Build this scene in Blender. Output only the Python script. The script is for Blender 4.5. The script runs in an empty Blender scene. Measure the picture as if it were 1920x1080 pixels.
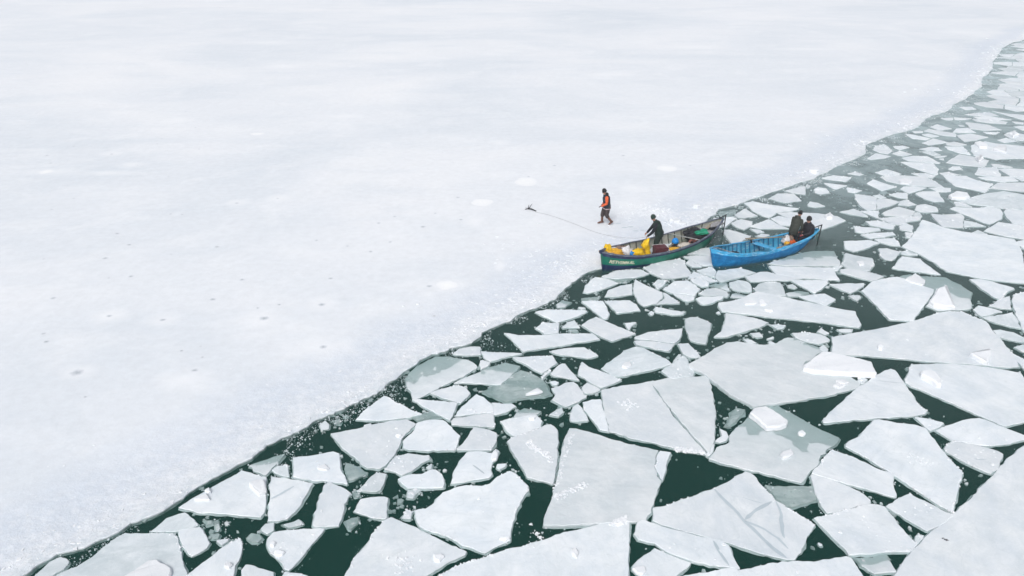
import bpy, bmesh, math, random
from mathutils import Vector, Matrix, noise, Euler

R = math.radians
scene = bpy.context.scene
# ---------------------------------------------------------------- camera
CAM_H = 13.1
PITCH = R(26.5)
FPX = 1400.0            # focal length in pixels of a 1920 wide picture
cam_data = bpy.data.cameras.new('camera')
cam_data.sensor_width = 36.0
cam_data.lens = 36.0 * FPX / 1920.0
cam_data.clip_start = 0.1
cam_data.clip_end = 3000.0
cam = bpy.data.objects.new('camera', cam_data)
cam.location = (0, 0, CAM_H)
cam.rotation_euler = (R(90) - PITCH, 0, 0)
scene.collection.objects.link(cam)
scene.camera = cam
# ---------------------------------------------------------------- sky, sun, exposure (bright overcast)
SUN_EL, SUN_ROT = R(48), R(200)
world = bpy.data.worlds.new('World')
scene.world = world
world.use_nodes = True
wn = world.node_tree.nodes
wl = world.node_tree.links
wn.clear()
sky = wn.new('ShaderNodeTexSky'); sky.sky_type = 'NISHITA'; sky.sun_disc = False
sky.sun_elevation = SUN_EL; sky.sun_rotation = SUN_ROT
sky.air_density = 1.0; sky.dust_density = 4.0; sky.ozone_density = 1.0
hs = wn.new('ShaderNodeHueSaturation'); hs.inputs['Saturation'].default_value = 0.28
bgn = wn.new('ShaderNodeBackground'); bgn.inputs['Strength'].default_value = 0.12
wo = wn.new('ShaderNodeOutputWorld')
wl.new(sky.outputs[0], hs.inputs['Color']); wl.new(hs.outputs[0], bgn.inputs['Color']); wl.new(bgn.outputs[0], wo.inputs[0])
sun_d = bpy.data.lights.new('sun', 'SUN'); sun_d.energy = 0.8; sun_d.angle = R(25); sun_d.color = (1.0, 0.985, 0.96)
sun = bpy.data.objects.new('sun', sun_d); scene.collection.objects.link(sun)
sun.rotation_euler = (R(90) - SUN_EL, 0, math.pi - SUN_ROT)
scene.view_settings.view_transform = 'Standard'
scene.view_settings.look = 'None'
scene.view_settings.gamma = 1.0
scene.view_settings.use_curve_mapping = False
scene.view_settings.exposure = 0.40
scene.cycles.max_bounces = 8
scene.cycles.transparent_max_bounces = 12
scene.cycles.diffuse_bounces = 3
scene.cycles.volume_bounces = 1
FLOES = [
["w","huge flat white ice floe filling the bottom right corner",840,1189,886,1237,942,1286,978,1316,1075,1383,1246,1520,1317,1582,1389,1636,1585,1756,1710,1506,1372,1081,742,1081],
["w","big square white ice floe at lower centre with a narrow raised strip on its right",164,1724,185,1724,250,1692,312,1661,401,1631,389,1602,380,1558,380,1525,387,1504,369,1462,339,1390,324,1363,270,1358,166,1346,127,1342,74,1342,80,1376,100,1437,118,1516,129,1591,146,1682],
["w","large white ice floe crossed by grey star-shaped cracks, left of the dark open pool",345,1388,346,1407,391,1419,457,1451,517,1479,554,1504,614,1543,625,1538,637,1515,644,1479,660,1432,688,1402,708,1376,727,1349,711,1327,676,1283,642,1240,621,1242,578,1259,534,1277,505,1292,454,1311,428,1321,390,1337,351,1356,340,1366],
["w","very large pale green-white ice floe with a thick snowy slab on its right end",735,2201,773,2213,824,2193,860,2191,905,2205,954,2245,974,2241,1013,2201,1041,2177,1053,2146,1030,2139,983,2094,964,2087,942,2044,991,2023,1071,2014,1081,1982,1095,1958,1066,1929,984,1897,903,1872,824,1850,751,1832,716,1826,692,1859,661,1893,625,1968,616,1995,574,2044,575,2058,637,2116,683,2162],
["w","very large wedge-shaped white ice floe reaching the right side below the upper floes",1106,2241,1235,2282,1321,2308,1402,2338,1468,2368,1562,2418,1612,2430,1661,2425,1684,2386,1708,2353,1696,2295,1682,2193,1668,2124,1645,2047,1575,2051,1469,2069,1360,2083,1254,2105,1165,2118,1105,2124,1067,2137,1094,2193],
["w","large long white ice floe cut by the bottom edge of the picture",-163,1195,-128,1220,-92,1238,-51,1254,-11,1272,33,1286,72,1303,134,1328,191,1346,245,1363,280,1376,283,1358,252,1149,-196,1149],
["m","large greenish half-sunken ice floe carrying a white rectangular block",717,1823,758,1832,799,1844,822,1811,850,1770,884,1726,920,1688,900,1661,859,1631,826,1586,800,1557,745,1499,708,1515,621,1548,561,1579,528,1593,563,1641,602,1667,620,1709,649,1742,696,1788],
["w","large mottled six-sided ice floe with a ragged left tip, lower left",-242,1400,-216,1407,-200,1419,-190,1440,-177,1462,-148,1479,-116,1493,-79,1486,-58,1495,-40,1520,-6,1544,9,1536,25,1511,41,1488,41,1470,27,1440,12,1394,1,1350,-4,1301,-30,1284,-62,1260,-85,1272,-116,1286,-142,1305,-165,1316,-197,1331,-223,1347,-232,1366],
["w","large five-sided white ice floe with snow specks, left of the huge corner floe",1049,1768,1064,1770,1111,1753,1157,1742,1179,1728,1178,1651,1179,1621,1178,1583,1182,1545,1183,1534,1162,1506,1116,1444,1082,1390,1077,1390,1037,1451,994,1534,963,1583,932,1626,917,1646,926,1659,973,1693,1019,1737],
["w","large greyish veined ice floe carrying a white chunk, at the right edge",1299,2065,1352,2066,1432,2071,1502,2058,1566,2037,1626,2016,1617,1982,1657,1968,1535,1776,1475,1753,1411,1736,1377,1770,1348,1811,1294,1878,1239,1942,1230,1958,1237,1978,1267,2012],
["w","very large pointed white ice floe on the right, level with the boats",1722,3035,1806,3130,1894,3245,1973,3359,1997,3328,2024,3260,2085,3208,2174,3172,2271,3116,2251,3048,2211,2957,2150,2853,2173,2823,2061,2645,2035,2666,1946,2688,1869,2720,1783,2777,1777,2871,1759,2945],
["w","large kite-shaped white ice floe cut off by the bottom edge, left of centre",-292,1374,-259,1356,-223,1339,-190,1316,-149,1290,-103,1266,-106,1257,-129,1242,-154,1223,-179,1204,-199,1189,-241,1154,-369,1154,-371,1189,-366,1216,-355,1257,-337,1294,-327,1331,-312,1362],
["b","large pale ice floe in the bottom left corner carrying a thick white chunk",-918,1324,-875,1323,-803,1325,-789,1312,-761,1268,-743,1233,-717,1192,-697,1154,-1030,1154,-1009,1199,-979,1226,-958,1254,-946,1279,-940,1295,-931,1312],
["w","large white ice floe left of a straight hairline crack, above the big square floe",276,1922,350,1945,432,1966,451,1885,472,1795,496,1716,531,1611,480,1624,413,1654,328,1685,276,1711,274,1782,272,1849],
["w","medium-sized many-sided white floe, lower left of the snow-specked floe",730,1372,774,1382,822,1400,869,1415,908,1418,923,1411,928,1378,927,1356,932,1320,941,1288,915,1263,862,1263,813,1257,772,1256,764,1283,750,1320],
["w","large triangular white ice floe shaped like a shark fin, pointing up",898,1765,975,1841,1061,1922,1129,1978,1197,2030,1222,2042,1232,2031,1229,1961,1221,1890,1219,1835,1229,1812,1211,1796,1177,1785,1070,1776,960,1760,897,1752],
["w","large white ice floe right of a straight hairline crack, above the big square floe",435,1969,510,1990,623,2000,616,1905,594,1782,567,1682,535,1611,499,1716,476,1798,454,1887],
["w","white pointed floe strewn with bright snow flakes, near the ice edge at lower left",-825,1409,-804,1438,-777,1470,-750,1504,-725,1531,-712,1546,-684,1538,-641,1520,-627,1475,-613,1432,-607,1394,-610,1375,-646,1378,-710,1388,-772,1392],
["w","long narrow white ice floe with rounded ends, below the blue boat",778,2498,840,2513,889,2542,951,2598,978,2582,1033,2552,1089,2518,1165,2479,1205,2455,1264,2427,1258,2386,1249,2329,1232,2309,1134,2338,1036,2364,936,2386,836,2414,774,2427,773,2469],
["w","medium-sized five-sided white floe, lower left of the star-cracked floe",303,1360,321,1366,344,1352,386,1335,438,1314,490,1297,503,1283,506,1254,510,1216,505,1212,486,1218,445,1224,408,1236,371,1254,346,1268,331,1290,294,1302,290,1320],
["w","large wedge-shaped white ice floe pointing left, in the left group of floes",-513,1704,-470,1715,-408,1742,-356,1762,-306,1770,-278,1748,-292,1715,-309,1680,-309,1651,-321,1606,-334,1567,-351,1555,-384,1555,-420,1591,-464,1636],
["w","large five-sided white ice floe with a greenish sunken floe against its right side",1441,2682,1500,2709,1560,2726,1577,2709,1601,2661,1649,2608,1624,2567,1549,2479,1494,2414,1447,2355,1400,2360,1365,2368,1364,2404,1365,2508,1360,2598,1406,2645],
["w","medium-sized five-sided white floe, upper left of the big square floe",-15,1667,-3,1682,37,1704,84,1726,92,1742,112,1745,130,1720,129,1672,123,1601,114,1524,105,1493,77,1504,40,1520,25,1562,0,1626],
["w","medium-sized four-sided white floe, left of the snow-specked floe",870,1631,876,1633,916,1603,952,1569,973,1545,999,1534,979,1484,965,1444,936,1455,898,1477,836,1506,785,1534,827,1581],
["m","large half-sunken slushy ice floe touching the solid ice edge",-340,1982,-330,2023,-289,2094,-256,2120,-205,2120,-148,2098,-120,2065,-111,2047,-136,2016,-175,1975,-220,1935,-257,1900,-287,1873,-300,1865,-312,1903,-326,1942],
["w","medium-sized long narrow white floe, lower right of the star-cracked floe",505,1209,556,1223,611,1235,647,1238,680,1235,721,1242,761,1250,774,1245,774,1223,777,1191,774,1160,517,1160],
["w","medium-sized five-sided white floe, below the veined grey floe",1204,1717,1239,1737,1305,1765,1360,1777,1395,1742,1424,1712,1446,1688,1431,1675,1377,1656,1307,1647,1264,1659,1222,1673],
["m","medium-sized many-sided half-sunken floe, right of the big five-sided floe",1575,2737,1629,2760,1667,2737,1760,2731,1780,2661,1791,2587,1756,2537,1709,2446,1635,2441,1576,2437,1553,2474,1624,2562,1652,2606,1603,2666,1580,2712],
["w","small four-sided white floe, lower right of the specked left floe",-565,1327,-530,1334,-445,1337,-456,1308,-472,1268,-482,1243,-497,1209,-513,1211,-521,1230,-539,1247,-560,1272,-573,1290,-575,1308],
["w","small four-sided white floe, right of the specked left floe",-629,1524,-591,1517,-555,1508,-513,1496,-516,1462,-523,1419,-534,1390,-543,1370,-566,1362,-590,1362,-601,1407,-612,1457],
["w","medium-sized many-sided white floe, right of the left wedge floe",-304,1672,-282,1709,-273,1753,-240,1768,-199,1768,-173,1734,-168,1720,-145,1693,-149,1656,-155,1630,-227,1630,-282,1631,-301,1641],
["w","small five-sided white floe, lower right of the greenish block floe",778,1527,785,1533,824,1514,860,1488,887,1459,898,1436,890,1421,861,1417,819,1400,770,1387,766,1415,767,1457],
["w","small four-sided white floe, lower left of the left wedge floe",-590,1596,-539,1608,-488,1623,-469,1618,-451,1552,-436,1524,-423,1493,-459,1501,-515,1508,-571,1522],
["c","medium-sized many-sided dark sunken floe, lower left of the sled-shaped floe",-91,1916,-56,1951,-26,1958,-4,2005,27,2040,57,2022,94,1991,108,1958,121,1925,127,1900,72,1887,18,1872,-21,1862,-61,1887],
["w","small four-sided white floe, below the snow-specked floe",925,1413,969,1442,1005,1457,1023,1438,1035,1425,1048,1411,1073,1382,1045,1358,1016,1341,986,1329,975,1341,952,1374],
["b","medium-sized four-sided greyish floe, above the left cracked twin floe",287,2044,328,2094,379,2154,422,2181,445,2169,472,2139,508,2101,522,2069,478,2044,413,2019,350,1995,324,1998],
["w","small many-sided white floe, lower left of the left wedge floe",-471,1504,-440,1484,-406,1459,-411,1432,-415,1419,-413,1382,-413,1343,-470,1342,-478,1350,-484,1390,-481,1407,-486,1453,-481,1466,-483,1488],
["w","small five-sided white floe, below the specked left floe",-720,1192,-709,1212,-693,1240,-676,1268,-659,1290,-639,1305,-627,1290,-619,1261,-619,1226,-615,1192,-615,1170,-729,1170],
["w","small four-sided white floe, lower left of the star-cracked floe",269,1224,304,1257,329,1277,346,1266,370,1252,404,1233,400,1224,375,1206,362,1194,313,1154,302,1166,267,1212],
["w","small five-sided white floe, right of the snow-specked floe",1221,1670,1267,1659,1303,1641,1327,1626,1332,1613,1319,1593,1287,1557,1254,1533,1243,1541,1207,1583,1182,1623,1187,1636],
["w","small four-sided white floe, above the mottled six-sided floe, nearer one",-120,1627,-84,1625,-55,1615,-45,1636,-36,1626,-41,1596,-54,1581,-55,1552,-51,1531,-59,1520,-89,1511,-134,1497,-158,1494,-154,1534,-140,1586],
["w","long low white ice floe shaped like a sled, below the green boat",-29,2270,-4,2266,21,2253,103,2257,186,2266,282,2266,303,2229,248,2209,182,2189,116,2169,38,2143,16,2185,-4,2225],
["w","small four-sided white floe, above the left wedge floe",-390,1890,-374,1878,-337,1847,-298,1817,-264,1796,-297,1779,-344,1770,-395,1765,-453,1768,-442,1799,-424,1835],
["m","green-tinted sunken ice floe in the water under the stern of the blue boat",1070,2853,1252,2976,1321,2996,1409,2996,1379,2853,1364,2829,1201,2829,1114,2835],
["b","large five-sided greyish floe, below the chunk-strewn floe",2372,3671,2500,3745,2616,3783,2686,3726,2720,3708,2578,3480,2540,3488,2457,3513,2387,3547,2324,3573,2277,3644,2335,3671],
["m","small four-sided half-sunken floe, right of the slushy floe",-181,1955,-143,1995,-95,2033,-58,2065,-23,2087,8,2076,25,2061,8,2016,-11,1988,-33,1950,-74,1951,-141,1955],
["c","small five-sided dark sunken floe, below the greenish block floe",650,1495,710,1491,771,1491,770,1465,765,1437,733,1426,690,1414,676,1424,663,1447],
["w","wide white ice floe carrying two thick snow chunks, near the top right",2845,4520,2925,4660,3064,4754,3102,4702,3247,4640,3279,4619,3123,4368,3016,4368,2898,4350,2871,4396,2817,4433],
["w","wide white ice floe directly behind the two men in the blue boat",1304,3455,1373,3463,1502,3447,1585,3406,1603,3351,1528,3290,1447,3237,1372,3245,1350,3359,1322,3414],
["w","medium-sized four-sided white floe, below the green sunken floe",1070,2829,1150,2823,1333,2811,1313,2693,1230,2704,1145,2720,1077,2748],
["w","medium-sized four-sided white floe, left of the long bar floe",788,2414,833,2404,879,2382,924,2346,900,2325,821,2282,745,2245,701,2243,735,2282,761,2342],
["w","small four-sided white floe, above the mottled six-sided floe, farther one",-110,1734,-67,1720,-44,1707,-44,1667,-55,1627,-113,1628,-151,1633,-138,1656,-126,1688],
["w","small five-sided white floe, lower left of the specked left floe",-794,1331,-745,1343,-725,1320,-702,1290,-713,1265,-729,1249,-740,1257,-762,1279,-786,1312],
["w","broad white ice floe lying right under the green boat amidships",546,2811,614,2865,711,2901,733,2883,725,2823,733,2731,654,2709,606,2709,567,2760],
["w","small four-sided white floe, right of the sled-shaped floe",250,2329,269,2360,307,2391,326,2370,368,2329,433,2266,386,2237,344,2217,309,2245,272,2291],
["w","small five-sided white floe, upper left of the mottled six-sided floe",-296,1511,-272,1527,-236,1531,-212,1548,-200,1549,-183,1529,-174,1497,-174,1479,-224,1476,-266,1477,-280,1490],
["w","small five-sided white floe, upper left of the kite-shaped bottom floe",-380,1440,-352,1447,-322,1450,-312,1444,-308,1407,-306,1371,-336,1370,-387,1396,-385,1419],
["w","small four-sided white floe, below the sled-shaped floe",-36,1759,-10,1773,52,1788,73,1788,88,1762,82,1742,85,1731,50,1715,10,1690,-3,1696,-19,1726],
["w","small many-sided white floe, below the sled-shaped floe",121,1929,147,1942,167,1961,193,1965,207,1948,215,1909,224,1881,192,1850,160,1831,142,1847,122,1868,130,1897],
["m","small four-sided half-sunken floe, below the snow-specked floe",780,1252,806,1252,825,1254,839,1261,860,1261,859,1233,855,1207,824,1202,802,1200,788,1223],
["w","small five-sided white floe, lower right of the left wedge floe",-317,1606,-283,1613,-225,1608,-222,1593,-240,1576,-262,1545,-288,1527,-305,1538,-325,1548,-335,1549,-326,1576],
["b","small five-sided greyish floe, lower left of the specked left floe",-851,1347,-838,1370,-802,1394,-781,1378,-753,1350,-759,1343,-786,1331,-798,1327,-809,1327,-840,1326,-863,1327],
["w","medium-sized four-sided white floe, above the broad pointed floe",2185,3513,2217,3530,2349,3522,2397,3544,2434,3505,2405,3431,2348,3359,2262,3297,2240,3328,2219,3414,2199,3463],
["b","small five-sided greyish floe, below the blue boat's bow",628,2377,652,2388,678,2388,716,2342,698,2291,661,2197,637,2205,614,2221,614,2291],
["w","small four-sided white floe, lower right of the sled-shaped floe",213,2030,229,2079,253,2051,292,2023,347,1975,318,1955,275,1929,245,1961,211,2002],
["w","medium-sized many-sided white floe, lower left of the floe under the green boat",476,2629,496,2704,530,2650,584,2587,577,2537,545,2493,492,2469,476,2508,471,2567],
["w","small five-sided white floe, left of the left cracked twin floe",212,1856,240,1867,267,1870,269,1841,274,1788,275,1712,250,1723,228,1776,215,1829],
["w","small four-sided white floe, lower right of the slushy floe, second from it",-109,1897,-86,1881,-64,1850,-56,1823,-56,1802,-111,1796,-169,1782,-148,1829,-129,1865],
["w","small four-sided white floe, below the slushy floe",-296,1862,-283,1868,-214,1860,-162,1852,-168,1811,-180,1762,-197,1776,-234,1808,-265,1832],
["b","small five-sided greyish floe, above the right cracked twin floe",480,2030,517,2065,568,2124,583,2101,577,2058,583,2016,576,1998,497,1982],
["w","medium-sized four-sided white floe, upper right of the big five-sided floe",1575,2811,1614,2853,1672,2930,1737,2901,1739,2835,1747,2743,1657,2777,1597,2794],
["w","small four-sided white floe, lower right of the slushy floe, third from it",-169,1776,-111,1789,-56,1801,-52,1770,-49,1732,-102,1737,-175,1745,-175,1762],
["w","medium-sized many-sided white floe, left of the chunk-strewn floe, farther one",2057,4015,2177,4047,2322,4015,2325,3841,2181,3861,2112,3891,2063,3942],
["w","small four-sided white floe, below the floe under the green boat",423,2241,478,2274,539,2289,604,2303,593,2257,575,2221,557,2199,489,2217,425,2229],
["w","small four-sided white floe, lower left of the sled-shaped floe",2,2109,75,2116,134,2118,149,2076,127,2051,95,2012,72,2030,42,2065],
["w","medium-sized five-sided white floe, lower left of the chunk-strewn floe, farther one",2425,4041,2545,4033,2571,3954,2619,3893,2497,3754,2460,3797,2396,3856,2402,3931],
["w","medium-sized five-sided white floe, upper right of the broad pointed floe, nearer one",2188,3215,2319,3328,2362,3305,2414,3282,2440,3260,2342,3102,2312,3116,2255,3144,2215,3187],
["b","medium-sized five-sided greyish floe, lower right of the blue boat's stern",1383,2847,1447,2964,1473,2945,1538,2907,1519,2847,1474,2782,1423,2777,1391,2805],
["w","small four-sided white floe, lower right of the slushy floe, nearest from it",-254,1903,-220,1925,-166,1948,-143,1932,-127,1903,-140,1872,-153,1850,-197,1872,-231,1890],
["w","small five-sided white floe, lower right of the broad pointed floe",1839,2704,1889,2704,1933,2666,1969,2624,1903,2567,1861,2527,1842,2557,1840,2618,1840,2677],
["w","medium-sized many-sided white floe, left of the floe behind the two men",1181,3591,1231,3617,1290,3573,1432,3513,1383,3475,1341,3472,1308,3455,1242,3378,1222,3406,1195,3472],
["w","small five-sided white floe, upper right of the sled-shaped floe",85,2427,128,2446,198,2446,278,2435,266,2414,215,2377,162,2346,125,2382],
["b","tiny five-sided greyish floe, left of the bottom left floe",-1031,1250,-1015,1245,-1003,1235,-1004,1219,-1014,1202,-1023,1186,-1062,1186,-1056,1212,-1046,1236],
["w","small many-sided white floe, lower right of the floe under the green boat",591,2613,649,2682,703,2691,737,2613,702,2557,655,2572,615,2582],
["m","small four-sided half-sunken floe, upper right of the specked left floe",-702,1567,-680,1586,-647,1606,-620,1621,-624,1591,-632,1562,-643,1529,-659,1538,-680,1545],
["w","medium-sized five-sided white floe, upper left of the broad pointed floe",2052,3439,2102,3422,2198,3439,2198,3406,2113,3260,2020,3263,2031,3351],
["b","tiny four-sided greyish floe, below the left wedge floe",-357,1543,-326,1534,-330,1497,-335,1473,-343,1466,-394,1467,-378,1497,-368,1524],
["w","small five-sided white floe, upper left of the long bar floe",945,2726,1016,2771,1046,2773,1094,2743,1179,2709,1116,2693,951,2680],
["b","small five-sided greyish floe, right of the blue boat's bow",820,2720,850,2788,949,2811,1000,2765,924,2720,832,2677],
["w","medium-sized four-sided white floe, left of the chunk-strewn floe",2567,4287,2740,4462,2790,4415,2851,4332,2749,4199,2670,4225,2595,4260],
["b","small four-sided greyish floe, lower right of the broad pointed floe",1710,2386,1781,2404,1847,2427,1834,2377,1804,2303,1771,2316,1736,2342],
["w","small five-sided white floe, lower right of the sled-shaped floe, nearer one",123,2146,160,2162,209,2173,245,2173,267,2150,287,2120,250,2101,200,2116,150,2131],
["w","small long narrow white floe, lower left of the star-cracked floe",361,1192,414,1204,455,1211,499,1215,513,1191,517,1160,327,1160],
["w","small five-sided white floe, below the green boat's bow",276,2587,291,2650,336,2726,377,2709,424,2666,357,2613,293,2575],
["b","small four-sided greyish floe, upper left of the long bar floe",947,2618,986,2671,1026,2679,1067,2673,1068,2618,1053,2557,1014,2565,978,2582,951,2598],
["w","small four-sided white floe, lower right of the green boat's bow, farther one",351,2513,450,2520,468,2484,475,2439,433,2427,388,2418,371,2455],
["w","tiny four-sided white floe, below the specked left floe",-600,1228,-569,1219,-531,1207,-520,1179,-593,1179,-604,1212],
["w","medium-sized long narrow white floe, lower right of the broad pointed floe",1931,2567,1987,2587,2021,2587,1825,2274,1800,2282,1833,2368,1871,2460,1898,2518],
["w","small many-sided white floe, right of the green boat's bow",365,2731,424,2782,494,2794,533,2794,561,2754,503,2720,425,2709,373,2715],
["w","small four-sided white floe, below the green sunken floe",1121,2693,1270,2698,1256,2666,1208,2608,1172,2579,1155,2613,1132,2655],
["w","small five-sided white floe, lower right of the long bar floe",981,2270,1027,2276,1065,2266,1090,2245,1099,2225,1085,2209,1044,2193,1005,2213,982,2241],
["w","small five-sided white floe, right of the blue boat's stern, nearest from it",1489,3096,1604,3109,1622,3102,1642,3075,1559,3015,1486,2976,1460,3009],
["w","tiny long narrow white floe, below the left cracked twin floe",402,1628,432,1618,416,1576,389,1504,382,1529,381,1557,389,1596],
["w","small four-sided white floe, below the green boat's bow",262,2508,301,2516,343,2508,355,2469,359,2409,346,2377,331,2373,309,2414,284,2469],
["w","small five-sided white floe, upper left of the big five-sided floe",1355,2794,1394,2800,1460,2771,1508,2726,1441,2682,1390,2720,1346,2765],
["w","medium-sized five-sided white floe, right of the floe behind the two men",1799,3726,1868,3698,1890,3671,1810,3496,1762,3480,1756,3565,1772,3653],
["w","medium-sized five-sided white floe, left of the chunk-strewn floe, farther one",2305,4299,2422,4292,2484,4269,2461,4157,2394,4049,2365,4082,2336,4157,2319,4208],
["w","small four-sided white floe, right of the long bar floe",1101,2552,1168,2572,1211,2577,1233,2527,1181,2474,1142,2503],
["w","small four-sided white floe, lower right of the green boat's bow, nearer one",354,2547,377,2608,431,2645,477,2661,466,2567,405,2552],
["w","medium-sized five-sided white floe, upper right of the broad pointed floe, farther one",2424,3463,2463,3505,2535,3480,2557,3447,2459,3290,2416,3287,2378,3312,2391,3382],
["w","small five-sided white floe, lower right of the sled-shaped floe, farther one",121,2009,137,2037,162,2069,174,2069,190,2023,212,1971,168,1985,132,1995],
["w","small five-sided white floe, upper left of the right cracked twin floe",418,2217,440,2217,507,2207,554,2194,539,2162,525,2146,483,2162,424,2194],
["c","tiny five-sided dark sunken floe, lower left of the left wedge floe",-448,1584,-417,1570,-380,1541,-406,1514,-424,1509,-438,1546],
["w","medium-sized five-sided white floe, below the chunk-strewn floe",2566,3826,2657,3916,2803,3916,2842,3916,2759,3783,2703,3769,2626,3797],
["w","small many-sided white floe, above the big five-sided floe, farther one",1769,3375,1904,3406,1986,3398,1964,3359,1889,3328,1836,3287,1800,3305],
["w","small five-sided white floe, lower right of the green boat's stern",974,3223,1009,3230,1091,3151,1023,3082,976,3062,974,3137],
["w","small four-sided white floe, left of the sled-shaped floe",-103,2146,-40,2143,36,2137,32,2128,-20,2113,-70,2085,-88,2094,-97,2124],
["w","tiny five-sided white floe, left of the left cracked twin floe",174,1799,181,1829,197,1847,207,1823,220,1788,220,1765,191,1756,169,1759],
["w","small five-sided white floe, above the sled-shaped floe",82,2303,111,2346,170,2338,168,2308,160,2270,116,2261],
["b","small many-sided greyish floe, upper right of the veined grey floe",1698,2291,1725,2295,1759,2274,1775,2241,1778,2225,1755,2209,1715,2221,1688,2245],
["w","small five-sided white floe, upper left of the broad pointed floe, second from it",1818,3447,1885,3505,1942,3539,1966,3513,1993,3472,1951,3414,1876,3410,1815,3414],
["w","medium-sized five-sided white floe, upper left of the floe behind the two men",1329,3662,1390,3736,1483,3736,1482,3626,1386,3591],
["b","small many-sided greyish floe, lower right of the blue boat's bow",867,2677,908,2695,942,2682,946,2629,930,2590,890,2596,866,2608,857,2629],
["w","small four-sided white floe, upper left of the blue boat's bow",736,2926,851,2938,847,2835,795,2827],
["w","small four-sided white floe, lower right of the green sunken floe",1259,2655,1327,2663,1398,2663,1388,2639,1343,2598,1311,2575,1290,2603],
["w","medium-sized many-sided white floe, upper left of the broad pointed floe",2120,3736,2176,3773,2258,3773,2212,3617,2156,3608,2129,3653],
["w","tiny five-sided white floe, lower right of the slushy floe",-61,1853,-21,1847,0,1850,12,1835,-17,1805,-48,1788,-54,1794,-54,1823],
["w","medium-sized five-sided white floe, lower left of the chunk-strewn floe, nearer one",2611,4057,2703,4182,2816,4191,2743,4025,2660,4025],
["w","small five-sided white floe, left of the floe behind the two men, farther one",1118,3275,1238,3367,1265,3282,1295,3245,1157,3245],
["w","small many-sided white floe, upper right of the slushy floe",-198,2131,-180,2162,-145,2176,-108,2176,-105,2128,-138,2122,-185,2120],
["w","small five-sided white floe, above the right cracked twin floe",566,2197,604,2202,613,2169,620,2131,624,2110,588,2107,570,2135],
["w","small many-sided white floe, above the big five-sided floe, nearer one",1611,3009,1647,3015,1692,2976,1645,2920,1608,2883,1583,2895,1582,2938],
["m","tiny five-sided half-sunken floe, below the sled-shaped floe",7,1782,14,1811,35,1835,60,1829,86,1811,73,1796,38,1785,10,1777],
["b","small many-sided greyish floe, below the blue boat's bow",720,2577,762,2618,805,2624,841,2593,827,2547,789,2559,738,2557],
["c","tiny long narrow dark sunken floe, right of the right cracked twin floe",616,1740,647,1808,667,1832,694,1826,682,1797,649,1762],
["w","tiny four-sided white floe, upper right of the snow-specked floe",1175,1781,1210,1768,1242,1752,1219,1731,1184,1712,1181,1736],
["w","small four-sided white floe, lower right of the broad pointed floe",1786,2474,1847,2518,1915,2557,1858,2451,1825,2451],
["w","small four-sided white floe, below the broad pointed floe",1710,2441,1748,2477,1772,2465,1809,2427,1762,2409,1712,2391,1708,2414],
["w","medium-sized many-sided white floe, left of the chunk-strewn floe, nearer one",2351,4387,2435,4428,2525,4424,2533,4287,2516,4269,2429,4305,2363,4323],
["c","tiny many-sided dark sunken floe, below the slushy floe",-291,1785,-252,1814,-217,1808,-198,1785,-242,1780,-272,1770],
["w","medium-sized four-sided white floe, lower right of the chunk-strewn floe",2807,4165,2878,4174,2950,4157,2991,4157,2900,4009,2805,4017,2799,4074],
["w","small five-sided white floe, below the blue boat's bow",699,2532,723,2549,814,2552,799,2527,762,2503,720,2479,709,2488],
["w","medium-sized five-sided white floe, upper left of the chunk-strewn floe, nearest from it",3203,5243,3228,5243,3318,5180,3338,5035,3216,5023,3145,5071],
["w","small four-sided white floe, upper right of the floe behind the two men, third from it",1935,3901,1999,3973,2069,3841,1965,3779,1948,3841],
["w","small five-sided white floe, upper right of the green boat's stern",972,3375,1064,3398,1086,3375,1046,3328,1002,3267,963,3267],
["w","small five-sided white floe, left of the floe behind the two men, nearer one",1249,3375,1299,3414,1356,3359,1316,3275,1269,3285],
["w","small five-sided white floe, below the chunk-strewn floe, farther one",2602,4009,2686,4017,2800,4025,2792,3947,2700,3924,2625,3962],
["w","small four-sided white floe, right of the floe behind the two men",1885,3653,1940,3653,1980,3608,1898,3547,1818,3500,1849,3582],
["w","small five-sided white floe, right of the blue boat's stern, third from it",1692,3343,1753,3351,1810,3290,1780,3237,1737,3252,1692,3290],
["w","medium-sized five-sided white floe, upper left of the chunk-strewn floe, second from it",2961,4897,3075,4942,3140,4852,3018,4776,2925,4744,2943,4841],
["w","small five-sided white floe, right of the green boat's stern",1042,3312,1101,3367,1150,3335,1136,3290,1081,3230,1052,3267],
["w","small many-sided white floe, upper left of the broad pointed floe",1998,3488,2040,3556,2090,3573,2128,3530,2104,3472,2045,3458,2012,3463],
["b","tiny five-sided greyish floe, upper right of the specked left floe",-634,1548,-623,1564,-598,1571,-582,1524,-600,1527,-621,1536],
["c","tiny five-sided dark sunken floe, upper left of the kite-shaped bottom floe",-410,1365,-393,1379,-374,1386,-369,1373,-376,1353,-387,1340,-398,1347],
["w","small long narrow white floe, right of the blue boat's stern",1598,3172,1695,3194,1758,3201,1756,3172,1694,3144,1621,3123],
["b","small five-sided greyish floe, lower left of the blue boat's bow",762,2788,835,2829,842,2777,819,2720,786,2743],
["w","tiny five-sided white floe, upper left of the left cracked twin floe",215,1935,234,1961,254,1942,272,1919,247,1903,225,1900,217,1913],
["c","tiny many-sided dark sunken floe, lower right of the specked left floe",-625,1311,-620,1328,-599,1324,-584,1311,-590,1296,-610,1296],
["w","small five-sided white floe, above the big five-sided floe",1634,3116,1738,3133,1720,3038,1678,3048,1645,3082],
["w","medium-sized many-sided white floe, upper right of the floe behind the two men",2254,4559,2305,4640,2379,4691,2384,4640,2362,4529,2304,4462,2268,4491],
["w","medium-sized five-sided white floe, upper right of the chunk-strewn floe, nearer one",3282,4919,3383,5000,3418,4919,3452,4897,3363,4754,3290,4776,3270,4830],
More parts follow.
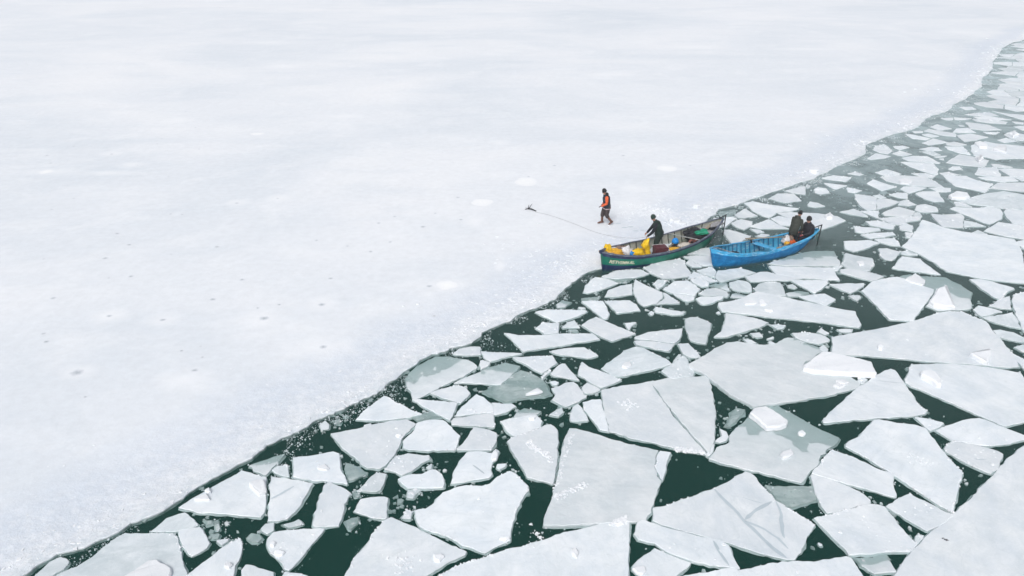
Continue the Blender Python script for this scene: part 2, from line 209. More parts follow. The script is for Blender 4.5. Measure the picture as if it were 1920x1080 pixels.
["w","small five-sided white floe, lower left of the blue boat's bow",747,2782,781,2743,827,2684,789,2673,765,2724,707,2706],
["w","small five-sided white floe, right of the blue boat's stern, second from it",1606,3278,1627,3267,1720,3252,1710,3223,1616,3189,1591,3208],
["w","small five-sided white floe, upper left of the blue boat's bow",758,2954,822,3013,871,3022,879,2989,853,2945],
["w","medium-sized many-sided white floe, above the chunk-strewn floe, second from it",3798,5792,3726,5895,3708,5900,3612,5870,3589,5821,3619,5720,3726,5675],
["w","small four-sided white floe, upper right of the green boat's stern",1088,3422,1159,3513,1198,3414,1123,3382,1096,3390],
["w","medium-sized many-sided white floe, above the chunk-strewn floe, third from it",4052,6021,4058,6084,4047,6101,3923,6161,3850,6133,3860,5976,3998,5937],
["b","tiny many-sided greyish floe, lower right of the specked left floe",-601,1339,-593,1354,-574,1358,-566,1333,-579,1320,-596,1327],
["w","small five-sided white floe, upper left of the broad pointed floe, third from it",2072,3812,2112,3851,2168,3861,2230,3831,2162,3783,2092,3741],
["w","tiny many-sided white floe, below the floe under the green boat",534,2455,552,2458,593,2439,633,2423,626,2409,586,2403,527,2430],
["w","small five-sided white floe, left of the chunk-strewn floe, nearest from it",2740,4629,2858,4629,2800,4443,2756,4481,2725,4569],
["w","medium-sized five-sided white floe, left of the chunk-strewn floe, nearer one",2799,5012,2859,5071,2979,4942,2937,4863,2861,4897,2824,4965],
["w","tiny five-sided white floe, below the floe under the green boat",588,2585,603,2567,633,2496,551,2490,582,2537],
["w","small five-sided white floe, upper right of the floe behind the two men, nearest from it",1725,3994,1808,4047,1894,4004,1837,3935,1767,3956],
["m","tiny many-sided half-sunken floe, upper right of the long bar floe",1062,2577,1120,2608,1158,2598,1156,2579,1092,2552,1059,2549],
["w","small five-sided white floe, upper left of the floe behind the two men",1449,3783,1577,3861,1586,3851,1537,3721,1486,3745],
["w","medium-sized five-sided white floe, above the chunk-strewn floe, third from it",3993,5918,3992,5928,3856,5966,3737,5900,3808,5797,3870,5778,3882,5783],
["w","small many-sided white floe, lower left of the blue boat's bow",718,2698,761,2717,785,2669,776,2639,747,2637,722,2671],
["w","small five-sided white floe, upper right of the floe behind the two men, second from it",2069,4098,2156,4157,2206,4066,2117,4025,2090,4041],
["w","tiny many-sided white floe, lower right of the right cracked twin floe",565,1669,589,1693,591,1728,608,1712,610,1688,597,1672,578,1661],
["w","tiny four-sided white floe, left of the kite-shaped bottom floe",-507,1207,-468,1201,-440,1191,-422,1170,-512,1170,-511,1192],
["w","tiny long narrow white floe, below the floe under the green boat",531,2451,539,2458,579,2437,636,2425,627,2414,586,2406,528,2423],
["m","tiny many-sided half-sunken floe, below the blue boat's bow",781,2661,816,2671,854,2671,854,2608,845,2598,819,2624,798,2634],
["w","tiny many-sided white floe, lower right of the floe under the green boat",621,2577,654,2570,700,2549,694,2522,673,2510,653,2518,635,2542],
["w","small five-sided white floe, right of the floe behind the two men, nearer one",1615,3463,1702,3505,1720,3463,1729,3395,1668,3422],
["b","tiny four-sided greyish floe, lower right of the specked left floe",-549,1352,-517,1371,-498,1352,-516,1347,-535,1343],
["w","medium-sized five-sided white floe, above the chunk-strewn floe, fourth from it",4112,6321,4071,6354,4048,6363,3935,6271,3925,6170,4051,6109],
["w","medium-sized many-sided white floe, above the chunk-strewn floe, nearest from it",3303,5333,3430,5333,3511,5256,3469,5205,3371,5230,3299,5281],
["w","small four-sided white floe, left of the chunk-strewn floe, second from it",2640,4712,2762,4819,2817,4723,2732,4691,2654,4660],
["b","tiny four-sided greyish floe, upper right of the sled-shaped floe",181,2312,200,2351,227,2368,234,2342,242,2308],
["w","medium-sized five-sided white floe, above the chunk-strewn floe, sixth from it",4431,6575,4314,6619,4217,6595,4217,6559,4273,6381,4414,6437],
["b","small four-sided greyish floe, above the broad pointed floe",2169,3351,2199,3335,2232,3275,2125,3267],
["b","tiny four-sided greyish floe, lower right of the left wedge floe, farther one",-267,1473,-232,1473,-240,1459,-248,1442,-265,1444],
["w","small five-sided white floe, left of the broad pointed floe",1822,3275,1871,3312,1889,3275,1852,3204,1823,3223,1808,3237],
["w","small five-sided white floe, upper right of the floe behind the two men, third from it",2134,4368,2236,4481,2299,4415,2250,4377,2151,4346],
["w","medium-sized five-sided white floe, above the chunk-strewn floe, nearest from it",3353,5413,3483,5426,3575,5320,3453,5307,3355,5360],
["m","tiny five-sided half-sunken floe, above the sled-shaped floe",165,2488,190,2527,229,2513,199,2469,168,2460],
["w","small five-sided white floe, upper left of the chunk-strewn floe",2974,4977,3054,5083,3140,5095,3130,4977,3016,4965],
["b","tiny five-sided greyish floe, lower left of the floe under the green boat",560,2661,586,2704,622,2693,594,2639,570,2613],
["b","medium-sized five-sided greyish floe, above the chunk-strewn floe, nearer one",4854,7271,4762,7379,4721,7370,4648,7336,4646,7192,4717,7125,4759,7116,4770,7125],
["w","medium-sized five-sided white floe, upper left of the chunk-strewn floe, third from it",3325,5481,3454,5536,3548,5550,3556,5440,3400,5440],
["c","small five-sided dark sunken floe, upper right of the green boat's stern",1027,3489,1111,3505,1103,3456,1054,3423,1016,3431],
["w","small many-sided white floe, above the floe behind the two men, farther one",1615,3812,1647,3837,1686,3822,1675,3745,1620,3730,1601,3754],
["w","medium-sized five-sided white floe, upper right of the chunk-strewn floe, farther one",3592,5592,3643,5522,3754,5467,3790,5440,3707,5307,3652,5320,3627,5440],
["w","small five-sided white floe, lower left of the chunk-strewn floe, farther one",2237,3831,2299,3841,2353,3822,2322,3764,2260,3764],
["w","tiny four-sided white floe, above the kite-shaped bottom floe",-270,1372,-260,1405,-244,1394,-245,1370],
["b","medium-sized four-sided greyish floe, above the chunk-strewn floe",4241,6294,4232,6309,4118,6319,4057,6108,4068,6091,4269,6136],
["w","medium-sized five-sided white floe, above the chunk-strewn floe, fifth from it",4269,6378,4213,6556,4076,6359,4118,6326,4234,6317],
["w","small five-sided white floe, right of the floe behind the two men, farther one",1978,3717,2036,3754,2081,3745,2042,3657,2003,3671],
["w","small five-sided white floe, upper left of the broad pointed floe, nearest from it",1984,3617,2033,3644,2050,3565,1995,3551,1954,3565],
["b","tiny five-sided greyish floe, below the sled-shaped floe",109,1794,133,1820,148,1826,152,1805,138,1782,121,1787],
["w","medium-sized five-sided white floe, above the chunk-strewn floe, second from it",3868,5767,3805,5787,3732,5668,3766,5581,3890,5592],
["c","tiny long narrow dark sunken floe, lower right of the green boat's bow",354,2712,484,2717,460,2685,422,2685],
["m","tiny many-sided half-sunken floe, lower right of the blue boat's bow",851,2577,871,2593,911,2562,890,2545,847,2539,841,2547],
["w","small triangular white floe, right of the floe behind the two men",1727,3480,1774,3480,1815,3480,1770,3379,1749,3422],
["w","small four-sided white floe, left of the chunk-strewn floe, nearest from it",2889,5119,2976,5193,3017,5071,2908,5023],
["w","tiny five-sided white floe, right of the slushy floe",-107,2087,-96,2094,-70,2072,-81,2054,-99,2033,-106,2058],
["w","small five-sided white floe, left of the chunk-strewn floe, sixth from it",2634,4942,2664,4931,2745,4819,2700,4787,2623,4819],
["w","medium-sized five-sided white floe, above the chunk-strewn floe, eighth from it",4712,7118,4640,7186,4468,7130,4460,7099,4596,6967],
["w","small four-sided white floe, upper right of the floe behind the two men, nearest from it",1706,3911,1767,3885,1814,3865,1729,3802,1712,3841],
["w","small five-sided white floe, left of the chunk-strewn floe, fifth from it",2264,4082,2350,4082,2385,4041,2340,3994,2292,4025],
["w","tiny long narrow white floe, upper right of the veined grey floe",1669,2139,1680,2116,1692,2079,1664,2016,1648,2037,1658,2087],
["b","tiny many-sided greyish floe, below the snow-specked floe",951,1316,961,1322,974,1316,964,1305,943,1290,943,1301],
["w","small five-sided white floe, left of the chunk-strewn floe, fourth from it",2557,4579,2655,4629,2690,4609,2679,4539,2580,4535],
["w","small four-sided white floe, above the broad pointed floe",2253,3608,2301,3608,2308,3534,2230,3544],
["w","small many-sided white floe, above the floe behind the two men, nearer one",1496,3573,1522,3614,1556,3591,1576,3547,1521,3527,1493,3547],
["w","small four-sided white floe, left of the chunk-strewn floe, fourth from it",2330,4471,2411,4539,2454,4462,2375,4415],
["b","tiny five-sided greyish floe, left of the left wedge floe",-551,1742,-542,1764,-524,1748,-523,1726,-543,1721],
["w","tiny long narrow white floe, lower right of the right cracked twin floe",527,1606,539,1636,556,1672,558,1651,550,1626,535,1606],
["w","tiny four-sided white floe, left of the blue boat's bow",730,2859,756,2895,790,2823,749,2817],
["w","medium-sized five-sided white floe, above the chunk-strewn floe, seventh from it",4516,6644,4367,6798,4335,6794,4317,6625,4433,6582,4517,6620],
["c","tiny four-sided dark sunken floe, lower left of the specked left floe, second from it",-752,1373,-726,1373,-717,1357,-732,1351],
["w","small five-sided white floe, left of the chunk-strewn floe, second from it",2780,4702,2857,4744,2903,4670,2852,4650,2767,4660],
["w","small four-sided white floe, upper right of the chunk-strewn floe",3163,4787,3253,4841,3271,4754,3169,4718],
["w","medium-sized many-sided white floe, above the chunk-strewn floe, fifth from it",4989,7675,4957,7698,4803,7667,4764,7591,4834,7489,4888,7497],
["b","tiny five-sided greyish floe, upper left of the shark-fin floe",1085,1975,1108,1998,1120,1978,1099,1955,1084,1958],
["b","tiny five-sided greyish floe, lower left of the long bar floe",923,2329,954,2335,979,2325,965,2303,943,2299],
["b","tiny five-sided greyish floe, above the big five-sided floe",1700,2983,1727,2996,1748,2945,1710,2938,1683,2957],
["w","small four-sided white floe, upper right of the floe behind the two men, second from it",1805,3841,1862,3787,1807,3745,1777,3764],
["b","small four-sided greyish floe, left of the chunk-strewn floe",2536,4524,2616,4529,2621,4443,2562,4433],
["w","medium-sized four-sided white floe, above the chunk-strewn floe",4543,6802,4531,6846,4491,6856,4370,6802,4520,6647],
["b","tiny five-sided greyish floe, left of the big five-sided floe",1294,2562,1342,2562,1336,2542,1310,2513,1298,2532],
["w","tiny five-sided white floe, below the specked left floe",-690,1299,-662,1307,-662,1299,-674,1284,-684,1290],
["w","small five-sided white floe, below the chunk-strewn floe, nearer one",2818,4260,2862,4251,2909,4191,2853,4182,2801,4199],
["b","tiny five-sided greyish floe, upper right of the veined grey floe",1701,2177,1745,2193,1770,2185,1741,2139,1710,2146],
["c","tiny long narrow dark sunken floe, lower left of the green boat's bow",264,2545,342,2560,321,2530,267,2532],
["w","tiny four-sided white floe, lower right of the green boat's bow",404,2342,445,2346,414,2295,406,2312],
["b","tiny four-sided greyish floe, above the broad pointed floe",2125,3201,2168,3230,2185,3172,2143,3165],
["b","tiny five-sided greyish floe, above the floe under the thick slab",832,2270,870,2278,871,2249,850,2241,837,2253],
["w","small five-sided white floe, left of the chunk-strewn floe, third from it",2512,4157,2567,4216,2609,4208,2594,4157,2530,4136],
["w","small five-sided white floe, left of the chunk-strewn floe, seventh from it",2418,4640,2485,4650,2505,4609,2424,4555,2406,4589],
["b","medium-sized five-sided greyish floe, above the chunk-strewn floe, farther one",4943,7453,4888,7489,4836,7482,4769,7385,4861,7277,4956,7273,4970,7280],
["w","tiny five-sided white floe, right of the long bar floe",1144,2295,1182,2299,1205,2295,1190,2278,1156,2276],
["w","small five-sided white floe, lower left of the chunk-strewn floe, nearer one",2428,4082,2484,4107,2523,4057,2470,4041,2424,4049],
["w","small five-sided white floe, right of the broad pointed floe",2259,3089,2307,3109,2342,3102,2260,2970,2246,3009,2249,3055],
["w","medium-sized many-sided white floe, above the chunk-strewn floe, sixth from it",5134,7502,5102,7642,5066,7672,4993,7671,4895,7497,4950,7462,5112,7472],
["c","tiny five-sided dark sunken floe, upper left of the left wedge floe",-522,1774,-501,1779,-491,1768,-499,1754,-515,1757],
["w","tiny five-sided white floe, upper right of the mottled six-sided floe",-39,1571,-13,1574,-19,1562,-34,1550,-40,1557],
["w","tiny five-sided white floe, lower right of the long bar floe",1043,2177,1061,2189,1067,2162,1058,2145,1037,2158],
["w","tiny four-sided white floe, lower right of the long bar floe",1071,2282,1096,2306,1110,2270,1092,2261],
["c","tiny four-sided dark sunken floe, below the left wedge floe",-406,1465,-386,1467,-380,1452,-397,1447],
["b","tiny long narrow greyish floe, above the right cracked twin floe",526,2083,555,2131,566,2131,556,2105,530,2072],
["b","medium-sized many-sided greyish floe, above the chunk-strewn floe",5161,7986,5111,8017,5018,7977,5011,7919,5111,7839,5212,7890],
["c","tiny four-sided dark sunken floe, lower left of the specked left floe, nearest from it",-719,1355,-703,1357,-697,1338,-708,1336],
["w","small four-sided white floe, upper left of the chunk-strewn floe, third from it",3416,5723,3518,5723,3504,5650,3408,5621],
["w","small four-sided white floe, left of the chunk-strewn floe, third from it",2736,4919,2795,4942,2831,4874,2756,4841],
["w","tiny four-sided white floe, above the big five-sided floe",1815,3201,1850,3194,1806,3130,1791,3137],
["w","tiny four-sided white floe, right of the green boat's stern, nearer one",1112,3245,1152,3230,1165,3201,1126,3179],
["b","tiny four-sided greyish floe, right of the green sunken floe, nearer one",1310,2805,1376,2829,1340,2782,1318,2782],
["b","tiny four-sided greyish floe, right of the green sunken floe, farther one",1318,2811,1379,2835,1341,2782,1327,2782],
["b","tiny five-sided greyish floe, above the long bar floe",1088,2650,1116,2663,1123,2629,1110,2618,1086,2629],
["b","tiny five-sided greyish floe, upper left of the broad pointed floe",1989,3463,2008,3455,1996,3406,1965,3390,1960,3422],
["w","small four-sided white floe, upper left of the chunk-strewn floe, second from it",3204,5399,3311,5360,3238,5320,3168,5320],
["b","tiny four-sided greyish floe, right of the floe behind the two men",1884,3708,1929,3726,1942,3671,1901,3662],
["w","tiny four-sided white floe, upper left of the floe under the thick slab",796,2229,824,2221,834,2201,809,2197],
["w","tiny four-sided white floe, upper right of the floe behind the two men",1902,4079,1960,4108,1986,4057,1953,4040],
["b","tiny long narrow greyish floe, below the sled-shaped floe",92,1992,106,2019,122,2037,124,2026,97,1983],
["w","tiny four-sided white floe, right of the green boat's stern, farther one",1107,3151,1143,3179,1176,3165,1146,3137],
["w","tiny five-sided white floe, below the sled-shaped floe",121,1965,136,1973,147,1961,140,1945,126,1948],
["w","medium-sized five-sided white floe, above the chunk-strewn floe, eleventh from it",5301,8139,5297,8151,5286,8157,5192,8152,5121,8120,5114,8022,5164,7991],
["w","medium-sized many-sided white floe, above the chunk-strewn floe, fourth from it",4842,6958,4759,7104,4716,7113,4602,6964,4604,6929,4739,6891],
["c","tiny four-sided dark sunken floe, lower left of the specked left floe, third from it",-716,1323,-696,1323,-692,1311,-708,1311],
["w","small five-sided white floe, upper right of the chunk-strewn floe",3474,5131,3556,5143,3582,5107,3523,5012,3477,5035],
["w","medium-sized five-sided white floe, above the chunk-strewn floe, twelfth from it",5921,8880,5790,8925,5693,8856,5679,8766,5836,8682],
["w","medium-sized five-sided white floe, above the chunk-strewn floe, tenth from it",5317,8105,5300,8131,5169,7989,5218,7896,5261,7889],
["w","small four-sided white floe, upper left of the chunk-strewn floe, nearest from it",3184,4988,3292,4977,3235,4931,3182,4942],
["w","medium-sized four-sided white floe, upper right of the chunk-strewn floe",4076,5821,4002,5916,3889,5778,4018,5723],
["w","small four-sided white floe, lower right of the chunk-strewn floe",2800,4009,2860,4009,2895,4001,2861,3947,2812,3947],
["b","tiny four-sided greyish floe, lower right of the left wedge floe, nearer one",-229,1559,-215,1574,-211,1555,-219,1549],
["w","medium-sized five-sided white floe, above the chunk-strewn floe, ninth from it",5260,7872,5257,7874,5214,7881,5115,7831,5075,7682,5111,7654,5273,7699],
["b","",5834,8668,5831,8676,5677,8758,5587,8708,5651,8517,5655,8515,5841,8620],
["w","",3086,5360,3190,5386,3162,5320,3110,5307],
["c","",197,2302,231,2306,236,2289,205,2289],
["w","",3552,5281,3617,5243,3586,5193,3539,5218],
["w","",4330,6080,4270,6127,4072,6083,4066,6020,4259,5928],
["w","",2715,5012,2793,5012,2764,4965,2708,4960],
["w","",4017,5717,3886,5773,3873,5767,3895,5591,3946,5567,4026,5592],
["b","",-427,1742,-406,1753,-403,1742,-420,1734],
["w","",5487,8245,5434,8262,5308,8153,5312,8141,5329,8115,5455,8038,5488,8049],
["c","",1962,3795,1998,3780,1973,3745,1948,3752],
["w","",875,2213,892,2217,901,2193,882,2196],
["w","",501,2418,515,2434,525,2414,511,2397],
["w","",2563,4415,2649,4433,2629,4405,2560,4387],
["w","",4731,6814,4736,6885,4600,6923,4537,6849,4549,6804,4707,6766],
["b","",5651,8505,5646,8507,5532,8485,5490,8446,5604,8310,5699,8369],
["c","",-500,1791,-484,1800,-474,1788,-485,1785],
["w","",248,2465,278,2455,264,2443,249,2449],
["w","",4470,6366,4416,6432,4274,6376,4239,6315,4248,6299,4490,6266],
["b","",713,1294,723,1292,722,1284,712,1284],
["w","",1592,3871,1617,3871,1600,3831,1581,3822],
["w","",4260,5860,4261,5863,4255,5920,4062,6012,4009,5929,4010,5919,4083,5826,4195,5800],
["w","",879,2229,909,2245,901,2231,882,2225],
["w","",1593,3871,1615,3861,1582,3822],
["w","",751,2414,765,2434,768,2414],
["w","",2567,4368,2604,4377,2580,4332],
["b","",5455,8028,5323,8108,5264,7884,5268,7881,5416,7883],
["w","",250,1900,267,1903,260,1892],
["w","",3119,5180,3148,5143,3105,5131],
["w","",1392,3573,1419,3565,1406,3542],
["b","",5113,7464,4950,7453,4977,7279,5108,7272],
["w","",4703,6758,4551,6795,4528,6646,4529,6623,4604,6594,4721,6654],
["w","",4480,6207,4497,6240,4485,6259,4252,6292,4280,6137,4339,6090,4396,6094],
["w","",4207,5620,4197,5791,4080,5818,4021,5718,4031,5592,4062,5584,4188,5593],
["b","",4416,5676,4269,5850,4204,5790,4213,5624,4407,5654],
["w","",4511,5763,4470,5863,4277,5856,4276,5854,4422,5680],
["w","",4503,5972,4397,6083,4339,6079,4266,5922,4273,5863,4471,5870],
["b","",4659,5922,4515,5968,4509,5968,4478,5867,4519,5766,4548,5760,4648,5818],
["w","",4602,6067,4489,6204,4401,6087,4507,5976,4512,5976],
["w","",4566,6241,4510,6239,4493,6205,4603,6071,4673,6097],
["w","",4686,6413,4642,6457,4478,6366,4497,6267,4509,6248,4566,6250,4579,6257],
["w","",4600,6584,4522,6614,4438,6575,4421,6437,4475,6372,4641,6464],
["w","",4722,5595,4803,5719,4753,5765,4653,5811,4553,5753,4687,5581],
["w","",4753,5974,4667,5921,4656,5820,4753,5775],
["w","",4750,5984,4740,6073,4676,6088,4608,6063,4521,5976,4663,5930,4749,5983],
["w","",4789,6141,4799,6224,4585,6249,4572,6242,4679,6097,4744,6082],
["w","",4837,6293,4836,6297,4787,6389,4693,6411,4586,6256,4800,6230],
["w","",4828,6477,4845,6619,4730,6643,4612,6583,4651,6466,4694,6423,4787,6402],
["w","",4919,5811,4905,5901,4903,5907,4760,5976,4759,5975,4760,5771,4809,5725,4888,5753],
["b","",4987,6059,4795,6136,4750,6076,4760,5984,4905,5913],
["w","",5000,6249,4845,6288,4808,6224,4798,6141,4988,6065,5018,6080],
["w","",4980,6425,4969,6459,4836,6471,4793,6393,4843,6299],
["w","",5020,6552,4861,6624,4855,6620,4838,6476,4969,6464],
["w","",4910,6739,4737,6808,4713,6761,4732,6654,4849,6629,4856,6633],
["w","",4927,6764,4890,6938,4847,6952,4744,6885,4738,6814,4912,6745],
["w","",4998,7039,4941,7134,4778,7115,4768,7106,4850,6962,4893,6949,4972,6989],
["b","",4957,7265,4861,7269,4776,7122,4942,7141],
["b","",5060,6371,4983,6420,4849,6298,4850,6294,5002,6256,5082,6308],
["b","",5108,6560,5026,6551,4974,6461,4985,6427,5064,6376],
["w","",5105,6743,4935,6756,4919,6737,4864,6630,5025,6557,5106,6566,5162,6599],
["w","",5117,6786,5087,6900,4979,6977,4900,6937,4936,6766,5101,6754],
["w","",5060,7071,5007,7037,4980,6985,5093,6905,5189,6978],
["b","",5135,7190,5121,7248,5107,7261,4978,7269,4965,7262,4950,7142,5007,7047,5058,7080],
["w","",5173,6585,5166,6588,5111,6556,5069,6377,5091,6314,5116,6311,5223,6359],
["w","",5318,6796,5255,6837,5130,6778,5115,6746,5170,6606,5177,6603,5199,6606],
["w","",5261,6981,5192,6972,5098,6902,5128,6787,5254,6847],
["w","",5285,7014,5276,7095,5143,7188,5063,7073,5192,6980,5263,6990],
["w","",5277,7314,5130,7251,5145,7192,5278,7099,5343,7155],
["w","",5384,7631,5277,7692,5110,7645,5142,7503,5200,7494],
["w","",5445,6681,5383,6785,5326,6796,5204,6600,5225,6598,5414,6609],
["w","",5462,6951,5290,7008,5269,6983,5263,6847,5326,6805,5383,6795],
["w","",5504,7057,5430,7177,5349,7148,5286,7094,5294,7016,5463,6960,5466,6961],
["w","",5479,7293,5322,7357,5280,7316,5347,7156,5431,7186],
["w","",5535,7379,5494,7567,5482,7578,5459,7589,5316,7403,5324,7362,5481,7298,5513,7314],
["b","",5453,7591,5427,7619,5387,7626,5206,7492,5313,7408],
["w","",5622,7093,5516,7052,5478,6956,5590,6887,5652,6914],
["b","",5626,7109,5630,7223,5517,7303,5485,7288,5438,7184,5513,7064,5621,7105],
["w","",5793,7462,5649,7564,5500,7569,5541,7381,5781,7438],
["w","",5726,7722,5672,7769,5491,7587,5503,7576,5648,7571],
["b","",5654,7810,5593,7839,5473,7816,5438,7630,5464,7602,5486,7592,5668,7774],
["w","",5583,8032,5494,8035,5461,8024,5423,7884,5472,7828,5591,7851],
["w","",5631,8134,5561,8250,5495,8246,5497,8047,5586,8045,5618,8064],
["b","",5775,7057,5634,7100,5630,7096,5660,6913,5754,6915],
["w","",5797,7256,5783,7269,5640,7223,5636,7109,5776,7065,5813,7095],
["w","",5781,7432,5543,7375,5522,7311,5636,7230,5781,7277],
["b","",5851,7558,5764,7713,5733,7720,5654,7567,5797,7467,5816,7479],
["b","",5795,7958,5666,7815,5680,7778,5734,7730,5765,7723,5901,7808],
["b","",5789,7977,5625,8052,5593,8033,5600,7851,5661,7821,5789,7963],
["b","",5831,8026,5868,8139,5787,8213,5643,8132,5629,8061,5794,7986],
["w","",5759,8334,5701,8362,5608,8304,5567,8257,5638,8139,5783,8222],
["w","",5873,8582,5844,8609,5660,8506,5707,8374,5764,8347,5827,8381],
["w","",6055,7305,6005,7390,5824,7466,5805,7454,5794,7430,5793,7280,5807,7266,6023,7252],
["w","",6035,7470,6012,7599,5968,7620,5859,7554,5826,7476,6009,7400],
["w","",5961,7784,5957,7786,5905,7800,5772,7716,5856,7566,5963,7631],
["w","",5970,7974,5838,8019,5799,7978,5799,7963,5906,7811,5961,7797],
["b","",6048,8191,5879,8138,5843,8025,5971,7981,6058,8011],
["w","",6050,8206,6000,8346,5835,8369,5770,8335,5794,8222,5876,8147,6045,8200],
["w","",6024,8416,5969,8557,5882,8584,5835,8378,6001,8355],
["w","",6129,8722,6087,8743,5850,8669,5858,8621,5887,8594,5971,8568,5991,8580],
["w","",5936,8879,5927,8876,5845,8683,5848,8676,6086,8751],
["w","",6178,7699,6144,7832,5972,7787,5974,7631,6018,7609,6152,7622],
["w","",6144,7844,6148,7898,6062,8002,5976,7971,5967,7798,5971,7796,6142,7841],
["w","",6229,7984,6104,8199,6061,8196,6056,8191,6065,8010,6153,7904],
["w","",6286,8377,6138,8447,6030,8412,6007,8350,6059,8206,6103,8209,6138,8218],
["w","",6143,8528,5995,8571,5974,8559,6029,8417,6135,8452],
["w","",6177,8582,6155,8721,6138,8720,5999,8577,6144,8535],
["w","",6198,8857,6149,8911,5965,8915,5945,8883,6095,8756,6137,8734,6154,8735,6199,8763],
["b","",6120,9083,5994,9053,5961,8923,6148,8920],
["w","",6342,8030,6237,7978,6160,7898,6157,7844,6364,7823,6437,7879],
["w","",6339,8049,6311,8118,6145,8207,6112,8198,6234,7990,6337,8040],
["w","",6397,8295,6349,8371,6313,8381,6290,8374,6144,8217,6315,8124],
["w","",6290,8510,6184,8576,6149,8527,6141,8451,6287,8382,6311,8390],
["w","",6366,8665,6252,8744,6207,8755,6160,8725,6184,8582,6291,8515],
["w","",6456,8919,6288,8954,6209,8858,6211,8763,6255,8752],
["w","",6285,8960,6251,9096,6179,9129,6125,9086,6154,8918,6205,8861],
["w","",6421,9250,6295,9308,6178,9170,6182,9135,6254,9101,6277,9106],
["b","",6527,8138,6428,8276,6402,8289,6322,8122,6351,8052,6527,8131],
["b","",6545,8476,6461,8454,6359,8375,6406,8301,6432,8287,6638,8347],
["w","",6375,8654,6369,8654,6298,8511,6318,8395,6353,8384,6453,8461],
["w","",6575,8548,6492,8697,6378,8663,6460,8462,6546,8484],
["w","",6531,8775,6485,8919,6461,8915,6260,8749,6371,8671,6377,8671,6489,8704],
["w","",6518,9003,6524,9025,6520,9030,6283,9098,6260,9093,6293,8962,6458,8927,6482,8931],
["w","",6476,9206,6440,9247,6425,9246,6283,9105,6524,9036],
["w","",6505,9420,6362,9461,6290,9343,6299,9314,6425,9256,6440,9256],
["w","",6545,9466,6471,9614,6392,9600,6322,9534,6364,9468,6506,9427,6541,9446],
["b","",6648,8251,6661,8333,6643,8343,6431,8282,6534,8140],
["w","",6772,8441,6728,8585,6580,8545,6552,8481,6646,8348,6664,8338,6759,8370],
["w","",6732,8608,6600,8763,6541,8768,6498,8698,6579,8553,6723,8593],
["w","",6746,8838,6528,8999,6491,8925,6539,8777,6600,8771],
["b","",6840,8865,6666,9062,6543,9021,6537,8999,6746,8845,6838,8856],
["w","",6697,9124,6702,9263,6693,9272,6487,9206,6534,9039,6537,9035,6660,9076],
["w","",6659,9363,6547,9437,6512,9418,6446,9255,6482,9213,6694,9282],
["w","",6754,9565,6686,9604,6556,9464,6552,9444,6663,9370,6795,9489],
["w","",6941,8733,6865,8792,6746,8608,6929,8560],
["b","",6857,8794,6842,8842,6750,8831,6610,8767,6740,8614,6742,8616],
["w","",6857,8871,6956,9058,6955,9067,6924,9095,6708,9119,6669,9069,6851,8864],
["w","",6917,9407,6919,9437,6800,9484,6669,9365,6703,9285,6713,9275,6806,9290],
["w","",6950,9474,6944,9649,6899,9664,6765,9568,6805,9494,6922,9447],
["w","",6875,9698,6752,9816,6673,9676,6689,9611,6757,9572,6897,9672],
["b","",7038,9910,7022,9965,6923,10010,6719,9899,6758,9831,6965,9881,7035,9905],
["w","",7100,8875,6862,8864,6856,8857,6853,8847,6869,8798,6945,8738,7007,8730],
["b","",7092,8989,6961,9056,6861,8868,7102,8879,7109,8883],
["w","",7125,9236,6983,9311,6913,9181,6932,9104,6962,9077],
["b","",6979,9318,6923,9405,6809,9286,6907,9183],
["w","",7108,9644,7014,9689,6953,9651,6959,9474,7113,9486],
["w","",7038,9894,6970,9871,6885,9703,6905,9678,6951,9663,7010,9700],
["w","",6964,9875,6758,9825,6758,9819,6877,9704],
["w","",7216,9170,7198,9247,7133,9233,6965,9070,6967,9062,7095,8995,7178,9029],
["b","",7210,9273,7149,9457,7116,9477,6960,9465,6930,9437,6929,9407,6985,9321,7132,9243,7197,9257],
["w","",7063,9896,7050,9899,7046,9895,7019,9699,7110,9654,7197,9692],
["w","",7237,9773,7135,9905,7065,9903,7203,9691,7214,9691],
["w","",7171,10166,7159,10169,7077,10108,7032,9969,7049,9912,7063,9909,7134,9910,7251,9942],
["w","",7509,9454,7348,9504,7298,9293,7380,9286,7488,9387],
["w","",7341,9507,7298,9553,7156,9459,7216,9275,7291,9291],
["w","",7371,9874,7245,9770,7223,9691,7307,9640,7399,9701],
["w","",7367,9884,7371,9910,7351,9929,7254,9935,7143,9906,7241,9779],
["w","",7350,10150,7342,10163,7175,10166,7255,9944,7355,9937],
["b","",7570,9511,7570,9519,7448,9679,7406,9693,7310,9630,7305,9559,7348,9513,7514,9462],
["w","",7665,9670,7558,9749,7456,9680,7574,9525],
["w","",7561,9820,7493,9920,7385,9905,7382,9879,7409,9705,7450,9691,7552,9759],
["w","",7533,9971,7518,10115,7358,10145,7362,9939,7383,9919,7492,9934],
["w","",7560,10164,7549,10309,7526,10326,7482,10335,7394,10292,7351,10169,7359,10157,7520,10127],
["w","",7632,10517,7629,10523,7451,10475,7484,10344,7530,10335],
["w","",7721,9824,7574,9817,7564,9756,7671,9677,7751,9718],
["w","",7744,9922,7719,9987,7541,9966,7499,9927,7570,9823,7722,9831],
["w","",7754,10094,7751,10101,7570,10154,7530,10117,7545,9974,7716,9994],
["w","",7755,10305,7560,10308,7572,10164,7753,10111],
["w","",7768,10328,7782,10439,7772,10446,7637,10512,7537,10335,7560,10318,7756,10315],
["w","",7725,10721,7608,10635,7635,10529,7639,10523,7773,10458],
["w","",8008,9944,7798,10092,7764,10094,7725,9989,7750,9924,7958,9880],
["w","",7957,10163,7922,10285,7775,10321,7764,10307,7761,10107,7765,10100,7798,10099],
["w","",8003,10491,7913,10519,7792,10440,7778,10328,7923,10292,7926,10294],
["b","",8066,10117,7961,10157,7804,10094,8010,9948,8075,9983],
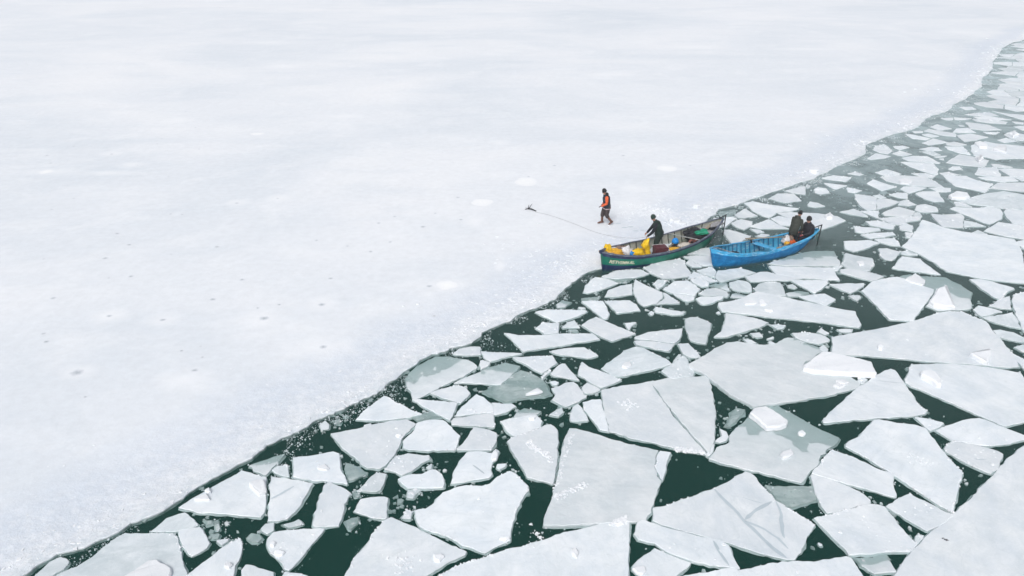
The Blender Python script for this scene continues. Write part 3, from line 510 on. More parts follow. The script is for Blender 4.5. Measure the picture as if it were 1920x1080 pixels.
["w","",8125,10202,8104,10304,7935,10285,7932,10283,7965,10166,8068,10127],
["w","",8118,10370,8069,10487,8009,10489,7933,10294,8106,10313],
["w","",8121,10557,8132,10647,8126,10696,8046,10744,7883,10669,7918,10527,8008,10500,8069,10497],
["b","",8022,10822,7952,10851,7879,10676,7881,10674,8044,10750],
["w","",8280,10639,8139,10646,8127,10556,8280,10523,8335,10532],
["w","",8343,10722,8319,10755,8229,10784,8135,10699,8141,10650,8279,10643],
["w","",8215,10931,8125,10990,8027,10824,8049,10752,8131,10703,8226,10788],
["w","",8413,10676,8347,10721,8283,10640,8338,10533,8379,10529],
["b","",8514,10781,8455,10921,8325,10757,8349,10725,8415,10680,8507,10713],
["w","",8449,10922,8449,10970,8422,10986,8409,10989,8224,10931,8235,10793,8322,10764],
["w","",8639,11114,8552,11251,8532,11248,8450,11180,8430,10996,8458,10979,8502,10992,8637,11096],
["w","",8951,11476,8848,11513,8789,11458,8792,11322,8803,11310,8903,11329],
["b","",815,293,667,341,648,326,608,13,748,13],
["w","",863,374,805,531,704,535,666,379,834,324],
["w","",1017,533,1001,567,852,561,826,529,878,388,976,389],
["w","",1052,664,947,735,859,673,854,586,1004,592],
["w","",1211,491,1121,682,1074,660,1022,581,1040,544,1201,458],
["w","",1153,739,1140,848,1132,860,1032,861,959,812,954,752,1070,673,1118,696],
["b","",1132,1003,984,1028,947,994,1034,882,1122,881],
["w","",1372,774,1383,876,1166,844,1178,745,1333,695],
["w","",1390,899,1262,1051,1189,1050,1157,1008,1146,872,1154,861,1388,897],
["b","",1746,1183,1699,1273,1537,1189,1606,1077,1710,1107],
["w","",1948,1387,1909,1413,1718,1349,1718,1288,1766,1197,1880,1190],
["w","",1826,1661,1823,1700,1705,1839,1668,1805,1672,1603,1807,1627],
["w","",1927,1852,1902,1866,1720,1869,1713,1853,1834,1711],
["b","",1847,2051,1705,1981,1720,1885,1896,1882],
["w","",2123,1584,2041,1639,1921,1482,1931,1438,1969,1413,2016,1408],
["w","",2026,1648,2014,1668,1852,1646,1834,1614,1909,1496],
["w","",2022,1713,1983,1843,1939,1844,1846,1704,1849,1664,2021,1687],
["w","",2098,2209,2026,2310,2008,2307,1897,2194,1917,2140,1985,2115,2095,2197],
["w","",2246,1723,2190,1781,2046,1707,2045,1682,2058,1662,2140,1607,2144,1607,2219,1665],
["w","",2154,2012,1994,2083,2016,1883,2128,1904],
["w","",2212,2066,2113,2188,1993,2099,1998,2092,2157,2022],
["w","",2216,2399,2095,2393,2043,2328,2119,2220,2222,2279],
["w","",2246,2554,2208,2609,2044,2566,2017,2546,2094,2410,2218,2416,2224,2423],
["b","",2378,1787,2399,1874,2348,1925,2174,1870,2203,1797,2262,1735,2363,1768],
["w","",2301,2068,2222,2058,2165,2012,2139,1903,2169,1878,2346,1935],
["b","",2329,2138,2326,2175,2232,2257,2135,2202,2132,2191,2223,2079,2295,2088],
["w","",2438,2445,2352,2549,2266,2547,2245,2421,2402,2383],
["w","",2406,2611,2443,2722,2230,2705,2225,2622,2262,2567,2352,2570],
["w","",2382,2879,2296,2901,2200,2795,2200,2783,2226,2716,2448,2734,2479,2762],
["b","",2574,2204,2539,2263,2438,2286,2359,2179,2362,2141,2530,2103],
["w","",2612,2418,2556,2470,2463,2433,2427,2372,2446,2312,2545,2288],
["w","",2545,2509,2528,2535,2423,2594,2372,2555,2455,2455,2546,2492],
["b","",2523,2750,2489,2750,2458,2723,2421,2611,2537,2547],
["w","",2530,2994,2521,3009,2401,2884,2489,2777,2521,2777,2546,2784],
["w","",2515,3029,2514,3066,2477,3112,2409,3105,2395,3099,2300,2944,2305,2918,2388,2897],
["w","",2745,2291,2708,2389,2689,2411,2630,2416,2557,2276,2594,2213,2701,2221],
["w","",2781,2578,2727,2648,2708,2663,2579,2511,2579,2493,2636,2441,2690,2436],
["b","",2700,2682,2666,2750,2561,2757,2535,2749,2548,2551,2566,2523],
["w","",2735,2874,2545,3001,2562,2776,2669,2769],
["w","",2738,3038,2678,3082,2544,3063,2545,3027,2554,3012,2734,2892,2746,2901],
["b","",2689,3197,2570,3237,2514,3189,2502,3129,2536,3086,2667,3104],
["b","",2759,3268,2707,3398,2632,3410,2581,3261,2701,3220],
["b","",2899,2370,2878,2413,2721,2392,2757,2294,2863,2286],
["w","",2886,2532,2830,2562,2799,2570,2707,2427,2725,2407,2874,2426],
["w","",2938,2752,2928,2755,2742,2666,2801,2590,2834,2582],
["w","",2771,2866,2764,2866,2752,2857,2692,2762,2724,2698,2743,2684,2911,2764],
["w","",2923,3076,2875,3112,2758,3040,2767,2897,2775,2896,2906,2950],
["b","",2854,3218,2775,3251,2713,3200,2690,3100,2752,3053,2869,3126],
["w","",2965,3314,2813,3430,2745,3424,2721,3407,2778,3266,2860,3232],
["w","",2906,3567,2868,3634,2805,3624,2795,3606,2755,3449,2815,3454,2891,3507],
["b","",2897,3707,2831,3840,2823,3841,2752,3692,2803,3653,2869,3663],
["w","",3010,2677,2954,2752,2946,2752,2840,2578,2900,2546,2994,2563],
["w","",3010,2866,3003,2885,2913,2935,2784,2882,2933,2773,2943,2770,2950,2771],
["b","",3087,3051,3066,3082,2940,3074,2923,2952,3012,2903],
["w","",3080,3179,3015,3311,3014,3311,2975,3299,2875,3221,2890,3131,2937,3096,3064,3104],
["w","",2998,3391,2907,3486,2830,3432,2967,3327,3005,3338],
["w","",3058,3540,2929,3564,2913,3500,3008,3401],
["w","",3069,3681,2991,3717,2923,3693,2895,3650,2934,3582,3058,3559,3126,3598],
["w","",3026,3923,3024,3925,2966,3936,2842,3855,2911,3716,2983,3742],
["w","",3158,2720,3021,2674,3005,2564,3075,2517,3161,2574],
["b","",3166,2757,3142,2817,3028,2854,2970,2761,3022,2692,3151,2735],
["w","",3193,2929,3143,3018,3103,3036,3031,2896,3038,2878,3147,2843],
["w","",3190,3198,3102,3171,3087,3097,3108,3065,3150,3047,3263,3101],
["w","",3271,3309,3211,3380,3030,3323,3098,3187,3191,3215],
["w","",3218,3483,3175,3574,3146,3581,3072,3539,3020,3393,3027,3336,3027,3336,3209,3393],
["w","",3227,3803,3164,3830,3085,3690,3149,3598,3179,3592,3203,3613],
["w","",3150,3834,3096,3908,3041,3916,3001,3744,3079,3708],
["w","",3224,4036,3243,4115,3238,4120,3072,4149,3050,3955,3052,3954,3106,3946],
["w","",3233,4332,3220,4364,3203,4371,3181,4363,3066,4202,3071,4187,3077,4181,3245,4151],
["b","",3354,2793,3337,2923,3216,2918,3167,2826,3192,2764,3318,2744],
["w","",3362,2982,3354,3042,3328,3083,3277,3084,3167,3032,3219,2941,3335,2946],
["w","",3368,3247,3328,3280,3284,3295,3209,3208,3280,3114,3331,3112],
["w","",3375,3409,3353,3478,3239,3472,3231,3391,3285,3326,3329,3312],
["w","",3388,3659,3220,3603,3199,3583,3239,3497,3356,3504,3428,3563],
["w","",3413,3754,3352,3822,3241,3798,3219,3624,3388,3681],
["w","",3347,3883,3242,4021,3112,3923,3170,3844,3231,3817,3348,3843],
["b","",3453,4003,3357,4122,3273,4116,3253,4031,3357,3895],
["w","",3421,4192,3394,4283,3250,4338,3264,4141,3269,4135,3356,4141],
["b","",3452,4388,3301,4417,3239,4384,3253,4349,3395,4294],
["w","",3557,3094,3548,3116,3385,3046,3393,2987,3480,2969],
["w","",3550,3191,3486,3246,3390,3241,3354,3106,3380,3065,3547,3137],
["w","",3518,3369,3499,3421,3395,3401,3346,3299,3387,3264,3487,3269],
["w","",3500,3516,3445,3549,3376,3491,3398,3421,3496,3440],
["w","",3655,3583,3486,3760,3434,3750,3407,3671,3450,3567,3512,3531,3652,3576],
["w","",3542,3821,3525,3964,3491,3988,3465,3989,3368,3880,3368,3840,3432,3769,3482,3778],
["w","",3524,4083,3455,4180,3433,4177,3371,4129,3463,4014,3489,4014],
["w","",3607,4191,3518,4212,3470,4187,3538,4092,3633,4135],
["w","",3517,4401,3462,4385,3404,4288,3432,4195,3456,4198,3509,4226],
["b","",3523,4431,3493,4538,3434,4555,3376,4549,3314,4429,3457,4402,3508,4416],
["w","",3565,4646,3476,4773,3418,4761,3442,4582,3500,4565],
["w","",3705,3355,3700,3386,3540,3362,3510,3267,3573,3212,3650,3239],
["b","",3718,3439,3658,3564,3520,3519,3514,3434,3535,3380,3708,3405],
["w","",3731,3665,3680,3818,3555,3810,3493,3766,3662,3588],
["w","",3734,3912,3724,3999,3539,3969,3557,3822,3679,3830],
["b","",3736,4053,3646,4125,3541,4078,3503,4003,3538,3979,3723,4010],
["w","",3813,4120,3737,4370,3714,4363,3630,4198,3658,4141,3742,4073,3809,4115],
["w","",3703,4381,3542,4416,3525,4400,3518,4230,3615,4206],
["w","",3771,4461,3760,4495,3696,4639,3589,4624,3524,4543,3553,4437,3703,4405,3726,4412,3743,4425,3765,4449],
["w","",3744,4766,3699,4832,3501,4794,3494,4785,3585,4655,3695,4670],
["w","",3683,4955,3630,4955,3507,4915,3493,4808,3699,4847],
["w","",3894,3493,3897,3525,3753,3652,3741,3652,3674,3576,3672,3569,3732,3446,3850,3467],
["w","",3955,3604,3946,3693,3888,3717,3760,3660,3905,3533],
["b","",3857,3849,3748,3897,3695,3819,3743,3677,3755,3678,3876,3731],
["w","",3969,3924,3823,4090,3753,4046,3740,4004,3751,3917,3864,3867,3967,3915],
["b","",3934,4174,3933,4195,3772,4382,3756,4369,3829,4128],
["b","",3948,4292,3797,4422,3775,4397,3940,4205],
["w","",3956,4665,3921,4697,3796,4503,3807,4469,3946,4507],
["w","",3903,4721,3776,4755,3766,4754,3717,4659,3782,4512,3910,4711],
["w","",3908,4947,3899,4955,3727,5003,3703,4955,3719,4852,3764,4786,3774,4786],
["w","",3874,5122,3763,5120,3737,5077,3736,5024,3898,4978],
["w","",3907,5305,3766,5246,3751,5224,3763,5142,3880,5145,3920,5163],
["w","",4172,3626,3980,3706,3957,3694,3967,3603,4089,3568,4173,3620],
["w","",4040,3807,3977,3903,3873,3854,3893,3729,3951,3705,3974,3718],
["b","",4059,4019,4061,4043,3965,4141,3954,4144,3849,4098,3845,4094,3978,3942],
["w","",4065,4382,3970,4285,3962,4199,3964,4178,3975,4175,4114,4260],
["w","",4061,4401,4064,4438,4057,4449,3955,4490,3803,4448,3796,4436,3959,4296],
["w","",4117,4567,4090,4686,3975,4671,3965,4506,4062,4466],
["w","",4068,4922,4042,4913,3938,4740,3945,4731,3980,4700,4087,4714,4138,4768],
["b","",4024,4924,3924,4938,3792,4779,3916,4745],
["w","",4064,5284,3943,5349,3922,5313,3935,5162,4036,5132],
["w","",4110,5460,4065,5488,3939,5430,3950,5360,4067,5298,4137,5322],
["w","",4067,5584,3891,5622,3915,5459,3933,5446,4057,5504],
["w","",4088,5647,4060,5722,3923,5729,3899,5640,3900,5639,4065,5604],
["w","",4185,3788,4184,3789,4054,3797,3992,3713,4170,3638],
["w","",4186,3895,4079,4005,3989,3918,3986,3909,4050,3812,4189,3804],
["w","",4283,3997,4286,4034,4171,4088,4089,4039,4087,4012,4192,3904],
["w","",4180,4218,4124,4245,3982,4158,4083,4055,4160,4102],
["w","",4288,4399,4281,4412,4267,4416,4085,4431,4082,4395,4134,4267,4192,4238,4277,4268],
["b","",4202,4572,4130,4559,4075,4455,4082,4445,4266,4430],
["w","",4238,4619,4218,4739,4159,4752,4105,4695,4132,4576,4201,4589],
["w","",4331,4841,4301,4924,4091,4950,4085,4940,4162,4771,4223,4758,4325,4791],
["b","",4336,5101,4235,5199,4087,5086,4100,5010],
["w","",4250,5313,4228,5450,4208,5475,4123,5462,4150,5320,4227,5291],
["w","",4271,5598,4256,5615,4116,5629,4093,5585,4084,5509,4125,5482,4202,5495],
["w","",4383,3892,4291,3985,4202,3894,4205,3805,4205,3804,4357,3805],
["w","",4413,4091,4382,4098,4308,4032,4305,3998,4391,3911,4438,3941],
["w","",4318,4216,4284,4242,4204,4215,4185,4103,4291,4054,4366,4120],
["w","",4410,4382,4305,4394,4295,4267,4330,4240,4411,4280],
["w","",4351,4555,4251,4603,4214,4573,4276,4437,4290,4433],
["w","",4420,4609,4405,4715,4334,4772,4236,4740,4256,4620,4358,4572],
["w","",4432,5053,4379,5067,4320,4934,4350,4855,4530,4957],
["w","",4366,5076,4353,5091,4346,5094,4097,4998,4091,4962,4304,4935],
["b","",4438,5317,4367,5339,4268,5298,4246,5278,4255,5217,4351,5123,4358,5120],
["w","",4343,5435,4236,5449,4259,5315,4366,5358],
["w","",4353,5550,4328,5581,4291,5595,4219,5486,4238,5461,4341,5448],
["w","",4533,4267,4423,4261,4346,4224,4393,4129,4423,4122,4478,4133],
["w","",4557,4300,4556,4365,4524,4400,4428,4383,4430,4283,4544,4288],
["w","",4500,4549,4494,4556,4431,4591,4366,4553,4301,4424,4308,4411,4418,4398,4520,4416],
["w","",4628,4756,4582,4804,4423,4718,4439,4608,4501,4573],
["w","",4571,4915,4546,4940,4538,4943,4355,4839,4349,4790,4421,4732,4575,4817],
["w","",4635,5134,4600,5212,4454,5069,4547,4977,4555,4974],
["b","",4598,5269,4550,5338,4459,5318,4374,5109,4386,5095,4440,5081,4596,5232],
["w","",4566,5459,4550,5491,4377,5535,4366,5439,4387,5369,4457,5348,4541,5366],
["w","",4569,5686,4452,5686,4344,5591,4369,5559,4560,5510],
["w","",4704,4417,4578,4364,4578,4298,4670,4238,4739,4290],
["w","",4702,4441,4693,4568,4520,4546,4540,4420,4573,4384,4697,4437],
["w","",4722,4619,4691,4724,4638,4752,4511,4569,4517,4562,4699,4586],
["w","",4789,4933,4755,4962,4589,4920,4594,4818,4641,4769,4695,4741,4724,4761],
["w","",4754,5069,4653,5125,4572,4963,4595,4939,4747,4978],
["w","",4808,5123,4797,5272,4620,5268,4618,5231,4656,5147,4765,5086],
["w","",4732,5484,4594,5457,4566,5353,4616,5280,4797,5284,4841,5318],
["w","",4744,5517,4750,5672,4587,5684,4586,5682,4577,5510,4595,5475,4727,5501],
["w","",4897,4537,4877,4586,4742,4601,4720,4571,4729,4449,4838,4436],
["b","",4916,4662,4861,4766,4735,4747,4707,4727,4738,4623,4884,4607],
["w","",4884,4854,4878,4888,4863,4906,4800,4924,4740,4766,4860,4784],
["w","",4961,5082,4933,5093,4820,5106,4779,5071,4772,4977,4804,4949,4869,4931],
["w","",4862,5310,4851,5308,4807,5274,4818,5121,4940,5108],
["w","",4938,5500,4903,5517,4767,5499,4751,5484,4852,5330,4862,5332,4946,5365],
["w","",4837,5682,4798,5688,4769,5669,4763,5523,4894,5540],
["w","",4906,4839,4883,4771,4933,4676,5077,4739],
["w","",5124,4769,5057,4914,4896,4893,4902,4856,5097,4743,5102,4743],
["b","",5075,5022,4982,5084,4977,5083,4878,4921,4894,4902,5054,4922],
["w","",5049,5292,4958,5340,4875,5307,4947,5120,4974,5109,4979,5110],
["w","",5133,5525,5119,5556,5075,5593,4959,5504,4967,5366,5059,5316,5074,5318],
["w","",5059,5622,4987,5704,4925,5717,4859,5687,4916,5545,4950,5529,5059,5613],
["w","",5265,4886,5281,4929,5281,4929,5269,4941,5114,5012,5094,5007,5076,4916,5136,4786,5198,4804],
["w","",5228,5196,5113,5034,5280,4957],
["w","",5217,5204,5219,5211,5194,5258,5080,5287,5066,5286,4994,5099,5083,5041,5104,5046],
["w","",5241,5334,5250,5445,5146,5521,5085,5308,5202,5278],
["w","",5330,5508,5331,5610,5139,5565,5153,5534,5257,5459],
["w","",5323,5630,5203,5747,5097,5625,5098,5616,5139,5580,5319,5622],
["w","",5349,4992,5379,5155,5246,5193,5245,5187,5291,4972,5303,4961],
["w","",5490,5282,5457,5337,5430,5354,5267,5320,5231,5269,5255,5225,5388,5186,5408,5193],
["w","",5392,5455,5337,5492,5268,5445,5259,5341,5428,5376],
["w","",5500,5623,5432,5662,5352,5621,5347,5613,5345,5512,5403,5473,5506,5565],
["w","",5677,5424,5682,5454,5682,5457,5562,5483,5492,5356,5526,5300,5561,5294,5632,5343],
["w","",5735,5591,5654,5673,5517,5624,5523,5565,5563,5504,5693,5475],
["w","",5918,5467,5909,5611,5755,5582,5717,5475,5717,5472,5894,5422],
["L","flat white lump of snow on the bottom left floe",-803,1235,-761,1213,-754,1200,-753,1180,-747,1154,-863,1154,-855,1186,-838,1208,-820,1232],
["L","flat white lump of snow on the specked left floe",-675,1492,-660,1503,-639,1503,-630,1485,-620,1461,-637,1447,-658,1467],
["L","small crust of snow on the specked left floe, rightmost",-780,1465,-772,1476,-759,1457,-767,1452],
["L","small crust of snow on the specked left floe, leftmost",-794,1431,-781,1444,-770,1454,-753,1431],
["L","small crust of snow lower left of the left wedge floe",-518,1556,-497,1568,-480,1552,-485,1540,-511,1547],
["L","small crust of snow lower right of the specked left floe, leftmost",-563,1287,-558,1296,-548,1291,-549,1276,-559,1278],
["L","small crust of snow lower right of the specked left floe, rightmost",-545,1262,-536,1269,-518,1262,-523,1249,-539,1249],
["L","small crust of snow below the specked left floe",-648,1227,-635,1230,-626,1223,-631,1211,-642,1215],
["L","small crust of snow above the mottled six-sided floe",-56,1598,-45,1625,-36,1610,-41,1585,-55,1580],
["L","small crust of snow on the mottled six-sided floe",-32,1302,-19,1311,-3,1304,-14,1296],
["L","small crust of snow on the kite-shaped bottom floe",-181,1253,-162,1255,-153,1248,-163,1230,-176,1234],
["L","small crust of snow on the left wedge floe",-329,1690,-317,1698,-309,1690,-318,1682],
["L","small crust of snow above the left cracked twin floe",354,2048,367,2069,387,2080,388,2055,370,2039],
["L","small crust of snow below the sled-shaped floe, rightmost",40,1887,65,1909,77,1924,95,1906,83,1897],
["L","small crust of snow below the sled-shaped floe, leftmost",48,1770,59,1780,72,1778,65,1763,51,1762],
["L","small crust of snow right of the long bottom-edge floe",268,1213,278,1218,297,1220,298,1206,288,1196,278,1198],
["L","small crust of snow on the long bottom-edge floe",135,1265,147,1273,154,1258,146,1242,136,1253],
["H","thick white block of ice upper left of the shark-fin floe",933,2029,942,2050,974,2076,1026,2121,1055,2116,1112,2083,1162,2054,1153,1994,1148,1988,1095,1994,1041,1999,952,2015],
["H","thick white block of ice on the greenish block floe",693,1784,711,1807,748,1816,766,1795,793,1752,784,1735,763,1721,721,1716,713,1732,704,1761],
["L","small crust of snow on the greenish block floe, leftmost",724,1607,738,1620,764,1630,764,1610,745,1593,724,1588],
["L","small crust of snow on the greenish block floe, rightmost",807,1703,822,1714,828,1698,816,1687,806,1693],
["L","small crust of snow on the floe under the thick slab, leftmost",996,1938,1018,1958,1030,1932,1010,1919],
["L","small crust of snow on the floe under the thick slab, rightmost",1013,1965,1038,1972,1054,1955,1034,1942,1018,1948],
["L","small crust of snow on the long wedge floe",1234,2170,1251,2182,1256,2166,1242,2151,1230,2153],
["H","thick white block of ice on the long wedge floe",1513,2116,1551,2131,1600,2141,1573,2098,1542,2060,1524,2083],
["H","thick white block of ice on the veined grey floe",1298,2005,1326,2012,1342,1998,1341,1954,1328,1931,1314,1930,1302,1964,1290,1984],
["L","flat white lump of snow on the long bar floe",871,2495,902,2510,925,2490,910,2478,874,2474],
["L","small crust of snow on the long bar floe, leftmost",935,2510,949,2520,958,2481,938,2467,928,2471],
["L","small crust of snow on the long bar floe, rightmost",933,2437,952,2440,964,2424,945,2418],
["H","thick white block of ice right of the big five-sided floe",1572,2495,1644,2585,1688,2608,1673,2545,1642,2443,1592,2448,1571,2467],
["L","flat white lump of snow upper right of the big five-sided floe",1571,2690,1640,2746,1651,2680,1620,2637,1595,2653],
["L","small crust of snow right of the green sunken floe",1450,2862,1479,2866,1472,2833,1448,2827],
["L","flat white lump of snow upper left of the broad pointed floe",2132,3953,2180,3984,2198,3932,2157,3881,2117,3892],
["H","thick white block of ice above the broad pointed floe",2265,3684,2329,3735,2379,3712,2369,3666,2326,3639,2261,3642],
["H","thick white block of ice on the floe behind the two men",1517,3400,1549,3425,1557,3392,1539,3361,1511,3361],
["H","thick white block of ice left of the chunk-strewn floe",2777,4357,2824,4376,2812,4330,2758,4275],
["H","thick white block of ice on the chunk-strewn floe, rightmost",2988,4549,3062,4599,3094,4579,3033,4470,3009,4499],
["H","thick white block of ice on the chunk-strewn floe, leftmost",2951,4681,2997,4702,3012,4640,2977,4579,2933,4589],
["H","thick white block of ice upper right of the chunk-strewn floe",3302,4899,3365,4944,3359,4876,3291,4831],
]
EDGE = [[-34,-14],[-22,-1],[-14.5,7.5],[-10.81,11.92],[-10.67,12.19],[-10.57,12.36],[-10.35,12.52],[-10.23,12.63],[-9.9,12.76],[-9.74,12.97],[-9.55,13.14],[-9.35,13.26],[-9.21,13.4],[-9.03,13.61],[-8.85,13.79],[-8.72,13.93],[-8.56,14.14],[-8.44,14.25],[-8.28,14.44],[-8.08,14.71],[-7.89,14.91],[-7.66,15.24],[-7.45,15.51],[-7.23,15.81],[-7.03,15.99],[-6.94,16.3],[-6.77,16.51],[-6.41,16.82],[-6.03,17.08],[-5.7,17.53],[-5.39,17.81],[-5.07,18.1],[-4.77,18.37],[-4.56,18.62],[-4.33,18.84],[-4.01,19.21],[-3.95,19.47],[-3.73,19.74],[-3.51,20.05],[-3.23,20.49],[-2.94,21.01],[-2.65,21.28],[-2.37,21.41],[-2.09,21.69],[-1.81,21.76],[-1.49,21.94],[-1.23,22.22],[-1.07,22.48],[-1.05,22.74],[-0.79,22.97],[-0.42,23.27],[-0.04,23.63],[0.18,24.03],[0.65,24.4],[1.12,24.74],[1.67,25.26],[1.83,25.67],[2.14,26.27],[2.4,26.7],[2.88,27.34],[3.26,27.74],[3.77,28.0],[4.23,28.32],[6.5,29.82],[8.33,31.83],[9.34,33.51],[9.57,33.87],[10.07,34.52],[10.4,35.12],[11.07,35.43],[11.76,35.97],[12.41,36.53],[13.38,37.28],[14.52,38.13],[15.75,39.12],[16.99,40.05],[17.86,40.92],[18.79,41.92],[19.9,42.97],[20.42,43.41],[21.02,44.07],[21.64,44.64],[22.0,45.34],[22.48,46.54],[23.09,47.17],[23.73,47.68],[24.53,48.46],[25.36,49.13],[26.39,49.82],[27.73,50.81],[28.68,51.98],[29.66,53.36],[30.88,54.65],[31.65,55.14],[32.64,55.99],[33.6,57.21],[34.38,58.3],[36.18,60.0],[37.48,61.59],[38.68,63.04],[40.14,64.78],[41.44,67.08],[42.68,69.03],[44.19,70.82],[46.15,73.53],[47.95,76.74],[49.48,78.93],[51.86,82.25],[54.09,85.47],[56.04,87.75],[57.83,89.74],[59.01,90.56],[60.34,91.81],[66,99],[78,108],[97,121],[130,152],[190,210],[300,330]]
rnd = random.Random(11)
C = scene.collection

def at(px, py, z=0.0):
    """ground point (at height z) seen at a pixel of the 1920x1080 photograph"""
    u = (px - 960) / FPX; v = -(py - 540) / FPX
    c, s = math.cos(PITCH), math.sin(PITCH)
    d = (u, c + v * s, -s + v * c)
    t = (z - CAM_H) / d[2]
    return Vector((d[0] * t, d[1] * t, z))

# ---------------------------------------------------------------- materials
def newmat(name):
    m = bpy.data.materials.new(name); m.use_nodes = True
    nt = m.node_tree
    b = nt.nodes['Principled BSDF']
    return m, nt, b

def N(nt, typ, **kw):
    n = nt.nodes.new(typ)
    for k, v in kw.items():
        if k.startswith('_'):
            setattr(n, k[1:], v)
        else:
            n.inputs[k.replace('_', ' ')].default_value = v
    return n

def ramp(nt, fac, stops):
    r = nt.nodes.new('ShaderNodeValToRGB')
    e = r.color_ramp.elements
    while len(e) < len(stops): e.new(0.5)
    for i, (p, c) in enumerate(stops):
        e[i].position = p
        e[i].color = (c[0], c[1], c[2], 1) if not isinstance(c, (int, float)) else (c, c, c, 1)
    nt.links.new(fac, r.inputs[0])
    return r.outputs[0]

def noise_tex(nt, scale, detail=6, rough=0.6, coord='Object', stretch=None, dist=0.0):
    tc = nt.nodes.new('ShaderNodeTexCoord')
    n = nt.nodes.new('ShaderNodeTexNoise')
    n.inputs['Scale'].default_value = scale; n.inputs['Detail'].default_value = detail
    n.inputs['Roughness'].default_value = rough; n.inputs['Distortion'].default_value = dist
    src = tc.outputs[coord]
    if stretch:
        mp = nt.nodes.new('ShaderNodeMapping'); mp.inputs['Scale'].default_value = stretch
        nt.links.new(src, mp.inputs[0]); src = mp.outputs[0]
    nt.links.new(src, n.inputs['Vector'])
    return n.outputs['Fac']

def geo_noise(nt, scale, detail=6, rough=0.6, stretch=(1, 1, 1), dist=0.0, rot=0.0):
    g = nt.nodes.new('ShaderNodeNewGeometry')
    mp = nt.nodes.new('ShaderNodeMapping'); mp.inputs['Scale'].default_value = stretch; mp.inputs['Rotation'].default_value = (0, 0, rot)
    nt.links.new(g.outputs['Position'], mp.inputs[0])
    n = nt.nodes.new('ShaderNodeTexNoise')
    n.inputs['Scale'].default_value = scale; n.inputs['Detail'].default_value = detail
    n.inputs['Roughness'].default_value = rough; n.inputs['Distortion'].default_value = dist
    nt.links.new(mp.outputs[0], n.inputs['Vector'])
    return n.outputs['Fac']

def mix(nt, fac, a, b, mode='MIX'):
    m = nt.nodes.new('ShaderNodeMix'); m.data_type = 'RGBA'; m.blend_type = mode
    def put(sock, v):
        if isinstance(v, (int, float)): sock.default_value = v
        elif isinstance(v, tuple): sock.default_value = (v[0], v[1], v[2], 1)
        else: nt.links.new(v, sock)
    put(m.inputs[0], fac); put(m.inputs[6], a); put(m.inputs[7], b)
    return m.outputs[2]

def mathn(nt, op, a, b=None, c=None, clamp=False):
    m = nt.nodes.new('ShaderNodeMath'); m.operation = op; m.use_clamp = clamp
    for i, v in enumerate((a, b, c)):
        if v is None: continue
        if isinstance(v, (int, float)): m.inputs[i].default_value = v
        else: nt.links.new(v, m.inputs[i])
    return m.outputs[0]

def bump(nt, b, h, strength=0.3, dist=0.02):
    n = nt.nodes.new('ShaderNodeBump'); n.inputs['Strength'].default_value = strength; n.inputs['Distance'].default_value = dist
    nt.links.new(h, n.inputs['Height']); nt.links.new(n.outputs[0], b.inputs['Normal'])

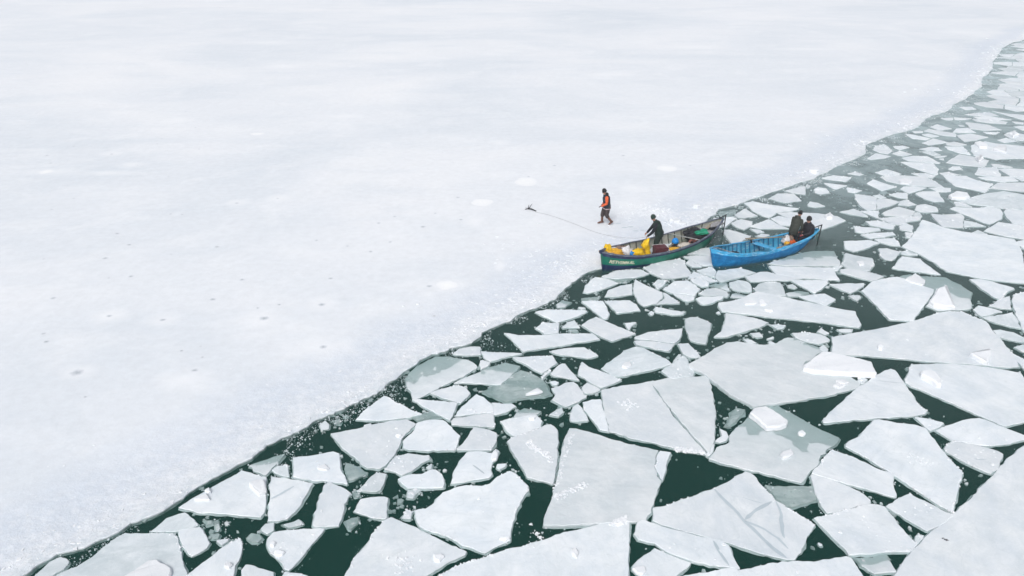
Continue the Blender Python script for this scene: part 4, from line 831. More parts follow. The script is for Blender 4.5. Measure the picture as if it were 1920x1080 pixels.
def ice_mat(name, lo, hi, speck=0.6, rough=0.55, wet=False, streak=0.0):
    m, nt, b = newmat(name)
    big = geo_noise(nt, 0.9, 5, 0.65, dist=0.4)
    col = ramp(nt, big, [(0.32, lo), (0.68, hi)])
    oi = nt.nodes.new('ShaderNodeObjectInfo')
    dim = mathn(nt, 'MULTIPLY_ADD', oi.outputs['Random'], 0.15, 0.91)
    dc = nt.nodes.new('ShaderNodeCombineColor')
    for i in range(3): nt.links.new(dim, dc.inputs[i])
    col = mix(nt, 1.0, col, dc.outputs[0], 'MULTIPLY')
    fine = geo_noise(nt, 7.0, 5, 0.7)
    col = mix(nt, mathn(nt, 'MULTIPLY', ramp(nt, fine, [(0.56, 0.0), (0.70, 1.0)]), speck * 0.6), col, (0.86, 0.88, 0.90))
    grain = geo_noise(nt, 38.0, 2, 0.6)
    col = mix(nt, mathn(nt, 'MULTIPLY', ramp(nt, grain, [(0.60, 0.0), (0.72, 1.0)]), speck * 0.5), col, (0.90, 0.91, 0.92))
    vein = geo_noise(nt, 1.6, 3, 0.5, dist=1.2)
    v1 = mathn(nt, 'ABSOLUTE', mathn(nt, 'SUBTRACT', vein, 0.5))
    col = mix(nt, mathn(nt, 'MULTIPLY', ramp(nt, v1, [(0.0, 1.0), (0.018, 0.0)]), 0.25), col, (0.52, 0.58, 0.62))
    if streak:
        tc = nt.nodes.new('ShaderNodeTexCoord'); vr = nt.nodes.new('ShaderNodeVectorRotate'); vr.rotation_type = 'Z_AXIS'
        nt.links.new(tc.outputs['Object'], vr.inputs['Vector']); nt.links.new(mathn(nt, 'MULTIPLY', oi.outputs['Random'], 6.283), vr.inputs['Angle'])
        mp = nt.nodes.new('ShaderNodeMapping'); mp.inputs['Scale'].default_value = (0.7, 1.6, 1); nt.links.new(vr.outputs[0], mp.inputs[0])
        cb = nt.nodes.new('ShaderNodeCombineXYZ'); nt.links.new(mathn(nt, 'MULTIPLY', oi.outputs['Random'], 90.0), cb.inputs[0]); nt.links.new(cb.outputs[0], mp.inputs['Location'])
        sn = nt.nodes.new('ShaderNodeTexNoise'); sn.inputs['Scale'].default_value = 1.5; sn.inputs['Detail'].default_value = 7; sn.inputs['Roughness'].default_value = 0.72; sn.inputs['Distortion'].default_value = 0.9
        nt.links.new(mp.outputs[0], sn.inputs['Vector']); st = sn.outputs['Fac']
        col = mix(nt, mathn(nt, 'MULTIPLY', ramp(nt, st, [(0.36, 1.0), (0.60, 0.0)]), streak), col, (0.26, 0.34, 0.36))
    if wet:
        g = nt.nodes.new('ShaderNodeNewGeometry'); sp = nt.nodes.new('ShaderNodeSeparateXYZ'); nt.links.new(g.outputs['Position'], sp.inputs[0])
        wz = mathn(nt, 'MULTIPLY_ADD', geo_noise(nt, 3.5, 5, 0.7), 0.03, sp.outputs[2])
        col = mix(nt, ramp(nt, mathn(nt, 'MULTIPLY', wz, 20.0), [(0.25, 0.62), (0.85, 0.0)]), col, (0.50, 0.58, 0.60))
    nt.links.new(col, b.inputs['Base Color'])
    b.inputs['Roughness'].default_value = rough
    b.inputs['Specular IOR Level'].default_value = 0.35
    bump(nt, b, geo_noise(nt, 9.0, 6, 0.7), 0.35, 0.02)
    return m

M = {}
M['w'] = ice_mat('white_floe_ice', (0.64, 0.70, 0.755), (0.79, 0.825, 0.855), streak=0.14)
M['b'] = ice_mat('grey_floe_ice', (0.56, 0.63, 0.67), (0.74, 0.785, 0.82), 0.5, streak=0.28)
M['m'] = ice_mat('wet_floe_ice', (0.65, 0.71, 0.75), (0.79, 0.825, 0.85), 0.4, 0.35, wet=True, streak=0.16)
M['c'] = ice_mat('glassy_floe_ice', (0.50, 0.56, 0.58), (0.82, 0.84, 0.86), 0.7, 0.25, streak=0.6)
M['snow'] = ice_mat('snow_crust', (0.72, 0.75, 0.79), (0.82, 0.84, 0.87), 0.5, 0.75)
M['side'] = ice_mat('floe_side_ice', (0.55, 0.62, 0.65), (0.70, 0.75, 0.78), 0.2, 0.35)
M['vein'] = ice_mat('refrozen_crack_ice', (0.42, 0.50, 0.55), (0.52, 0.59, 0.64), 0.2, 0.4)

HALOS = [(1250, 316, .9, .9), (936, 267, .9, .8), (890, 415, .7, .9), (1188, 353, .9, .8), (333, 226, 1.4, 1.0), (245, 309, 1.1, .8), (345, 712, 1.1, .8), (410, 1, 2.6, 3), (1180, 385, 1.3, 1.4), (1235, 400, 1.2, 1.1), (1075, 525, .8, 1.1), (1110, 482, 1.1, 1.0), (937, 497, .3, 1.0),
    (530, 125, 2.2, 1.6), (650, 218, 1.8, .9), (1300, 88, 4, 1.6), (1510, 92, 4.5, 1.4), (500, 80, 4, 2), (491, 598, 1.1, .9), (604, 571, .9, .8), (607, 650, 1.5, 1.0), (205, 592, .9, .7), (304, 600, .9, .7), (145, 698, .8, .6), (444, 380, .9, .7), (520, 372, .9, .7), (210, 288, 1.1, .8), (100, 322, 2.6, .9), (200, 325, 2.2, .6), (840, 535, .8, .7), (1150, 140, 3, 1.2), (1800, 60, 4, 3)]
def sheet_mat():
    m, nt, b = newmat('lake_ice_snow')
    att = nt.nodes.new('ShaderNodeAttribute'); att.attribute_name = 'edge_dist'
    d = att.outputs['Fac']
    big = geo_noise(nt, 0.045, 5, 0.55, stretch=(0.8, 1.1, 1), dist=0.8, rot=0.1)
    col = ramp(nt, big, [(0.32, (0.67, 0.715, 0.765)), (0.5, (0.745, 0.775, 0.815)), (0.68, (0.81, 0.825, 0.85))])
    med = geo_noise(nt, 0.35, 6, 0.62, stretch=(0.85, 1.1, 1), dist=0.5)
    col = mix(nt, mathn(nt, 'MULTIPLY', ramp(nt, med, [(0.50, 0.0), (0.72, 1.0)]), 0.40), col, (0.86, 0.875, 0.90))
    col = mix(nt, mathn(nt, 'MULTIPLY', ramp(nt, geo_noise(nt, 0.22, 5, 0.6, stretch=(0.5, 1.4, 1)), [(0.30, 1.0), (0.48, 0.0)]), 0.32), col, (0.62, 0.675, 0.735))
    # wetter blue-grey band parallel to the edge
    wob = mathn(nt, 'MULTIPLY_ADD', geo_noise(nt, 0.5, 4, 0.6), 2.4, -1.2)
    dd = mathn(nt, 'ADD', d, wob)
    band = ramp(nt, mathn(nt, 'DIVIDE', dd, 6.0), [(0.05, 0.25), (0.22, 1.0), (0.34, 1.0), (0.62, 0.0)])
    col = mix(nt, mathn(nt, 'MULTIPLY', band, 0.5), col, (0.58, 0.65, 0.75))
    mar = ramp(nt, mathn(nt, 'ADD', mathn(nt, 'DIVIDE', d, 0.9), mathn(nt, 'MULTIPLY_ADD', geo_noise(nt, 2.2, 5, 0.7), 1.2, -0.6)), [(0.0, 1.0), (0.5, 0.0)])
    col = mix(nt, mathn(nt, 'MULTIPLY', mar, 0.55), col, (0.55, 0.62, 0.67))
    # crusted white rim with speckle
    rimn = geo_noise(nt, 3.2, 7, 0.72)
    rimw = ramp(nt, mathn(nt, 'DIVIDE', d, 3.5), [(0.0, 1.0), (1.0, 0.0)])
    rim = mathn(nt, 'MULTIPLY', rimw, ramp(nt, rimn, [(0.46, 0.0), (0.60, 1.0)]))
    col = mix(nt, mathn(nt, 'MULTIPLY', rim, 0.42), col, (0.90, 0.91, 0.93))
    grit = mathn(nt, 'MULTIPLY_ADD', geo_noise(nt, 2.6, 9, 0.78), 0.30, 0.85)
    gc = nt.nodes.new('ShaderNodeCombineColor')
    for i in range(3): nt.links.new(grit, gc.inputs[i])
    col = mix(nt, 1.0, col, gc.outputs[0], 'MULTIPLY')
    spk = ramp(nt, geo_noise(nt, 16.0, 3, 0.6), [(0.60, 0.0), (0.70, 1.0)])
    col = mix(nt, mathn(nt, 'MULTIPLY', spk, 0.3), col, (0.90, 0.91, 0.93))
    g = nt.nodes.new('ShaderNodeNewGeometry'); acc = None
    wn_ = geo_noise(nt, 1.2, 4, 0.6)
    for (px, py, rx, ry) in HALOS:
        c = at(px, py, 0.05)
        v1 = nt.nodes.new('ShaderNodeVectorMath'); v1.operation = 'SUBTRACT'; nt.links.new(g.outputs['Position'], v1.inputs[0]); v1.inputs[1].default_value = tuple(c)
        v2 = nt.nodes.new('ShaderNodeVectorMath'); v2.operation = 'MULTIPLY'; nt.links.new(v1.outputs[0], v2.inputs[0]); v2.inputs[1].default_value = (1 / rx, 1 / ry, 0)
        v3 = nt.nodes.new('ShaderNodeVectorMath'); v3.operation = 'LENGTH'; nt.links.new(v2.outputs[0], v3.inputs[0])
        acc = v3.outputs['Value'] if acc is None else mathn(nt, 'MINIMUM', acc, v3.outputs['Value'])
    hf = ramp(nt, mathn(nt, 'MULTIPLY_ADD', wn_, 0.9, mathn(nt, 'SUBTRACT', acc, 0.45)), [(0.15, 1.0), (1.0, 0.0)])
    col = mix(nt, mathn(nt, 'MULTIPLY', hf, 0.55), col, (0.86, 0.875, 0.90))
    nt.links.new(col, b.inputs['Base Color'])
    b.inputs['Roughness'].default_value = 0.6
    b.inputs['Specular IOR Level'].default_value = 0.3
    h = mathn(nt, 'ADD', mathn(nt, 'MULTIPLY', geo_noise(nt, 6.0, 7, 0.72), mathn(nt, 'MULTIPLY_ADD', rimw, 1.6, 0.25)), mathn(nt, 'MULTIPLY', geo_noise(nt, 0.6, 4, 0.6), 0.8))
    bump(nt, b, h, 0.5, 0.06)
    return m
M['sheet'] = sheet_mat()

def water_mat():
    m = bpy.data.materials.new('lake_water'); m.use_nodes = True
    nt = m.node_tree; nt.nodes.clear(); L = nt.links
    out = nt.nodes.new('ShaderNodeOutputMaterial')
    tr = nt.nodes.new('ShaderNodeBsdfTransparent'); tr.inputs[0].default_value = (0.975, 0.985, 0.985, 1)
    df = nt.nodes.new('ShaderNodeBsdfDiffuse'); df.inputs[0].default_value = (0.03, 0.78, 0.60, 1)
    murk = nt.nodes.new('ShaderNodeMixShader'); murk.inputs[0].default_value = 0.04
    L.new(tr.outputs[0], murk.inputs[1]); L.new(df.outputs[0], murk.inputs[2])
    gl = nt.nodes.new('ShaderNodeBsdfGlossy'); gl.inputs['Roughness'].default_value = 0.08
    fr = nt.nodes.new('ShaderNodeFresnel'); fr.inputs[0].default_value = 1.33
    mx = nt.nodes.new('ShaderNodeMixShader')
    L.new(fr.outputs[0], mx.inputs[0]); L.new(murk.outputs[0], mx.inputs[1]); L.new(gl.outputs[0], mx.inputs[2])
    bp = nt.nodes.new('ShaderNodeBump'); bp.inputs['Strength'].default_value = 0.22; bp.inputs['Distance'].default_value = 0.03
    h1 = geo_noise(nt, 5.0, 3, 0.5, stretch=(0.6, 1.3, 1), dist=0.6)
    h2 = geo_noise(nt, 17.0, 2, 0.5, stretch=(0.7, 1.2, 1), dist=0.3)
    # stronger ripples where the blue boat's stern stirs the water
    g0 = nt.nodes.new('ShaderNodeNewGeometry'); wk = nt.nodes.new('ShaderNodeVectorMath'); wk.operation = 'DISTANCE'
    L.new(g0.outputs['Position'], wk.inputs[0]); wk.inputs[1].default_value = tuple(at(1585, 450, 0))
    wf = ramp(nt, mathn(nt, 'DIVIDE', wk.outputs['Value'], 4.0), [(0.1, 1.0), (0.9, 0.0)])
    h3 = geo_noise(nt, 3.6, 3, 0.5, stretch=(0.5, 1.5, 1), dist=1.2)
    L.new(mathn(nt, 'ADD', mathn(nt, 'MULTIPLY', mathn(nt, 'MULTIPLY', h3, wf), 5.0), mathn(nt, 'MULTIPLY_ADD', h2, 0.35, h1)), bp.inputs['Height'])
    for n in (gl, fr): L.new(bp.outputs[0], n.inputs['Normal'])
    # grey skim ice, with the sky's reflection painted in, growing stronger farther out
    g = nt.nodes.new('ShaderNodeNewGeometry'); sp = nt.nodes.new('ShaderNodeSeparateXYZ'); L.new(g.outputs['Position'], sp.inputs[0])
    far = ramp(nt, mathn(nt, 'DIVIDE', mathn(nt, 'MULTIPLY_ADD', sp.outputs[0], 0.25, sp.outputs[1]), 80.0), [(0.24, 0.0), (0.40, 0.08), (0.55, 0.55), (0.8, 0.85), (1.0, 0.9)])
    skn = ramp(nt, geo_noise(nt, 0.5, 6, 0.7, dist=0.6), [(0.38, 0.45), (0.62, 1.0)])
    sk = nt.nodes.new('ShaderNodeBsdfDiffuse'); sk.inputs[0].default_value = (0.44, 0.54, 0.57, 1)
    mz = nt.nodes.new('ShaderNodeMixShader'); L.new(mathn(nt, 'MULTIPLY', far, skn), mz.inputs[0]); L.new(mx.outputs[0], mz.inputs[1]); L.new(sk.outputs[0], mz.inputs[2])
    L.new(mz.outputs[0], out.inputs['Surface'])
    va = nt.nodes.new('ShaderNodeVolumeAbsorption'); va.inputs['Color'].default_value = (0.22, 0.60, 0.56, 1); va.inputs['Density'].default_value = 1.7
    L.new(va.outputs[0], out.inputs['Volume'])
    return m
M['water'] = water_mat()
def bed_mat():
    m, nt, b = newmat('lake_bed_mud'); b.inputs['Base Color'].default_value = (0.03, 0.06, 0.04, 1); b.inputs['Roughness'].default_value = 0.9
    return m
M['bed'] = bed_mat()

def paint(name, col, wear=None, wear_amt=0.3, rough=0.5, scale=6.0, metal=0.0, bumpy=0.2, z_split=None):
    m, nt, b = newmat(name)
    n = noise_tex(nt, scale, 6, 0.7)
    dark = tuple(c * 0.55 for c in col); lite = tuple(min(1, c * 1.15 + 0.01) for c in col)
    c = ramp(nt, n, [(0.3, dark), (0.7, lite)])
    if z_split:
        tc = nt.nodes.new('ShaderNodeTexCoord'); sp = nt.nodes.new('ShaderNodeSeparateXYZ'); nt.links.new(tc.outputs['Object'], sp.inputs[0])
        z = mathn(nt, 'ADD', sp.outputs[2], mathn(nt, 'MULTIPLY', noise_tex(nt, 9, 3), 0.02))
        zz = mathn(nt, 'SUBTRACT', z, mathn(nt, 'MULTIPLY_ADD', sp.outputs[0], -z_split[2], z_split[0]))
        f = mathn(nt, 'GREATER_THAN', zz, 0.0)
        c = mix(nt, f, z_split[1], c)
    if wear:
        w = noise_tex(nt, scale * 2.3, 8, 0.75, stretch=(0.5, 1, 1.6))
        c = mix(nt, mathn(nt, 'MULTIPLY', ramp(nt, w, [(0.52, 0.0), (0.66, 1.0)]), wear_amt), c, wear)
    nt.links.new(c, b.inputs['Base Color'])
    b.inputs['Roughness'].default_value = rough; b.inputs['Metallic'].default_value = metal; b.inputs['Specular IOR Level'].default_value = 0.22
    bump(nt, b, noise_tex(nt, scale * 5, 5, 0.7), bumpy, 0.006)
    return m

# ---------------------------------------------------------------- helpers
def obj(name, verts, faces, mat, parent=None, smooth=False, loc=(0, 0, 0), mats=None, fm=None):
    me = bpy.data.meshes.new(name)
    me.from_pydata([tuple(v) for v in verts], [], faces)
    for mm in (mats or [mat]): me.materials.append(mm)
    if fm:
        for p, i in zip(me.polygons, fm): p.material_index = i
    if smooth:
        for p in me.polygons: p.use_smooth = True
    me.update()
    o = bpy.data.objects.new(name, me); o.location = loc
    C.objects.link(o)
    if parent: o.parent = parent
    return o

def tag(o, label=None, cat=None, group=None, kind=None):
    if label: o['label'] = label
    if cat: o['category'] = cat
    if group: o['group'] = group
    if kind: o['kind'] = kind
    return o

def thing(name, label, cat, loc=(0, 0, 0), rz=0, group=None):
    o = bpy.data.objects.new(name, None); o.empty_display_size = 0.2; C.objects.link(o)
    o.location = loc; o.rotation_euler = (0, 0, rz)
    return tag(o, label, cat, group)

class MB:
    """collects simple shapes into one mesh"""
    def __init__(s): s.v = []; s.f = []
    def add(s, v, f):
        k = len(s.v); s.v += [tuple(q) for q in v]; s.f += [tuple(i + k for i in q) for q in f]
    def box(s, c, size, rot=None):
        hx, hy, hz = (q / 2 for q in size); vs = []
        for x in (-hx, hx):
            for y in (-hy, hy):
                for z in (-hz, hz):
                    p = Vector((x, y, z))
                    if rot is not None: p = rot @ p
                    vs.append(p + Vector(c))
        s.add(vs, [(0, 1, 3, 2), (4, 6, 7, 5), (0, 4, 5, 1), (2, 3, 7, 6), (0, 2, 6, 4), (1, 5, 7, 3)])
    def bar(s, a, b, w, h=None):
        a = Vector(a); b = Vector(b); d = b - a
        q = d.to_track_quat('X', 'Z').to_matrix()
        s.box((a + b) / 2, (d.length, w, h or w), q)
    def tube(s, pts, r, n=8, cap=True):
        pts = [Vector(p) for p in pts]; rs = r if isinstance(r, (list, tuple)) else [r] * len(pts)
        vs = []; up = Vector((0, 0, 1))
        for i, p in enumerate(pts):
            t = (pts[min(i + 1, len(pts) - 1)] - pts[max(i - 1, 0)]).normalized()
            a = t.cross(up)
            if a.length < 0.05: a = t.cross(Vector((0, 1, 0)))
            a.normalize(); b = t.cross(a)
            for k in range(n):
                an = 2 * math.pi * k / n
                vs.append(p + (a * math.cos(an) + b * math.sin(an)) * rs[i])
        fs = [(i * n + k, i * n + (k + 1) % n, (i + 1) * n + (k + 1) % n, (i + 1) * n + k) for i in range(len(pts) - 1) for k in range(n)]
        if cap: fs += [tuple(range(n))[::-1], tuple((len(pts) - 1) * n + k for k in range(n))]
        s.add(vs, fs)
    def build(s, name, mat, parent=None, smooth=False, loc=(0, 0, 0)):
        return obj(name, s.v, s.f, mat, parent, smooth, loc)

def loft(rings, n=14, side=Vector((0, 1, 0)), jit=0.0, seed=0, dome=True):
    """rings: (centre, r_side, r_front); closed tube of elliptic sections"""
    cs = [Vector(r[0]) for r in rings]; vs = []; m = len(cs)
    for i, (c, rs, rf) in enumerate(rings):
        t = (cs[min(i + 1, m - 1)] - cs[max(i - 1, 0)]).normalized()
        a = (side - t * side.dot(t)).normalized(); b = t.cross(a)
        for k in range(n):
            an = 2 * math.pi * k / n
            p = cs[i] + a * math.cos(an) * rs + b * math.sin(an) * rf
            if jit:
                q = noise.noise(p * 9 + Vector((seed, 0, 0))); p += (p - cs[i]).normalized() * q * jit
            vs.append(p)
    fs = [(i * n + k, i * n + (k + 1) % n, (i + 1) * n + (k + 1) % n, (i + 1) * n + k) for i in range(m - 1) for k in range(n)]
    for e, idx in ((0, 0), (m - 1, (m - 1) * n)):
        vs.append(cs[e] + (cs[e] - cs[1 if e == 0 else m - 2]).normalized() * (min(rings[e][1], rings[e][2]) * 0.5 if dome else 0))
        k0 = len(vs) - 1
        fs += [((idx + (k + 1) % n), idx + k, k0) if e == 0 else (idx + k, idx + (k + 1) % n, k0) for k in range(n)]
    return vs, fs

def chaikin_soft(p, amt):
    n = len(p); out = []
    for i in range(n):
        a, b, c = p[i - 1], p[i], p[(i + 1) % n]
        la = (a - b).length; lc = (c - b).length
        k = min(amt, la * 0.25, lc * 0.25)
        out.append(b + (a - b) * (k / max(la, 1e-6))); out.append(b + (c - b) * (k / max(lc, 1e-6)))
    return out

def densify(p, step):
    out = []
    n = len(p)
    for i in range(n):
        a = p[i]; b = p[(i + 1) % n]
        k = max(1, int((b - a).length / step))
        for j in range(k): out.append(a.lerp(b, j / k))
    return out

def sgn_area(p): return sum(p[i - 1].x * p[i].y - p[i].x * p[i - 1].y for i in range(len(p))) / 2

def rough_outline(coords, amp, step, soft, seed):
    p = [Vector((coords[i], coords[i + 1], 0)) for i in range(0, len(coords), 2)]
    if sgn_area(p) < 0: p.reverse()
    p = densify(chaikin_soft(p, soft), step)
    n = len(p); out = []
    for i in range(n):
        t = (p[(i + 1) % n] - p[i - 1]).normalized(); nr = Vector((t.y, -t.x, 0))
        q = p[i] + Vector((seed * 3.7, seed * 1.3, 0))
        d = noise.noise(q * 2.2) * amp + noise.noise(q * 8.0) * amp * 0.75 + noise.noise(q * 21.0) * amp * 0.55
        out.append(p[i] + nr * d)
    return out

def inset(p, d):
    n = len(p); out = []
    for i in range(n):
        t = (p[(i + 1) % n] - p[i - 1])
        if t.length < 1e-6: out.append(p[i].copy()); continue
        t.normalize(); out.append(p[i] - Vector((t.y, -t.x, 0)) * d)
    return out

def slab(p, ztop, zbot, bev=0.015, skirt=0.03, zfun=None, seed=0, relief=0.0):
    """rough-edged slab: returns verts, faces, face material flags (0 top, 1 side)"""
    n = len(p); zf = zfun or (lambda q: ztop)
    top = inset(p, bev); mid = p; sk = inset(p, -skirt * 0.5)
    vs = [(q.x, q.y, zf(q)) for q in top]
    vs += [(q.x, q.y, zf(q) - bev * 0.9) for q in mid]
    vs += [(q.x, q.y, min(-0.012, zf(q) - 0.03)) if zbot < 0 else (q.x, q.y, (zf(q) + zbot) / 2) for q in mid]
    vs += [(q.x + noise.noise(q * 3 + Vector((seed, 0, 0))) * skirt, q.y + noise.noise(q * 3 + Vector((0, seed, 0))) * skirt, zbot if zbot >= 0 else min(zbot, zf(q) - 0.06)) for q in sk]
    fs = []; fm = []
    for r in range(3):
        for k in range(n):
            fs.append((r * n + k, (r + 1) * n + k, (r + 1) * n + (k + 1) % n, r * n + (k + 1) % n)); fm.append(0 if r == 0 else 1)
    fs.append(tuple(range(n))); fm.append(0)
    fs.append(tuple(3 * n + k for k in range(n))[::-1]); fm.append(1)
    return vs, fs, fm

from mathutils.geometry import delaunay_2d_cdt
def retop(p, v, f, fm, zf, div=22):
    # give a half-sunken floe an uneven top: interior points on a loose grid
    n = len(p); top = [Vector((q[0], q[1])) for q in v[:n]]
    x0 = min(q.x for q in top); x1 = max(q.x for q in top); y0 = min(q.y for q in top); y1 = max(q.y for q in top)
    st = max(0.07, min(x1 - x0, y1 - y0) / div); pts = list(top)
    x = x0
    while x < x1:
        y = y0
        while y < y1:
            q = Vector((x + rnd.uniform(-.3, .3) * st, y + rnd.uniform(-.3, .3) * st)); ins = False
            for i in range(n):
                a, b = top[i], top[i - 1]
                if (a.y > q.y) != (b.y > q.y) and q.x < (b.x - a.x) * (q.y - a.y) / (b.y - a.y) + a.x: ins = not ins
            if ins: pts.append(q)
            y += st
        x += st
    ov, oe, of, _a, _b, _c = delaunay_2d_cdt(pts, [], [list(range(n))], 1, 1e-5)
    k0 = len(v)
    keep = [i for i in range(len(f)) if not (len(f[i]) > 4 and fm[i] == 0)]
    f2 = [f[i] for i in keep]; fm2 = [fm[i] for i in keep]
    for q in ov:
        w = Vector((q.x, q.y, 0)); v.append((q.x, q.y, zf(w)))
    for t in of: f2.append(tuple(i + k0 for i in t)); fm2.append(0)
    return v, f2, fm2

def centre(p):
    c = Vector((0, 0, 0))
    for q in p: c += q
    return c / len(p)

# ---------------------------------------------------------------- lake bed, water, ice sheet
w0, w1, d0, d1 = -700, 900, -150, 1400
obj('lake_bed', [(w0, d0, -1.7), (w1, d0, -1.7), (w1, d1, -1.7), (w0, d1, -1.7)], [(0, 1, 2, 3)], M['bed'])['kind'] = 'structure'
mbw = MB(); mbw.box(((w0 + w1) / 2, (d0 + d1) / 2, -0.75), (w1 - w0 - 2, d1 - d0 - 2, 1.5))
wat = mbw.build('water', M['water']); wat['kind'] = 'structure'

edge_pts = [Vector((x, y, 0)) for x, y in EDGE]
E = []
for i in range(len(edge_pts) - 1):
    a, b = edge_pts[i], edge_pts[i + 1]
    dist = (a + b).length / 2
    k = max(1, int((b - a).length / (0.05 + 0.0028 * dist)))
    for j in range(k): E.append(a.lerp(b, j / k))
E.append(edge_pts[-1])
Er = []
for i, q in enumerate(E):
    amp = 0.075 if q.length < 120 else 0.0
    d = noise.noise(q * 1.1) * amp * 1.3 + noise.noise(q * 4.0) * amp + noise.noise(q * 11.0) * amp * 0.6
    Er.append(q + Vector((0.75, -0.66, 0)) * d)
OFF = [0, 0.03, 0.1, 0.2, 0.35, 0.55, 0.8, 1.1, 1.5, 2.0, 2.6, 3.3, 4.2, 5.5, 8, 14, 30, 80, 250, 800]
ndir = Vector((-0.75, 0.66, 0))
SHEET_Z = 0.055
vs = []; dist_attr = []
for r, off in enumerate(OFF):
    for q in Er:
        p = q + ndir * off
        relief = 0.0
        if 0.02 < off < 1.2: relief = (noise.noise(p * 1.1) * 0.02 + noise.noise(p * 3.0) * 0.01) * (1 - off / 1.2)
        vs.append((p.x, p.y, SHEET_Z - (0.02 if r == 0 else 0) + relief)); dist_attr.append(off)
m_ = len(Er); nr = len(OFF)
for q in Er: vs.append((q.x, q.y, -0.015)); dist_attr.append(0)
for q in Er:
    vs.append((q.x + 0.05 * noise.noise(q * 2), q.y - 0.05 * noise.noise(q * 2.3), -0.07)); dist_attr.append(0)
fs = [(r * m_ + i, r * m_ + i + 1, (r + 1) * m_ + i + 1, (r + 1) * m_ + i) for r in range(nr - 1) for i in range(m_ - 1)]
fmi = [0] * len(fs)
for a, b in ((0, nr), (nr, nr + 1)):
    for i in range(m_ - 1):
        fs.append((a * m_ + i + 1, a * m_ + i, b * m_ + i, b * m_ + i + 1)); fmi.append(1)
sheet = obj('ice_sheet', vs, fs, None, mats=[M['sheet'], M['side']], fm=fmi)
at_ = sheet.data.attributes.new('edge_dist', 'FLOAT', 'POINT')
at_.data.foreach_set('value', dist_attr)
sheet['kind'] = 'structure'

# soft marks lying on the sheet: dark melt spots with pale halos, snow patches
def mark_mat(name, col, rim, power, nscale):
    m, nt, b = newmat(name)
    att = nt.nodes.new('ShaderNodeAttribute'); att.attribute_name = 'fade'
    f = mathn(nt, 'POWER', att.outputs['Fac'], power)
    nz = ramp(nt, geo_noise(nt, nscale, 5, 0.7), [(0.35, 0.35), (0.6, 1.0)])
    nt.links.new(mix(nt, mathn(nt, 'MULTIPLY', f, nz), rim, col), b.inputs['Base Color'])
    b.inputs['Roughness'].default_value = 0.6; b.inputs['Specular IOR Level'].default_value = 0.3
    return m
M['spot'] = mark_mat('slush_stain', (0.26, 0.31, 0.35), (0.73, 0.76, 0.805), 1.3, 14)
M['patch'] = mark_mat('fresh_snow_patch', (0.90, 0.91, 0.91), (0.82, 0.84, 0.87), 0.6, 3)

def disc(name, px, py, rx, ry, mat, z, seed, spiky=0.0):
    c = at(px, py, SHEET_Z); n = 22
    vs = [(0, 0, 0)]; fade = [1.0]
    for ring, fr in ((0.5, 0.55), (1.0, 0.0)):
        for k in range(n):
            a = 2 * math.pi * k / n
            w = 1 + 0.28 * noise.noise(Vector((math.cos(a) * 1.5 + seed, math.sin(a) * 1.5, ring))) + spiky * (abs(math.sin(a * 2.5 + seed)) - 0.5)
            vs.append((rx * ring * w * math.cos(a), ry * ring * w * math.sin(a), 0)); fade.append(fr)
    fs = [(0, 1 + k, 1 + (k + 1) % n) for k in range(n)] + [(1 + k, 1 + n + k, 1 + n + (k + 1) % n, 1 + (k + 1) % n) for k in range(n)]
    o = obj(name, vs, fs, mat, sheet, loc=(c.x, c.y, z))
    a_ = o.data.attributes.new('fade', 'FLOAT', 'POINT'); a_.data.foreach_set('value', fade)
    return o
spots = [(x / 3, 200 + y / 3, s) for x, y, s in [(265, 275, .8), (285, 318, .6), (415, 223, .6), (628, 267, .7), (173, 172, .5), (525, 103, .5), (910, 181, .6), (1100, 118, .5), (885, 208, .4), (1120, 239, .5), (948, 392, .5), (290, 578, .6), (960, 604, .7), (1025, 607, .5), (1333, 543, .7), (1562, 517, .6), (660, 714, .8), (727, 777, .8), (592, 853, .9), (1220, 789, .9), (962, 831, .5), (245, 857, .6), (737, 955, .9), (612, 964, .5), (1362, 974, 1), (1860, 966, 1), (1780, 752, .8), (415, 516, .5), (205, 38, .5), (1045, 26, .5), (780, 475, .3), (775, 330, .3)]]
spots += [(x / 3, 500 + y / 3, s) for x, y, s in [(300, 177, .9), (1196, 185, 1), (615, 278, .8), (915, 300, 1), (1485, 291, 1.2), (1810, 214, 1), (1570, 214, .6), (1450, 233, .5), (245, 377, .8), (262, 422, 1), (1022, 474, .7), (1138, 510, .6), (1128, 449, .4), (1095, 583, 1), (433, 597, 1.6), (480, 733, .6), (1818, 452, .9)]]
spots += [(560 + x / 2.595, 240 + y / 2.595, s) for x, y, s in [(155, 731, 1), (635, 770, .9), (350, 602, .9), (445, 555, .7), (605, 481, .9), (775, 338, .8), (790, 446, .7), (390, 463, .7), (467, 431, .7), (1245, 183, .8), (1580, 134, .8), (85, 547, .8), (237, 575, .6), (660, 915, .7), (120, 1065, .6), (1118, 237, .6), (665, 415, .5), (1905, 183, .5), (700, 120, .4), (750, 168, .4), (310, 112, .4)]]
spots += [(88, 68, .5), (274, 15, .8), (415, 14, 1.0), (52, 122, .4), (458, 144, .4), (523, 191, .4), (70, 213, .4), (1632, 81, .4)]
uniq = []
for q in spots:
    if all(math.hypot(q[0] - w[0], (q[1] - w[1]) * 2) > 9 for w in uniq): uniq.append(q)
spots = uniq
for i, (px, py, s) in enumerate(spots):
    g = at(px, py, 0).length / 35
    r = (0.085 + 0.03 * rnd.random()) * s * (0.75 + 0.3 * g)
    disc('melt_spot', px, py, r * 1.35, r * 1.15, M['spot'], SHEET_Z + 0.005, i * 1.7, 0.22)
for i, (px, py, rx, ry) in enumerate([(987, 341, .62, .75), (904, 380, .58, .50), (838, 535, .42, .40), (87, 322, .36, .36), (483, 251, .5, .3), (1250, 316, .6, .5)]):
    disc('snow_patch', px, py, rx, ry, M['patch'], SHEET_Z + 0.004, i * 2.3)

